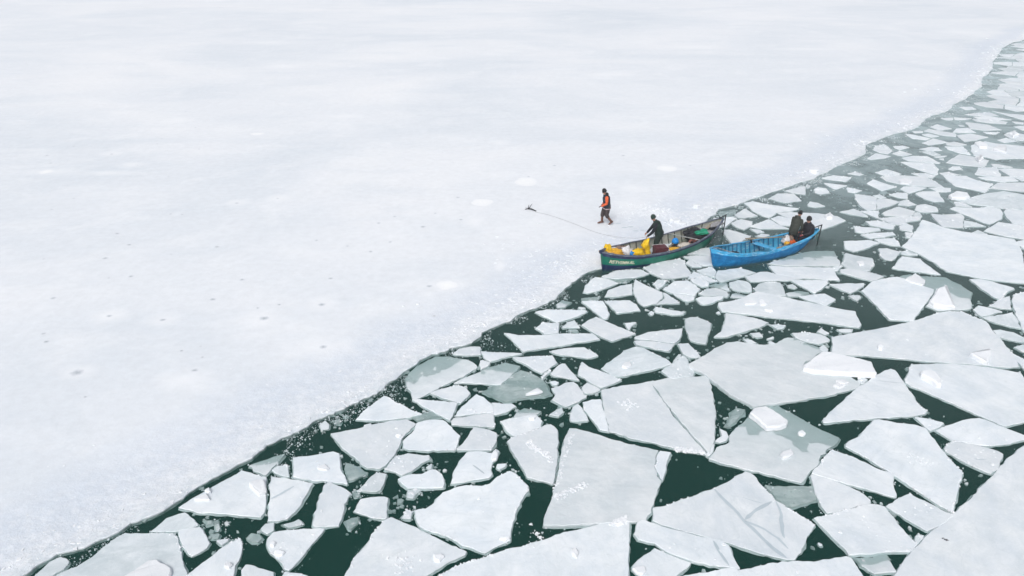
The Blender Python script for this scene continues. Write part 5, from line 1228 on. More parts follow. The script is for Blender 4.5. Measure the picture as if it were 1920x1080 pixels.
# ---------------------------------------------------------------- floes
rest_v, rest_f, rest_m = [], [], []
k_fl = 0
floe_objs = []
for row in FLOES:
    typ, label = row[0], row[1]
    co = [v / 100 for v in row[2:]]
    k_fl += 1
    cx = sum(co[0::2]) / (len(co) / 2); cy = sum(co[1::2]) / (len(co) / 2)
    far = math.hypot(cx, cy)
    rr = random.Random(k_fl)
    if typ in 'LH':
        p = rough_outline(co, 0.012 + 0.0006 * far, 0.05 + 0.002 * far, 0.02, k_fl)
        base = 0.045
        if typ == 'H':
            hgt = rr.uniform(0.10, 0.15) + 0.0006 * far
            p = [q + Vector((0, -0.02, 0)) for q in p]
            ctr = centre(p)
            tl = rr.uniform(-0.05, 0.05)
            v, f, fm = slab(p, base + hgt, base - 0.03, 0.03 + 0.0008 * far, 0.02, zfun=lambda q: base + hgt + (q.x - ctr.x) * tl + (q.y - ctr.y) * 0.05, seed=k_fl)
        else:
            hgt = rr.uniform(0.035, 0.07); ctr = centre(p)
            v, f, fm = slab(p, base + hgt, base - 0.03, 0.03, 0.01, zfun=lambda q: base + hgt + 0.02 * noise.noise(q * 4), seed=k_fl)
        o = obj('ice_chunk', [(a - ctr.x, b - ctr.y, c) for a, b, c in v], f, None, mats=[M['snow'], M['snow']], fm=fm, loc=(ctr.x, ctr.y, 0))
        tag(o, label, 'ice chunk', 'loose chunks lying on the floes')
        continue
    ind = bool(label)
    p = rough_outline(co, (0.030 if typ in 'wb' else 0.045) + 0.0004 * far, (0.05 + 0.0035 * far) if ind else 0.6, 0.012 if ind else 0.06, k_fl)
    ctr = centre(p)
    zt = rr.uniform(0.020, 0.042)
    zf = None
    lo_, hi_, az0 = -0.028, 0.034, rr.uniform(0.9, 2.3)
    if 'thick snowy slab' in label: typ, lo_, hi_, az0 = 'm', -0.004, 0.085, 0.55
    if 'big square white' in label: typ, lo_, hi_, az0 = 'm', 0.014, 0.085, 0.15
    if 'right of a straight hairline' in label: typ, lo_, hi_, az0 = 'm', 0.018, 0.075, 1.6
    if typ == 'm':
        az = az0; dv = Vector((math.cos(az), math.sin(az), 0))
        ext = max((q - ctr).dot(dv) for q in p); exn = min((q - ctr).dot(dv) for q in p)
        def zf(q, dv=dv, ext=ext, exn=exn, ctr=ctr, lo_=lo_, hi_=hi_):
            t = ((q - ctr).dot(dv) - exn) / (ext - exn); return hi_ + (lo_ - hi_) * t + 0.012 * noise.noise(q * 1.7) + 0.008 * noise.noise(q * 5.0)
    elif typ == 'c':
        def zf(q): return -0.014 + 0.020 * noise.noise(q * 1.5) + 0.008 * noise.noise(q * 5.0)
    elif typ == 'b':
        tx, ty = rr.uniform(-0.01, 0.01), rr.uniform(-0.012, 0.0)
        def zf(q, tx=tx, ty=ty, ctr=ctr): return max(0.005, 0.020 + (q.x - ctr.x) * tx + (q.y - ctr.y) * ty)
    v, f, fm = slab(p, zt, -0.028 if typ != 'c' else -0.06, 0.012 if typ != 'c' else 0.02, 0.05, zf, k_fl)
    if ind:
        v, f, fm = retop(p, v, f, fm, zf or (lambda q, zt=zt: zt + 0.007 * noise.noise(q * 2.5)), 22 if typ in 'mc' else 7)
        o = obj('ice_floe', [(a - ctr.x, b - ctr.y, c) for a, b, c in v], f, None, mats=[M[typ], M['side']], fm=fm, loc=(ctr.x, ctr.y, 0))
        tag(o, label, 'ice floe', 'floes drifting along the ice edge')
        floe_objs.append((o, p, typ))
    else:
        k0 = len(rest_v); rest_v += v; rest_f += [tuple(i + k0 for i in q) for q in f]; rest_m += fm
o = obj('drifting_ice', rest_v, rest_f, None, mats=[M['w'], M['side']], fm=rest_m)
tag(o, 'small and distant white ice pieces packed between the larger floes', 'drift ice', kind='stuff')

# refrozen cracks: thin strips of clear ice let into the floes that carry them
def host(px, py):
    c = at(px, py, 0.04); best = None
    for o, p, t in floe_objs:
        n = len(p); ins = False
        for i in range(n):
            a, b = p[i], p[i - 1]
            if (a.y > c.y) != (b.y > c.y) and c.x < (b.x - a.x) * (c.y - a.y) / (b.y - a.y) + a.x: ins = not ins
        if ins: best = o
    return best
def crack(pts, wpx):
    o = host(*pts[len(pts) // 2])
    if o is None: return
    zt = max(v.co.z for v in o.data.vertices) + 0.004
    P = [at(x, y, zt) for x, y in pts]
    P = [q for i in range(len(P) - 1) for q in (P[i], P[i].lerp(P[i + 1], .33), P[i].lerp(P[i + 1], .66))] + [P[-1]]
    vs = []
    for i, q in enumerate(P):
        t = (P[min(i + 1, len(P) - 1)] - P[max(i - 1, 0)]).normalized(); nn = Vector((-t.y, t.x, 0))
        w = wpx / 85 * 0.5 * (1 + 0.7 * noise.noise(q * 3)) * (0.35 if i in (0, len(P) - 1) else 1)
        q = q + nn * noise.noise(q * 2.2) * 0.04
        vs += [q + nn * w - o.location, q - nn * w - o.location]
    vs = [(v.x, v.y, zt) for v in vs]
    obj('crack', vs, [(2 * i, 2 * i + 1, 2 * i + 3, 2 * i + 2) for i in range(len(P) - 1)], M['vein'], o)
s45 = lambda pts: [(1300 + x / 4.444 * 0.9876, 840 + y / 4.5) for x, y in pts]
T2 = lambda pts: [(1300 + x / 4.5, 840 + y / 4.5) for x, y in pts]
crack(T2([(180, 345), (300, 470), (410, 590), (540, 720), (660, 830), (790, 925)]), 7)
crack(T2([(430, 600), (530, 520), (660, 450)]), 7)
crack(T2([(700, 450), (740, 560), (745, 700), (770, 760)]), 6)
crack(T2([(440, 610), (600, 690), (720, 760), (800, 850)]), 5)
crack(T2([(420, 415), (520, 450), (575, 460)]), 1.5)
crack([(1642, 714), (1665, 716), (1696, 718)], 1.5)
crack([(1337, 1014), (1350, 1035), (1366, 1060)], 6)
crack([(665, 874), (678, 882), (672, 885)], 5)
crack([(1826, 860), (1840, 861), (1851, 861)], 2)
crack([(508, 936), (527, 926), (552, 912)], 5)
crack([(887, 871), (898, 880), (908, 888)], 4)

# chips: broken crust along the sheet edge and brash ice in the leads
def chips(name, pts, mat, label, cat):
    V = []; F = []
    for (x, y, z, r, h) in pts:
        n = rnd.choice((3, 4, 4, 5, 5)); a0 = rnd.uniform(0, 6.28); k0 = len(V)
        sx = rnd.uniform(0.6, 1.3); ca, sa = math.cos(a0), math.sin(a0)
        tx, ty = rnd.uniform(-.25, .25) * h / max(r, .01), rnd.uniform(-.25, .25) * h / max(r, .01)
        ring = []
        for k in range(n):
            an = 2 * math.pi * (k + rnd.uniform(-.3, .3)) / n; q = r * rnd.uniform(0.5, 1.2)
            u, v = q * math.cos(an) * sx, q * math.sin(an)
            ring.append((u * ca - v * sa, u * sa + v * ca))
        for u, v in ring: V.append((x + u * .85, y + v * .85, z + h + u * tx + v * ty))
        for u, v in ring: V.append((x + u, y + v, z))
        F.append(tuple(range(k0, k0 + n)))
        for k in range(n): F.append((k0 + k, k0 + n + k, k0 + n + (k + 1) % n, k0 + (k + 1) % n))
    # outward winding
    o = obj(name, V, F, mat)
    tag(o, label, cat, kind='stuff')
    return o
pts = []
near_edge = [q for q in Er if -18 < q.x < 64]
tries = 0
while len(pts) < 1300 and tries < 60000:
    tries += 1
    q = rnd.choice(near_edge); dens = 0.5 + 0.9 * noise.noise(q * 0.35)
    if rnd.random() > dens: continue
    d = min(rnd.expovariate(1 / 0.5), 4.5)
    if rnd.random() < 0.12: d = rnd.uniform(0, 4.5)
    p = q + ndir * d + Vector((rnd.uniform(-.25, .25), rnd.uniform(-.25, .25), 0))
    if (p - q).dot(ndir) < 0.02: continue
    if noise.noise(p * 1.3 + Vector((5, 5, 0))) < -0.05 and rnd.random() < 0.75: continue
    r = 0.012 + 0.05 * rnd.random() ** 3 + 0.02 * math.exp(-d) * rnd.random()
    r *= 0.8 + p.length / 60
    pts.append((p.x, p.y, SHEET_Z - 0.012, r, 0.012 + r * rnd.uniform(0.15, 0.4)))
for cx, cy, sx, sy, n in [(1215, 398, 60, 18, 500), (1270, 418, 45, 12, 260), (1060, 500, 60, 40, 350), (1140, 465, 30, 25, 200), (960, 480, 50, 60, 60), (960, 590, 60, 40, 120)]:
    for _ in range(n):
        p = at(rnd.gauss(cx, sx * .6), rnd.gauss(cy, sy * .6), SHEET_Z)
        ok = min((p - q).length for q in near_edge[::6])
        q = min(near_edge[::6], key=lambda e: (p - e).length)
        if (p - q).dot(ndir) < 0.1: continue
        r = 0.015 + 0.07 * rnd.random() ** 3
        pts.append((p.x, p.y, SHEET_Z - 0.012, r, 0.012 + r * 0.2))
chips('broken_crust', pts, M['snow'], 'scatter of tiny white ice chips along the edge of the solid ice', 'ice chips')
pts = []
for o, p, t in floe_objs:
    fr = centre(p).length
    if fr > 60: continue
    for _ in range(int(3 + len(p) * 0.16)):
        i = rnd.randrange(len(p)); q = p[i]
        if noise.noise(q * 0.8 + Vector((9, 2, 0))) < -0.02: continue
        for _k in range(rnd.choice((1, 2, 3, 6))):
            a = rnd.uniform(0, 6.28); dd = rnd.expovariate(1 / 0.12)
            s = q + Vector((math.cos(a), math.sin(a), 0)) * dd
            r = (0.006 + 0.026 * rnd.random() ** 4) * (0.8 + fr / 50)
            pts.append((s.x, s.y, -0.012, r, 0.018 + r * 0.25))
while len(pts) < 11500:
    q = rnd.choice(near_edge)
    if q.length > 55 and rnd.random() < .5: continue
    s = q - ndir * rnd.expovariate(1 / 0.5) + Vector((rnd.uniform(-.3, .3), rnd.uniform(-.3, .3), 0))
    if noise.noise(s * 0.9 + Vector((1, 7, 0))) < 0.0: continue
    r = (0.006 + 0.026 * rnd.random() ** 4) * (0.8 + s.length / 50)
    pts.append((s.x, s.y, -0.012, r, 0.018 + r * 0.2))
chips('brash_ice', pts, M['b'], 'fine crumbs of broken ice floating in the dark leads between floes', 'brash ice')
pts = []
for _ in range(900):
    o, p, t = rnd.choice(floe_objs)
    if centre(p).length > 60: continue
    q = rnd.choice(p) + Vector((rnd.gauss(0, .3), rnd.gauss(0, .3), 0))
    r = rnd.uniform(0.03, 0.12)
    pts.append((q.x, q.y, -0.06, r, rnd.uniform(0.02, 0.055)))
for _ in range(1900):
    o, p, t = rnd.choice(floe_objs)
    fr = centre(p).length
    if fr > 70: continue
    q = rnd.choice(p) + Vector((rnd.gauss(0, .16), rnd.gauss(0, .16), 0))
    if noise.noise(q * 0.45 + Vector((3, 3, 0))) < -0.08: continue
    r = rnd.uniform(0.02, 0.075) * (0.8 + fr / 60)
    pts.append((q.x, q.y, -0.03, r, rnd.uniform(0.022, 0.04)))
chips('sunken_ice_bits', pts, M['c'], 'dim lumps of sunken ice just under the water between floes', 'brash ice')

pts = []
for o, p, t in floe_objs:
    if t in 'mc': continue
    fr = centre(p).length; zt = max(v.co.z for v in o.data.vertices); c = centre(p); n = len(p)
    if fr > 65 or n < 12: continue
    for _run in range(rnd.choice((0, 1, 1, 2, 3))):
        i0 = rnd.randrange(n); ln = int(n * rnd.uniform(.05, .2)); dens = rnd.choice((1, 2, 4))
        for i in range(i0, i0 + ln):
            for _k in range(dens):
                q = p[i % n].lerp(p[(i + 1) % n], rnd.random()); q = q + (c - q).normalized() * abs(rnd.gauss(0, .035))
                rr_ = (0.008 + 0.03 * rnd.random() ** 3) * (0.8 + fr / 60)
                pts.append((q.x, q.y, zt - 0.012, rr_, 0.012 + rr_ * .4))
    if rnd.random() < .55:
        for _k in range(rnd.randrange(4, 26)):
            q = c.lerp(p[rnd.randrange(n)], rnd.random() ** .6 * .9); rr_ = (0.008 + 0.05 * rnd.random() ** 4) * (0.8 + fr / 60)
            pts.append((q.x, q.y, zt - 0.010, rr_, 0.010 + rr_ * .25))
def ridge(pl, cnt, sp, r0):
    P = [at(x, y, 0.07) for x, y in pl]
    for _ in range(cnt):
        i = rnd.randrange(len(P) - 1); q = P[i].lerp(P[i + 1], rnd.random()) + Vector((rnd.gauss(0, sp), rnd.gauss(0, sp), 0))
        h_ = host(*pl[min(i + (1 if len(pl) > 2 else 0), len(pl) - 1)]); zt = 0.035
        if h_ is not None:
            zt = min((((v.co.x + h_.location.x - q.x) ** 2 + (v.co.y + h_.location.y - q.y) ** 2), v.co.z) for v in h_.data.vertices if v.co.z > 0.0)[1]
        r_ = r0 * (0.25 + 1.0 * rnd.random() ** 2); pts.append((q.x, q.y, zt - .012, r_, .014 + r_ * .45))
ridge([(1042, 934), (1060, 924), (1080, 916), (1096, 908)], 120, .05, .06)
ridge([(1073, 812), (1062, 845), (1053, 880), (1040, 920)], 110, .035, .04)
ridge([(1150, 982), (1163, 976), (1174, 974)], 60, .05, .07)
ridge([(985, 828), (1005, 840), (1024, 850), (1034, 862)], 110, .05, .06)
ridge([(1262, 838), (1290, 842), (1318, 846)], 80, .05, .06)
ridge([(1700, 852), (1725, 862), (1755, 868)], 60, .10, .035)
ridge([(1172, 752), (1185, 756)], 40, .14, .05)
ridge([(1000, 995), (1010, 1000)], 20, .1, .05)
ridge([(740, 1050), (765, 1060)], 70, .16, .05)
ridge([(1600, 700), (1580, 692)], 10, .1, .05)
chips('snow_crumbs', pts, M['snow'], 'white snow crumbs lying on and along the rims of the floes', 'snow')

# trodden snow: small boot dents behind the walking man
pts = []
V = []; F = []
px_, py_ = 1160.0, 421.0
for k in range(9):
    c = at(px_ + k * 11 + rnd.uniform(-2, 2), py_ + k * 3.2 + (2.2 if k % 2 else -2.2), SHEET_Z + .004); n = 9; k0 = len(V)
    for j in range(n):
        a = 2 * math.pi * j / n; V.append((c.x + .15 * math.cos(a) * rnd.uniform(.85, 1.1), c.y + .06 * math.sin(a) * rnd.uniform(.85, 1.1), c.z))
    F.append(tuple(range(k0, k0 + n)))
obj('boot_prints', V, F, M['vein'], sheet)

# loose lumps on the solid ice
for (px, py, r, h, lab) in [(1305, 389, .22, .16, 'white lump of ice on the solid ice above the green boat\'s stern'), (1266, 416, .28, .12, 'white block of ice beside the far side of the green boat'), (1526, 323, .26, .16, 'lone white lump at the edge of the solid ice above the blue boat'), (1280, 421, .18, .1, 'small white lump of ice close behind the green boat\'s far side')]:
    c = at(px, py, SHEET_Z)
    rg = []
    for k in range(9): rg += [c.x + r * math.cos(k * .7) * rnd.uniform(.7, 1.1), c.y + r * math.sin(k * .7) * rnd.uniform(.6, 1)]
    p = rough_outline(rg, 0.02, 0.06, 0.03, px)
    v, f, fm = slab(p, SHEET_Z + h, SHEET_Z - .03, 0.04, 0.01, zfun=lambda q: SHEET_Z + h + 0.05 * noise.noise(q * 3), seed=py)
    o = obj('ice_chunk', [(a - c.x, b - c.y, z) for a, b, z in v], f, None, mats=[M['snow'], M['snow']], fm=fm, loc=(c.x, c.y, 0))
    tag(o, lab, 'ice chunk', 'loose lumps on the solid ice')

# ---------------------------------------------------------------- boats
def interp(tab, u):
    for (a, x), (b, y) in zip(tab, tab[1:]):
        if u <= b:
            t = (u - a) / (b - a); t = t * t * (3 - 2 * t)
            return x + (y - x) * t
    return tab[-1][1]
def smooth_tab(tab, n=41):
    v = [interp(tab, i / (n - 1)) for i in range(n)]
    for _ in range(3): v = [v[0]] + [(v[i - 1] + 2 * v[i] + v[i + 1]) / 4 for i in range(1, n - 1)] + [v[-1]]
    return [(i / (n - 1), v[i]) for i in range(n)]
ROWS = [(0.0, 0.0), (0.50, 0.0), (0.72, 0.06), (0.82, 0.25), (0.89, 0.45), (0.94, 0.64), (0.97, 0.80), (1.0, 1.0)]
class Hull:
    def __init__(s, L, half, top, bot, rake_b, rake_s, yoff):
        s.L = L; s.half = smooth_tab(half); s.top = smooth_tab(top); s.bot = smooth_tab(bot); s.rb = rake_b; s.rs = rake_s; s.yo = yoff
    def pt(s, u, side, w, h, inn=0.0):
        b = max(0.012, interp(s.half, u) - inn); zt = interp(s.top, u); zb = interp(s.bot, u) + inn * 1.3
        x = u * s.L + s.rb * (1 - h) * max(0, 1 - u / 0.25) - s.rs * (1 - h) * max(0, (u - 0.72) / 0.28) ** 1.3
        if inn: x = min(max(x, inn * 1.5), s.L - inn * 1.5)
        bow = s.yo * math.sin(math.pi * u)
        return Vector((x, side * b * w + bow, zb + (zt - zb) * h))
    def at_gunwale(s, u, side): return s.pt(u, side, 1, 1)
def make_boat(name, label, H, loc, rz, mats, gcol, n=37):
    root = thing(name, label, 'boat', loc, rz)
    U = [i / (n - 1) for i in range(n)]
    V = []; F = []; FM = []
    R_ = len(ROWS)
    for shell, inn in ((0, 0.0), (1, 0.03)):
        for side in (-1, 1):
            k0 = len(V)
            for u in U:
                for (w, h) in ROWS: V.append(H.pt(u, side, w, h, inn))
            for i in range(n - 1):
                for j in range(R_ - 1):
                    q = (k0 + i * R_ + j, k0 + (i + 1) * R_ + j, k0 + (i + 1) * R_ + j + 1, k0 + i * R_ + j + 1)
                    if (side == 1) != (shell == 1): q = q[::-1]
                    F.append(q); FM.append((1 if j == R_ - 2 else 0) if shell == 0 else 2)
    # stems close the two ends between the sides
    for e in (0, n - 1):
        for shell in (0,):
            a = e * R_; b = n * R_ + e * R_
            for j in range(R_ - 1):
                F.append((a + j, a + j + 1, b + j + 1, b + j)); FM.append(0)
    # rim between the shells
    for sidx in (0, 1):
        a = sidx * n * R_; b = (2 + sidx) * n * R_
        for i in range(n - 1):
            F.append((a + i * R_ + R_ - 1, a + (i + 1) * R_ + R_ - 1, b + (i + 1) * R_ + R_ - 1, b + i * R_ + R_ - 1)); FM.append(1)
    hull = obj('hull', V, F, None, root, smooth=True, mats=mats, fm=FM)
    me = hull.data
    bm = bmesh.new(); bm.from_mesh(me); bmesh.ops.remove_doubles(bm, verts=bm.verts, dist=0.0008); bm.to_mesh(me); bm.free()
    for side in (-1, 1):
        mb = MB(); pts = [H.pt(u, side, 1, 1) for u in U]
        for rr_, dz in ((0.026, 0.0),):
            vs = []
            for i, p in enumerate(pts):
                for (dy, dzz) in ((0.022, -0.045), (0.022, 0.012), (-0.05, 0.012), (-0.05, -0.012)):
                    vs.append(p + Vector((0, side * dy, dzz + 0.004 * noise.noise(p * 3))))
            fs = [(4 * i + a, 4 * (i + 1) + a, 4 * (i + 1) + (a + 1) % 4, 4 * i + (a + 1) % 4) for i in range(len(pts) - 1) for a in range(4)]
            fs += [(0, 1, 2, 3), tuple(4 * (len(pts) - 1) + a for a in (3, 2, 1, 0))]
            mb.add(vs, fs)
        mb.build('gunwale', gcol, root)
    return root
def ribs(root, H, us, mat, w=0.035):
    for u in us:
        V = []; F = []
        prof = [(-1, a, b) for a, b in ROWS[::-1]] + [(1, a, b) for a, b in ROWS[1:]]
        for (sd, a, b) in prof:
            b2 = min(b, 0.97)
            for du in (-w / 2, w / 2):
                for inn in (0.031, 0.062):
                    V.append(H.pt(u + du / H.L, sd, a, b2, inn))
        m = len(prof)
        for i in range(m - 1):
            k = 4 * i
            F += [(k, k + 4, k + 6, k + 2), (k + 1, k + 3, k + 7, k + 5), (k, k + 1, k + 5, k + 4), (k + 2, k + 6, k + 7, k + 3)]
        F += [(0, 2, 3, 1), (4 * m - 4, 4 * m - 3, 4 * m - 1, 4 * m - 2)]
        obj('rib', V, F, mat, root)
def floor_planks(root, H, u0, u1, z, mat, k=5, wmax=1.0):
    for i in range(k):
        f = (i - (k - 1) / 2) / (k / 2)
        y = f * wmax / 2
        a, b = u0 + abs(f) * 0.09, u1 - abs(f) * 0.09
        mb = MB(); mb.box(((a + b) / 2 * H.L, y + H.yo, z + 0.003 * (i % 2)), ((b - a) * H.L, wmax / k - 0.015, 0.02)); mb.build('floor_plank', mat, root)

MAT = {}
def P_(name, col, **k):
    MAT[name] = paint(name, col, **k); return MAT[name]
P_('green_hull', (0.0, 0.17, 0.11), wear=(0.02, 0.08, 0.09), wear_amt=0.55, rough=0.35, scale=2.5, z_split=(0.30, (0.006, 0.018, 0.07), 0.10))
P_('navy_paint', (0.010, 0.022, 0.075), wear=(0.12, 0.16, 0.26), wear_amt=0.35, rough=0.45, scale=3)
P_('green_boat_inside', (0.42, 0.42, 0.37), wear=(0.03, 0.22, 0.15), wear_amt=0.65, rough=0.8, scale=1.6)
P_('grey_gunwale', (0.10, 0.12, 0.17), wear=(0.28, 0.31, 0.36), wear_amt=0.7, rough=0.6, scale=4)
P_('blue_hull', (0.0, 0.165, 0.42), wear=(0.03, 0.31, 0.60), wear_amt=0.6, rough=0.5, scale=3.2)
P_('blue_top', (0.05, 0.40, 0.72), wear=(0.50, 0.72, 0.88), wear_amt=0.85, rough=0.4, scale=3)
P_('blue_inside', (0.05, 0.34, 0.55), wear=(0.50, 0.54, 0.56), wear_amt=0.75, rough=0.7, scale=1.7)
P_('dark_rib', (0.07, 0.08, 0.07), wear=(0.2, 0.2, 0.17), wear_amt=0.4, rough=0.8)
P_('blue_rib', (0.01, 0.13, 0.28), wear=(0.1, 0.3, 0.45), wear_amt=0.4, rough=0.7)
P_('old_wood', (0.30, 0.26, 0.20), wear=(0.45, 0.42, 0.36), wear_amt=0.5, rough=0.8)
P_('dark_metal', (0.03, 0.035, 0.04), wear=(0.12, 0.09, 0.07), wear_amt=0.5, rough=0.5, metal=0.3)
P_('green_metal', (0.01, 0.12, 0.10), wear=(0.03, 0.05, 0.06), wear_amt=0.5, rough=0.5)
P_('yellow_plastic', (0.86, 0.55, 0.01), wear=(0.70, 0.38, 0.01), wear_amt=0.5, rough=0.4, scale=7)
P_('ochre_oilskin', (0.78, 0.42, 0.03), wear=(0.55, 0.24, 0.02), wear_amt=0.6, rough=0.45, scale=8)
P_('white_plastic', (0.72, 0.72, 0.74), wear=(0.42, 0.40, 0.42), wear_amt=0.5, rough=0.5, scale=8)
P_('net_brown', (0.22, 0.15, 0.12), wear=(0.4, 0.33, 0.28), wear_amt=0.6, rough=0.9, scale=14)
P_('net_white', (0.60, 0.56, 0.50), wear=(0.35, 0.30, 0.26), wear_amt=0.6, rough=0.9, scale=16)
P_('blue_plastic', (0.01, 0.25, 0.70), wear=(0.1, 0.4, 0.8), wear_amt=0.3, rough=0.35)
P_('maroon_plastic', (0.10, 0.018, 0.028), wear=(0.25, 0.12, 0.12), wear_amt=0.4, rough=0.45)
P_('black_tarp', (0.012, 0.013, 0.018), wear=(0.035, 0.04, 0.05), wear_amt=0.5, rough=0.5, scale=6, bumpy=0.5)
P_('green_cloth', (0.01, 0.30, 0.17), wear=(0.05, 0.4, 0.28), wear_amt=0.4, rough=0.7)
P_('grey_canvas', (0.32, 0.32, 0.34), wear=(0.15, 0.14, 0.14), wear_amt=0.6, rough=0.9, scale=6)
P_('rust_reel', (0.18, 0.06, 0.05), wear=(0.3, 0.18, 0.15), wear_amt=0.5, rough=0.7)
P_('rope_fibre', (0.30, 0.30, 0.31), rough=0.9)
P_('bar_metal', (0.35, 0.37, 0.37), wear=(0.2, 0.2, 0.18), wear_amt=0.5, rough=0.5)
P_('orange_cloth', (0.62, 0.11, 0.02), wear=(0.6, 0.1, 0.02), wear_amt=0.4, rough=0.7, scale=10)
P_('pale_paint', (0.66, 0.66, 0.50), wear=(0.10, 0.25, 0.18), wear_amt=0.35, rough=0.6, scale=14)

GB = at(1127, 472, 0.85)
GH = Hull(7.02, [(0, .07), (.03, .26), (.1, .50), (.2, .68), (.32, .77), (.5, .79), (.65, .74), (.78, .62), (.88, .42), (.95, .22), (1, .05)],
          [(0, .86), (.1, .70), (.25, .56), (.45, .47), (.65, .50), (.82, .62), (1, .86)],
          [(0, -.12), (.1, -.18), (.5, -.18), (.78, -.14), (.9, .02), (1, .28)], 0.16, 0.45, -0.10)
G_ANG = R(32.3)
gboat = make_boat('fishing_boat', 'green wooden fishing boat with navy rim, full of bags, moored against the solid ice', GH, (GB.x, GB.y, 0), G_ANG, [MAT['green_hull'], MAT['navy_paint'], MAT['green_boat_inside']], MAT['grey_gunwale'])
ribs(gboat, GH, [0.14 + 0.052 * i for i in range(15)], MAT['dark_rib'])
floor_planks(gboat, GH, 0.10, 0.80, 0.02, MAT['old_wood'], 6, 0.95)
def w2l(root_loc, ang, p):
    d = Vector(p) - Vector(root_loc); c, s = math.cos(-ang), math.sin(-ang)
    return Vector((d.x * c - d.y * s, d.x * s + d.y * c, p[2]))
gl = lambda p: w2l((GB.x, GB.y, 0), G_ANG, p)
# decks at the ends
def deck(root, H, u0, u1, drop, mat, name='deck'):
    us = [u0 + (u1 - u0) * i / 8 for i in range(9)]; V = []
    for u in us:
        for sd in (-1, 1):
            p = H.pt(u, sd, 1, 1, 0.033); V.append((p.x, p.y, p.z - drop))
    V += [(x, y, z - 0.02) for x, y, z in V]
    F = [(2 * i, 2 * i + 2, 2 * i + 3, 2 * i + 1) for i in range(8)] + [(18 + 2 * i + 1, 18 + 2 * i + 3, 18 + 2 * i + 2, 18 + 2 * i) for i in range(8)]
    F += [(0, 1, 19, 18), (16, 34, 35, 17)]
    obj(name, V, F, mat, root)
deck(gboat, GH, 0.015, 0.10, 0.10, MAT['old_wood'])
deck(gboat, GH, 0.82, 0.985, 0.16, MAT['grey_canvas'])
mb = MB(); a = GH.pt(0.615, 1, 1, 1); b = GH.pt(0.70, -1, 1, 1); a.z -= .01; b.z -= .01
mb.tube([a, b], 0.022, 8); mb.build('thwart_bar', MAT['bar_metal'], gboat)
mb = MB(); p = GH.pt(0.50, 1, 1, 1); mb.tube([p + Vector((0, 0, -.1)), p + Vector((0, 0, .18))], .014, 6); mb.build('rowlock_pin', MAT['dark_metal'], gboat)
# stem post cap
mb = MB(); p = GH.pt(0, 1, 0, 1); mb.box((p.x + .02, p.y, p.z - .02), (.14, .13, .13)); mb.build('stem_cap', MAT['navy_paint'], gboat)
# raised stern cap and rudder frame
def rudder(root, H, mats, hi, far_off=0.14):
    e = H.pt(1, 1, 0, 1)
    mb = MB()
    mb.tube([(e.x + far_off, e.y, e.z + hi), (e.x + far_off - .03, e.y, .15), (e.x + far_off - .06, e.y, -.35)], [.024, .028, .028], 8)
    mb.build('rudder_post', mats[0], root)
    mb = MB(); mb.tube([(e.x - .25, e.y + .02, e.z + hi - .07), (e.x + far_off + .03, e.y, e.z + hi + .01)], .022, 8); mb.build('tiller_bar', mats[0], root)
    mb = MB()
    mb.tube([(e.x - .04, e.y - .03, e.z + hi - .05), (e.x - .05, e.y - .03, .45), (e.x + far_off - .03, e.y, .2)], .020, 8)
    mb.build('rudder_stay', mats[1], root)
    mb = MB(); mb.tube([(e.x - .1, e.y, e.z - .12), (e.x + far_off - .01, e.y, .52)], .018, 8); mb.build('rudder_stay', mats[1], root)
    mb = MB(); mb.box((e.x + far_off + .02, e.y, -.25), (.26, .03, .4)); mb.build('rudder_blade', mats[0], root)
rudder(gboat, GH, (MAT['dark_metal'], MAT['green_metal']), 0.12)
# lettering on the bow, two rows of worn slanted characters
def hull_text(root, H, txt, u, h, size, mat, ang):
    cu = bpy.data.curves.new('lettering', 'FONT'); cu.body = txt; cu.size = size; cu.shear = 0.35; cu.extrude = 0.002; cu.offset = 0.004
    t = bpy.data.objects.new('lettering', cu); C.objects.link(t)
    bpy.context.view_layer.update()
    me = bpy.data.meshes.new_from_object(t.evaluated_get(bpy.context.evaluated_depsgraph_get()))
    bpy.data.objects.remove(t)
    me.name = 'lettering'; me.materials.clear(); me.materials.append(mat)
    p0 = H.pt(u, -1, 1, h)
    for v in me.vertices:
        x, y, z = v.co
        uu = u + x / H.L; hh = h + y / 0.75
        w = 0.94 + (hh - 0.64) * 0.2
        q = H.pt(uu, -1, interp([(0, .5), (.06, .72), (.25, .82), (.45, .89), (.64, .94), (.80, .97), (1, 1)], hh), hh)
        v.co = (q.x, q.y - 0.006 - z, q.z)
    o = bpy.data.objects.new('lettering', me); C.objects.link(o); o.parent = root
    return o
hull_text(gboat, GH, 'RETVEMM-RL,', 0.030, 0.53, 0.175, MAT['pale_paint'], 0)

BB = at(1332, 467, 0.80)
BH = Hull(5.72, [(0, .04), (.03, .19), (.1, .36), (.2, .51), (.32, .60), (.46, .65), (.6, .60), (.75, .50), (.88, .38), (.95, .24), (1, .05)],
          [(0, .82), (.1, .68), (.25, .53), (.45, .45), (.65, .50), (.82, .62), (1, .80)],
          [(0, -.12), (.1, -.16), (.5, -.16), (.7, -.12), (.86, .06), (1, .34)], 0.26, 0.55, 0.08)
B_ANG = R(22.8)
bboat = make_boat('fishing_boat', 'bright blue wooden fishing boat with pale rim and two men at its stern', BH, (BB.x, BB.y, 0), B_ANG, [MAT['blue_hull'], MAT['blue_top'], MAT['blue_inside']], MAT['blue_top'])
gboat['group'] = bboat['group'] = 'fishing boats at the ice edge'
ribs(bboat, BH, [0.16 + 0.042 * i for i in range(17)], MAT['blue_rib'])
floor_planks(bboat, BH, 0.12, 0.86, 0.02, MAT['blue_inside'], 5, 0.72)
deck(bboat, BH, 0.012, 0.085, 0.05, MAT['blue_top'])
deck(bboat, BH, 0.90, 0.988, 0.10, MAT['blue_top'])
bl = lambda p: w2l((BB.x, BB.y, 0), B_ANG, p)
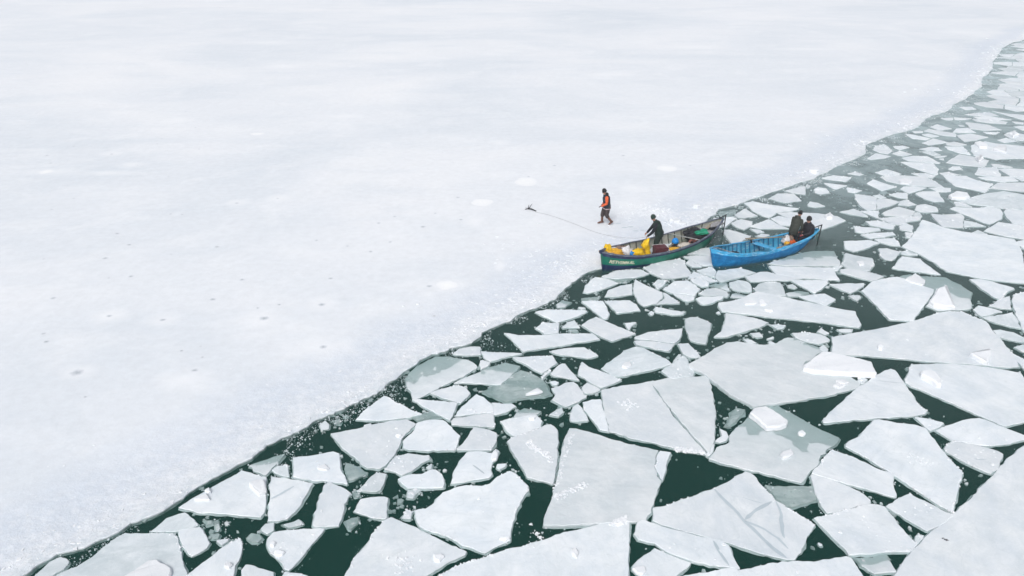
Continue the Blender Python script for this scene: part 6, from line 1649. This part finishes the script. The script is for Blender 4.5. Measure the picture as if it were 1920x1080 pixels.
a = BH.pt(0.50, 1, .98, .82); b = BH.pt(0.565, -1, .98, .86)
mb = MB(); mb.bar(a, b, 0.26, 0.035); mb.build('thwart', MAT['blue_top'], bboat)
a = BH.pt(0.92, 1, .9, .62); b = BH.pt(0.92, -1, .9, .62)
mb = MB(); mb.bar(a, b, 0.45, 0.035); mb.build('stern_seat', MAT['blue_inside'], bboat)
mb = MB(); p = BH.pt(0.47, 1, 1, 1); mb.tube([p + Vector((0, 0, -.16)), p + Vector((0, 0, .22))], .015, 6); mb.box(p + Vector((0, -.03, -.03)), (.09, .06, .12)); mb.build('rowlock_pin', MAT['dark_metal'], bboat)
mb = MB(); p = BH.pt(0.62, -1, 1, 1); mb.box(p + Vector((0, .01, .02)), (.3, .07, .035)); mb.build('rowlock_block', MAT['blue_top'], bboat)
rudder(bboat, BH, (MAT['dark_metal'], MAT['green_metal']), 0.16)
mb = MB()
p = BH.pt(0.05, -1, .5, 1)
pts = [BH.pt(0.03, 1, .3, 1) + Vector((0, 0, .02)), BH.pt(0.08, 0.2, 1, 1) + Vector((0, 0, .03)), BH.pt(0.13, -.3, 1, 1) + Vector((0, 0, -.02)), BH.pt(0.2, -.6, 1, .9), BH.pt(0.23, -.8, 1, .8)]
mb.tube(pts, .014, 6); mb.tube([q + Vector((0, .09, -.01)) for q in pts[1:]], .012, 6)
mb.build('bow_rope', MAT['rope_fibre'], bboat)

# ---------------------------------------------------------------- cargo
def blob(name, px, py, z, size, mat, label, cat, seed=0, rough=0.25, rz=0.5, flat=True, group=None, tie=False):
    c = at(px, py, z); n, m = 18, 11; V = []; F = []
    for j in range(m + 1):
        th = math.pi * j / m
        for k in range(n):
            ph = 2 * math.pi * k / n
            d = Vector((math.sin(th) * math.cos(ph), math.sin(th) * math.sin(ph), math.cos(th)))
            q = 1 + rough * (noise.noise(d * 1.6 + Vector((seed, 0, 0))) * 1.2 + noise.noise(d * 4 + Vector((0, seed, 0))) * .6 + abs(noise.noise(d * 8 + Vector((0, 0, seed)))) * .35)
            p = Vector((d.x * size[0] / 2, d.y * size[1] / 2, d.z * size[2] / 2)) * q
            if tie and th < 0.6: p = Vector((p.x * .35, p.y * .35, p.z + size[2] * .18 * (1 - th)))
            if flat: p.z = max(p.z, -size[2] * .36)
            V.append(p)
    for j in range(m):
        for k in range(n): F.append((j * n + k, (j + 1) * n + k, (j + 1) * n + (k + 1) % n, j * n + (k + 1) % n))
    o = obj(name, V, F, mat, None, smooth=True, loc=(c.x, c.y, z + size[2] * .36)); o.rotation_euler[2] = rz
    bm = bmesh.new(); bm.from_mesh(o.data); bmesh.ops.remove_doubles(bm, verts=bm.verts, dist=.0005); bm.to_mesh(o.data); bm.free()
    return tag(o, label, cat, group)
CG = 'cargo in the green boat'
blob('oilskin', 1146, 479, 0.40, (1.05, .42, .30), MAT['ochre_oilskin'], 'crumpled ochre yellow oilskin in the bow of the green boat', 'oilskin', 3, .45, .25, group=CG)
blob('oilskin', 1139, 471, 0.56, (.34, .30, .34), MAT['yellow_plastic'], 'yellow bundle standing at the very tip of the green boat\'s bow', 'bundle', 5, .45, .4, group=CG)
blob('white_bag', 1149, 472, 0.50, (.42, .32, .22), MAT['white_plastic'], 'white bag behind the ochre oilskin in the green boat\'s bow', 'bag', 7, .25, group=CG)
blob('fishing_net', 1163, 474, 0.30, (.75, .6, .36), MAT['net_brown'], 'brown heap of fishing net behind the white bags in the green boat', 'net', 9, .4, group=CG)
blob('plastic_sack', 1172, 478, 0.28, (.60, .42, .42), MAT['white_plastic'], 'crumpled whitish plastic sack in the front half of the green boat', 'sack', 11, .45, .3, group=CG)
blob('blue_bag', 1184, 480, 0.26, (.36, .26, .24), MAT['blue_plastic'], 'small blue bag between the whitish sack and the yellow bags', 'bag', 13, .35, group=CG)
blob('rag_heap', 1180, 485, 0.14, (.9, .34, .22), MAT['net_brown'], 'dark brownish rags along the near side of the green boat', 'rags', 14, .4, .45, group=CG)
blob('yellow_bag', 1196, 481, 0.20, (.58, .40, .40), MAT['yellow_plastic'], 'slumped bright yellow bag left of the tall yellow one in the green boat', 'bag', 17, .5, .3, group=CG, tie=True)
# tall yellow bag with a flared top
c = at(1213, 480, 0.10)
rings = [((0, 0, 0), .14, .13), ((0, 0, .12), .19, .16), ((0, 0, .25), .15, .13), ((-.03, 0, .38), .17, .15), ((-.10, .02, .50), .24, .18), ((-.06, .02, .62), .22, .14), ((0, 0, .72), .10, .06), ((.03, 0, .80), .07, .04)]
v, f = loft(rings, 18, jit=.07, seed=3)
o = obj('yellow_bag', v, f, MAT['yellow_plastic'], None, True, (c.x, c.y, .10)); tag(o, 'tall knotted bright yellow bag standing in front of the man in the green boat', 'bag', CG)
# crate
c = at(1237, 481, 0.06); cr = thing('cool_box', 'maroon plastic box with white rimmed lid, beside the standing man in the green boat', 'box', (c.x, c.y, .06), R(12), CG)
mb = MB(); V = []
for z, k in ((0, .9), (.42, 1.0)):
    for x, y in ((-1, -1), (1, -1), (1, 1), (-1, 1)): V.append((x * .28 * k, y * .21 * k, z))
mb.add(V, [(3, 2, 1, 0), (4, 5, 6, 7), (0, 1, 5, 4), (1, 2, 6, 5), (2, 3, 7, 6), (3, 0, 4, 7)]); mb.build('box_body', MAT['maroon_plastic'], cr)
mb = MB(); mb.box((0, 0, .45), (.56, .42, .055)); mb.build('lid', MAT['maroon_plastic'], cr)
mb = MB()
for x, y, sx, sy in ((0, .205, .60, .03), (.275, 0, .05, .38)): mb.box((x, y, .465), (sx, sy, .03))
mb.build('rim', MAT['white_plastic'], cr)
mb = MB(); mb.box((0, -.20, .22), (.16, .02, .03)); mb.build('handle', MAT['white_plastic'], cr)
blob('white_bag', 1250, 477, 0.18, (.30, .24, .28), MAT['white_plastic'], 'small white bag right of the maroon box in the green boat', 'bag', 21, .3, group=CG)
blob('yellow_cloth', 1259, 472, 0.20, (.72, .30, .20), MAT['ochre_oilskin'], 'low heap of yellow oilskin near the middle of the green boat', 'oilskin', 23, .4, .5, group=CG)
c = at(1265, 464, .12); jg = thing('jerrycan', 'blue capped black jug amidships in the green boat', 'jug', (c.x, c.y, .12), 0, CG)
v, f = loft([((0, 0, 0), .15, .14), ((0, 0, .1), .17, .15), ((0, 0, .24), .15, .14)], 14); obj('jug_body', v, f, MAT['black_tarp'], jg, True)
v, f = loft([((0, 0, .24), .17, .16), ((0, 0, .34), .17, .15), ((0, 0, .42), .09, .09)], 14, jit=.04); obj('jug_cap', v, f, MAT['blue_plastic'], jg, True)
a = at(1246, 466, .36); b = at(1263, 457, .45)
mb = MB(); mb.tube([Vector((0, 0, 0)), b - a], .022, 8); o = mb.build('wooden_pole', MAT['old_wood'], None, True, tuple(a)); tag(o, 'short tan wooden pole leaning by the blue capped jug in the green boat', 'pole', CG)
blob('fishing_net', 1283, 463, 0.22, (.70, .34, .22), MAT['net_white'], 'pale fishing net heaped along the near side of the green boat', 'net', 27, .4, .55, group=CG)
c = at(1296, 456, .30); rl = thing('rope_coil', 'rusty red coil of hose under the crossbar in the green boat', 'coil', tuple(c), R(30), CG)
V = []; F = []
for i in range(20):
    a_ = 2 * math.pi * i / 20
    for k in range(8):
        b_ = 2 * math.pi * k / 8; rr_ = .14 + .05 * math.cos(b_)
        V.append((rr_ * math.cos(a_), .07 * math.sin(b_), rr_ * math.sin(a_)))
for i in range(20):
    for k in range(8): F.append((i * 8 + k, i * 8 + (k + 1) % 8, ((i + 1) % 20) * 8 + (k + 1) % 8, ((i + 1) % 20) * 8 + k))
obj('coil', V, F, MAT['rust_reel'], rl, True)
o = obj('coil', [(x * .8 + .33, y + .05, z * .8 - .03) for x, y, z in V], F, MAT['rust_reel'], rl, True)
blob('tarpaulin', 1305, 451, 0.10, (1.05, .75, .56), MAT['black_tarp'], 'black tarpaulin heap filling the rear of the green boat', 'tarpaulin', 31, .4, .6, group=CG)
blob('tarpaulin', 1293, 441, 0.25, (.7, .5, .34), MAT['black_tarp'], 'smaller dark bundle between the crossbar and the black tarpaulin heap', 'bundle', 33, .4, .6, group=CG)
blob('green_cloth', 1317, 436, 0.52, (.72, .42, .10), MAT['green_cloth'], 'bright green cloth spread over the stern deck of the green boat', 'cloth', 35, .75, .5, group=CG)
blob('canvas', 1343, 424, 0.66, (.75, .26, .22), MAT['grey_canvas'], 'grey canvas bundle on the stern tip of the green boat', 'canvas', 37, .4, .58, group=CG)
blob('canvas', 1330, 437, 0.50, (.5, .3, .10), MAT['grey_canvas'], 'flat grey cloth on the near side of the green boat\'s stern deck', 'cloth', 38, .4, .58, group=CG)
a = at(1322, 430, .55); b = at(1337, 419, .72)
mb = MB(); mb.bar((0, 0, 0), b - a, .16, .03); o = mb.build('wooden_board', MAT['old_wood'], None, False, tuple(a)); tag(o, 'tan wooden board lying across the stern deck of the green boat', 'board', CG)
c = at(1335, 430, .60); mb = MB(); mb.box((0, 0, .04), (.26, .12, .08)); o = mb.build('battery_box', MAT['black_tarp'], None, False, tuple(c)); o.rotation_euler[2] = .2; tag(o, 'small black box on the stern deck of the green boat', 'box', CG)

CB = 'gear in the blue boat'
def oar(px0, py0, z0, px1, py1, z1, label, blade):
    a = at(px0, py0, z0); b = at(px1, py1, z1); o = thing('oar', label, 'oar', tuple(a), 0, CB)
    d = b - a; mb = MB(); mb.tube([(0, 0, 0), d], [.024, .028], 8); mb.build('shaft', MAT['old_wood'], o, True)
    mb = MB(); e = d.normalized(); mb.bar(-e * blade, e * .05, .12, .022); mb.build('blade', MAT['old_wood'], o)
oar(1412, 447, .62, 1473, 444, .56, 'long weathered oar resting on the far side of the blue boat', .35)
oar(1462, 464, .47, 1482, 457, .50, 'short grey oar end by the near side of the blue boat\'s thwart', .15)
blob('white_bag', 1473, 456, .20, (.42, .30, .42), MAT['white_plastic'], 'white bag with yellow print beside the thwart in the blue boat', 'bag', 41, .35, .2, group=CB, tie=True)
blob('yellow_pouch', 1475, 459, .26, (.24, .18, .18), MAT['ochre_oilskin'], 'small mustard yellow pouch against the white bag in the blue boat', 'pouch', 42, .35, .2, group=CB)
blob('orange_bag', 1484, 459, .16, (.30, .24, .28), MAT['orange_cloth'], 'orange bag left of the standing man\'s legs in the blue boat', 'bag', 43, .35, .2, group=CB)
blob('orange_bag', 1499, 454, .20, (.20, .18, .30), MAT['orange_cloth'], 'orange life vest between the two men in the blue boat', 'life vest', 45, .3, .2, group=CB)
blob('brown_bundle', 1482, 452, .30, (.22, .22, .34), MAT['net_brown'], 'small brown bundle behind the orange bag in the blue boat', 'bundle', 47, .3, .2, group=CB)
blob('dark_bag', 1376, 477, .30, (.34, .20, .16), MAT['black_tarp'], 'small dark bag with peaks near the bow inside the blue boat', 'bag', 49, .5, .2, group=CB)

# ---------------------------------------------------------------- grapnel and mooring line
ac = at(1003, 396, SHEET_Z)
an = thing('grapnel_anchor', 'dark iron grapnel anchor hooked on the snow at the left end of the line', 'anchor', tuple(ac))
hd = at(990, 391, SHEET_Z + .05) - ac
mb = MB(); mb.tube([(.06, -.03, .02), hd * .5 + Vector((0, 0, .05)), hd], [.022, .03, .034], 8); mb.build('shank', MAT['dark_metal'], an, True)
for e in [(986, 388, .10), (984, 392, .02), (998, 382, .16), (992, 384, .3)]:
    t = at(e[0], e[1], SHEET_Z + e[2]) - ac; md = (hd + t) / 2 + Vector((-.03, 0, -.06))
    md.z = max(md.z, .01)
    mb = MB(); mb.tube([hd, md, t], [.02, .017, .009], 6); mb.build('fluke', MAT['dark_metal'], an, True)
line = [at(1003, 396, SHEET_Z + .03), at(1006, 398, SHEET_Z + .02), at(1025, 402, SHEET_Z + .014), at(1050, 410, SHEET_Z + .014), at(1080, 421, SHEET_Z + .014), at(1110, 433, SHEET_Z + .014), at(1130, 439, SHEET_Z + .014), at(1150, 443, SHEET_Z + .03), at(1172, 446, .22), at(1195, 446.5, .55), at(1208, 445, .78), at(1212, 443, .88)]
fine = []
for i in range(len(line) - 1):
    p0, p1, p2, p3 = line[max(i - 1, 0)], line[i], line[i + 1], line[min(i + 2, len(line) - 1)]
    for k in range(6):
        t = k / 6; fine.append(0.5 * ((2 * p1) + (p2 - p0) * t + (2 * p0 - 5 * p1 + 4 * p2 - p3) * t * t + (3 * p1 - p0 - 3 * p2 + p3) * t ** 3))
fine.append(line[-1])
mb = MB(); mb.tube([p - line[0] for p in fine], .0055, 6); o = mb.build('mooring_line', MAT['rope_fibre'], None, True, tuple(line[0]))
tag(o, 'thin grey line on the ice from the anchor to the man in the green boat', 'rope')
mb = MB(); c = at(1770, 1011, .05)
for s in ((0, 0, 0, .06), (.03, -.03, .01, .05), (-.03, .03, .01, .035)): mb.tube([(s[0], s[1], .0), (s[0] + s[3], s[1] - s[3] * .6, .03)], [.012, .004], 5)
o = mb.build('twig', MAT['black_tarp'], None, False, tuple(c)); tag(o, 'tiny black scrap lying alone on the huge corner floe', 'twig')

# ---------------------------------------------------------------- people
P_('skin', (0.45, 0.25, 0.19), rough=0.5, scale=20, bumpy=.05)
P_('black_wool', (0.012, 0.013, 0.015), wear=(.03, .03, .035), wear_amt=.4, rough=0.9, scale=20)
P_('green_wool', (0.015, 0.04, 0.032), wear=(.03, .07, .05), wear_amt=.4, rough=0.9, scale=20)
P_('navy_vest', (0.010, 0.020, 0.035), wear=(.02, .05, .06), wear_amt=.4, rough=0.6, scale=12)
P_('orange_sleeve', (0.75, 0.12, 0.035), wear=(.85, .2, .08), wear_amt=.4, rough=0.6, scale=12)
P_('brown_trousers', (0.055, 0.042, 0.042), wear=(.10, .085, .08), wear_amt=.5, rough=0.85, scale=14)
P_('brown_boot', (0.16, 0.075, 0.05), wear=(.10, .05, .03), wear_amt=.5, rough=0.6, scale=12)
P_('navy_jacket', (0.006, 0.008, 0.016), wear=(.012, .02, .035), wear_amt=.4, rough=0.7, scale=12)
P_('green_jacket', (0.006, 0.022, 0.018), wear=(.012, .045, .034), wear_amt=.4, rough=0.7, scale=12)
P_('green_trousers', (0.010, 0.026, 0.020), wear=(.03, .07, .05), wear_amt=.4, rough=0.8, scale=12)
P_('olive_coat', (0.040, 0.045, 0.038), wear=(.075, .08, .065), wear_amt=.6, rough=0.85, scale=12)
P_('charcoal_jacket', (0.012, 0.013, 0.020), wear=(.03, .03, .04), wear_amt=.4, rough=0.7, scale=12)
P_('red_glove', (0.30, 0.05, 0.07), rough=0.8, scale=20)
P_('eye_dark', (0.01, 0.01, 0.01), rough=0.3)
P_('hem_stripe', (0.55, 0.40, 0.42), rough=0.7)

def skin_body(parent, J, mat):
    """one continuous body grown with a skin modifier from the joints"""
    names = ['pelvis', 'belly', 'chest', 'neck', 'jaw', 'skull', 'crown', 'nose']
    pts = [J['pelvis'], J['belly'], J['chest'], J['neck'], J['jaw'], J['skull'], J['crown']]
    rad = [.125, .12, .13, .055, .070, .092, .062]
    ed = [(0, 1), (1, 2), (2, 3), (3, 4), (4, 5), (5, 6)]
    for s in ('l', 'r'):
        k = len(pts)
        pts += [J['shoulder_' + s], J['elbow_' + s], J['wrist_' + s], J['hand_' + s]]; rad += [.055, .042, .028, .034]
        ed += [(2, k), (k, k + 1), (k + 1, k + 2), (k + 2, k + 3)]
        k = len(pts)
        pts += [J['hip_' + s], J['knee_' + s], J['ankle_' + s], J['toe_' + s]]; rad += [.085, .058, .04, .035]
        ed += [(0, k), (k, k + 1), (k + 1, k + 2), (k + 2, k + 3)]
    me = bpy.data.meshes.new('tmp'); me.from_pydata([tuple(p) for p in pts], ed, [])
    o = bpy.data.objects.new('body', me); C.objects.link(o)
    m = o.modifiers.new('s', 'SKIN'); m.use_smooth_shade = True
    sv = me.skin_vertices[0].data
    for i, r in enumerate(rad): sv[i].radius = (r, r)
    sv[0].use_root = True
    ss = o.modifiers.new('u', 'SUBSURF'); ss.levels = 1; ss.render_levels = 1
    bpy.context.view_layer.update()
    m2 = bpy.data.meshes.new_from_object(o.evaluated_get(bpy.context.evaluated_depsgraph_get()))
    bpy.data.objects.remove(o); bpy.data.meshes.remove(me)
    m2.name = 'body'; m2.materials.clear(); m2.materials.append(mat)
    for p in m2.polygons: p.use_smooth = True
    o = bpy.data.objects.new('body', m2); C.objects.link(o); o.parent = parent
    return o

def person(label, loc, heading, J, K, scale=1.0):
    """J joints in local metres (x forward, y left, z up); K clothing materials"""
    root = thing('person', label, 'person', loc, heading); root.scale = (scale,) * 3
    J = {k: Vector(v) for k, v in J.items()}
    J.setdefault('belly', (J['pelvis'] + J['chest']) / 2 + Vector((0.0, 0, 0)))
    hd = (J['crown'] - J['neck']).normalized(); fw = J.pop('face').normalized()
    sd = Vector(hd).cross(fw); sd = sd.normalized()
    J['jaw'] = J['neck'].lerp(J['crown'], .32) + fw * .02; J['skull'] = J['neck'].lerp(J['crown'], .68)
    skin_body(root, J, K['skin'])
    # face: nose, eyes, ears
    c = J['neck'].lerp(J['crown'], .52) + fw * .085
    v, f = loft([(c - fw * .02 + hd * .035, .010, .008), (c + fw * .012, .014, .014), (c + fw * .016 - hd * .018, .016, .014)], 8, side=sd); obj('nose', v, f, K['skin'], root, True)
    for s in (-1, 1):
        e = c + sd * s * .033 + hd * .03 - fw * .004
        v, f = loft([(e - fw * .01, .012, .008), (e + fw * .004, .010, .006)], 8, side=sd); obj('eye', v, f, MAT['eye_dark'], root, True)
        e = J['neck'].lerp(J['crown'], .52) + sd * s * .088
        v, f = loft([(e - hd * .03, .010, .016), (e, .012, .024), (e + hd * .03, .010, .018)], 8, side=sd); obj('ear', v, f, K['skin'], root, True)
    # torso garment
    pe, ch, nk = J['pelvis'], J['chest'], J['neck']
    hem = K.get('hem', .10); up = (ch - pe).normalized()
    rings = [(pe - Vector((0, 0, hem)), .19, .15), (pe + up * .02, .195, .155), (pe.lerp(ch, .35), .19, .145), (pe.lerp(ch, .75), .205, .155), (ch + up * .06, .205, .145), (ch.lerp(nk, .62), .15, .11), (ch.lerp(nk, .9), .085, .08), (nk + (nk - ch).normalized() * .02, .075, .075)]
    w = K.get('bulk', 1.0); rings = [(a, b * w, c * w) for a, b, c in rings]
    v, f = loft(rings, 20, jit=.022, seed=loc[0]); obj('jacket', v, f, K['torso'], root, True)
    if 'hood' in K:
        hc = nk - fw * .07 - hd * .02
        v, f = loft([(hc - sd * .13, .05, .05), (hc - sd * .07, .075, .085), (hc, .08, .095), (hc + sd * .07, .075, .085), (hc + sd * .13, .05, .05)], 12, side=hd, jit=.02); obj('hood', v, f, K['hood'], root, True)
    else:
        v, f = loft([(nk - hd * .05, .085, .085), (nk + hd * .03, .082, .08)], 16, side=sd); obj('collar', v, f, K['torso'], root, True)
    if 'stripe' in K:
        a = pe - Vector((0, 0, hem - .02)); v, f = loft([(a, .204 * w, .164 * w), (a + Vector((0, 0, .035)), .206 * w, .166 * w)], 20, dome=False); obj('hem_stripe', v, f, K['stripe'], root, True)
    for s in ('l', 'r'):
        sh, el, wr, ha = (J[k + s] for k in ('shoulder_', 'elbow_', 'wrist_', 'hand_'))
        ax = Vector((0, 1, 0)) if abs((el - sh).normalized().y) < .9 else Vector((1, 0, 0))
        v, f = loft([(sh + (sh - el).normalized() * .05, .055, .055), (sh, .082, .082), (sh.lerp(el, .5), .070, .072), (el, .062, .062), (el.lerp(wr, .5), .056, .056), (wr, .045, .045)], 12, side=ax, jit=.014, seed=3); obj('sleeve', v, f, K['sleeve'], root, True)
        # hand: palm and five fingers
        d = (ha - wr).normalized(); cr = d.cross(Vector((0, 0, 1)))
        if cr.length < .1: cr = d.cross(Vector((1, 0, 0)))
        cr.normalize(); nn = d.cross(cr)
        mbh = MB(); vv, ff = loft([(wr - d * .02, .026, .026), (wr + d * .02, .036, .02), (wr + d * .085, .042, .017)], 10, side=cr); mbh.add(vv, ff)
        for q, ln in zip((-1.5, -.5, .5, 1.5), (.055, .07, .075, .066)):
            b0 = wr + d * .075 + cr * q * .021; b1 = b0 + d * ln * .5 + nn * .008; b2 = b1 + d * ln * .35 + nn * .03
            mbh.tube([b0, b1, b2], [.0105, .0095, .007], 6)
        t0 = wr + d * .03 + cr * .035; t1 = t0 + d * .035 + cr * .025; t2 = t1 + d * .03 + nn * .015
        mbh.tube([t0, t1, t2], [.012, .011, .008], 6)
        mbh.build('glove' if K['hand'] is not K['skin'] else 'hand', K['hand'], root, True)
        hp, kn, ak, to = (J[k + s] for k in ('hip_', 'knee_', 'ankle_', 'toe_'))
        cuff = K.get('cuff', .92); lg = K.get('leg', 1.08)
        v, f = loft([(a_, b_ * lg, c_ * lg) for a_, b_, c_ in [(hp + Vector((0, 0, .08)), .10, .11), (hp, .104, .114), (hp.lerp(kn, .5), .095, .10), (kn, .082, .084), (kn.lerp(ak, cuff * .5), .078, .078), (kn.lerp(ak, cuff), .068, .068)]], 14, jit=.016, seed=7); obj('trouser_leg', v, f, K['legs'], root, True)
        sf = (to - ak); sf.z = 0; sf = sf.normalized() if sf.length > .01 else Vector((1, 0, 0))
        v, f = loft([(kn.lerp(ak, .22 if cuff < .5 else .6), .062, .062), (kn.lerp(ak, .6), .056, .058), (ak, .048, .052)], 12); mbb = MB(); mbb.add(v, f)
        sole = ak + Vector((0, 0, -.045)); dt = (to - ak).normalized()
        v, f = loft([(ak - dt * .07 + Vector((0, 0, -.01)), .038, .045), (ak - dt * .02 + Vector((0, 0, -.005)), .048, .058), (ak.lerp(to, .5), .050, .045), (to - dt * .02, .050, .034), (to + dt * .03, .035, .022)], 12); mbb.add(v, f)
        mbb.build('boot', K['boot'], root, True)
    # knitted hat
    c = J['neck'].lerp(J['crown'], .62) - fw * .012
    v, f = loft([(c - hd * .015, .098, .104), (c + hd * .03, .100, .107), (c + hd * .08, .092, .097), (c + hd * .12, .070, .072), (c + hd * .145, .03, .03)], 16, side=sd, jit=.008); obj('knit_hat', v, f, K['hat'], root, True)
    v, f = loft([(c - hd * .022, .102, .109), (c + hd * .02, .104, .111)], 16, side=sd, dome=False); obj('hat_brim', v, f, K['hat'], root, True)
    return root

walk = dict(pelvis=(0, 0, .90), chest=(.05, 0, 1.28), neck=(.11, 0, 1.46), crown=(.20, 0, 1.72), face=(.85, 0, -.5),
    shoulder_l=(.07, .19, 1.38), elbow_l=(.08, .26, 1.10), wrist_l=(.30, .20, .98), hand_l=(.38, .18, .95),
    shoulder_r=(.05, -.19, 1.38), elbow_r=(-.02, -.25, 1.11), wrist_r=(.14, -.25, .93), hand_r=(.20, -.24, .87),
    hip_l=(-.01, .10, .86), knee_l=(.02, .10, .48), ankle_l=(-.24, .11, .14), toe_l=(-.12, .11, .035),
    hip_r=(.01, -.10, .86), knee_r=(.17, -.10, .48), ankle_r=(.17, -.10, .09), toe_r=(.35, -.10, .04))
p1 = at(1136, 420, SHEET_Z)
person('person in black vest with orange sleeves and brown boots walking over the snow', (p1.x, p1.y, SHEET_Z), R(186), walk,
    dict(skin=MAT['skin'], torso=MAT['navy_vest'], sleeve=MAT['orange_sleeve'], legs=MAT['brown_trousers'], boot=MAT['brown_boot'], hand=MAT['black_wool'], hat=MAT['black_wool'], hood=MAT['black_wool'], stripe=MAT['hem_stripe'], cuff=.30, hem=.12, bulk=1.16, leg=1.22), 1.0)
bend = dict(pelvis=(-.06, 0, .90), chest=(.07, 0, 1.26), neck=(.16, 0, 1.42), crown=(.29, 0, 1.65), face=(.75, 0, -.65),
    shoulder_l=(.10, .19, 1.33), elbow_l=(.24, .24, 1.00), wrist_l=(.40, .16, .80), hand_l=(.46, .14, .74),
    shoulder_r=(.10, -.19, 1.33), elbow_r=(.28, -.22, 1.02), wrist_r=(.44, -.12, .84), hand_r=(.50, -.10, .78),
    hip_l=(-.06, .10, .84), knee_l=(.04, .12, .46), ankle_l=(-.02, .12, .09), toe_l=(.15, .13, .04),
    hip_r=(-.06, -.10, .84), knee_r=(.02, -.12, .46), ankle_r=(-.08, -.13, .09), toe_r=(.09, -.14, .04))
p2 = at(1230, 474, 0.04)
person('person in dark green hat and jacket bending over the green boat\'s side with the line', (p2.x, p2.y, .04), R(172), bend,
    dict(skin=MAT['skin'], torso=MAT['green_jacket'], sleeve=MAT['navy_jacket'], legs=MAT['green_trousers'], boot=MAT['black_wool'], hand=MAT['skin'], hat=MAT['green_wool'], hem=.12, bulk=1.18, leg=1.2), 1.03)
lean = dict(pelvis=(-.05, 0, .86), chest=(.10, 0, 1.22), neck=(.18, 0, 1.40), crown=(.28, 0, 1.64), face=(.9, 0, -.35),
    shoulder_l=(.12, .20, 1.30), elbow_l=(.16, .26, 1.02), wrist_l=(.30, .20, .80), hand_l=(.34, .18, .73),
    shoulder_r=(.12, -.20, 1.30), elbow_r=(.12, -.28, 1.02), wrist_r=(.22, -.24, .78), hand_r=(.25, -.23, .70),
    hip_l=(-.03, .10, .82), knee_l=(.08, .11, .45), ankle_l=(.0, .12, .09), toe_l=(.17, .13, .04),
    hip_r=(-.03, -.10, .82), knee_r=(.08, -.11, .45), ankle_r=(-.02, -.12, .09), toe_r=(.15, -.13, .04))
p3 = at(1484, 461, .04)
person('person in olive hooded coat and black hat standing in the stern of the blue boat', (p3.x, p3.y, .04), R(38), lean,
    dict(skin=MAT['skin'], torso=MAT['olive_coat'], sleeve=MAT['olive_coat'], legs=MAT['charcoal_jacket'], boot=MAT['black_wool'], hand=MAT['skin'], hat=MAT['black_wool'], hood=MAT['olive_coat'], hem=.26, bulk=1.12), .95)
def gboat_to_world(base, ang, p, z):
    c, s = math.cos(ang), math.sin(ang)
    return Vector((base.x + p.x * c - p.y * s, base.y + p.x * s + p.y * c, z))
sit = dict(pelvis=(0, 0, .12), chest=(.08, 0, .50), neck=(.12, 0, .68), crown=(.16, 0, .93), face=(1, 0.1, -.1),
    shoulder_l=(.09, .20, .58), elbow_l=(.20, .26, .33), wrist_l=(.42, .18, .26), hand_l=(.50, .16, .24),
    shoulder_r=(.09, -.20, .58), elbow_r=(.14, -.27, .32), wrist_r=(.36, -.18, .24), hand_r=(.43, -.16, .22),
    hip_l=(.04, .10, .08), knee_l=(.46, .13, .12), ankle_l=(.50, .13, -.30), toe_l=(.66, .14, -.35),
    hip_r=(.04, -.10, .08), knee_r=(.46, -.13, .12), ankle_r=(.48, -.13, -.30), toe_r=(.64, -.14, -.35))
p4 = gboat_to_world(BB, B_ANG, BH.pt(0.92, 1, 0, 1), .40)
person('person in black jacket and black hat sitting at the stern tip of the blue boat', (p4.x, p4.y, .42), R(195), sit,
    dict(skin=MAT['skin'], torso=MAT['charcoal_jacket'], sleeve=MAT['charcoal_jacket'], legs=MAT['navy_jacket'], boot=MAT['black_wool'], hand=MAT['red_glove'], hat=MAT['black_wool'], hem=.06, bulk=1.3), 1.08)

# ---------------------------------------------------------------- thin winter haze over the lake
hz = bpy.data.materials.new('winter_haze'); hz.use_nodes = True; nt = hz.node_tree; nt.nodes.clear()
pv = nt.nodes.new('ShaderNodeVolumePrincipled'); pv.inputs['Color'].default_value = (0.93, 0.96, 1.0, 1); pv.inputs['Density'].default_value = 0.0010
ou = nt.nodes.new('ShaderNodeOutputMaterial'); nt.links.new(pv.outputs[0], ou.inputs['Volume'])
mb = MB(); mb.box((100, 625, 6.1), (1640, 1580, 17.8)); o = mb.build('haze', hz); o['kind'] = 'stuff'
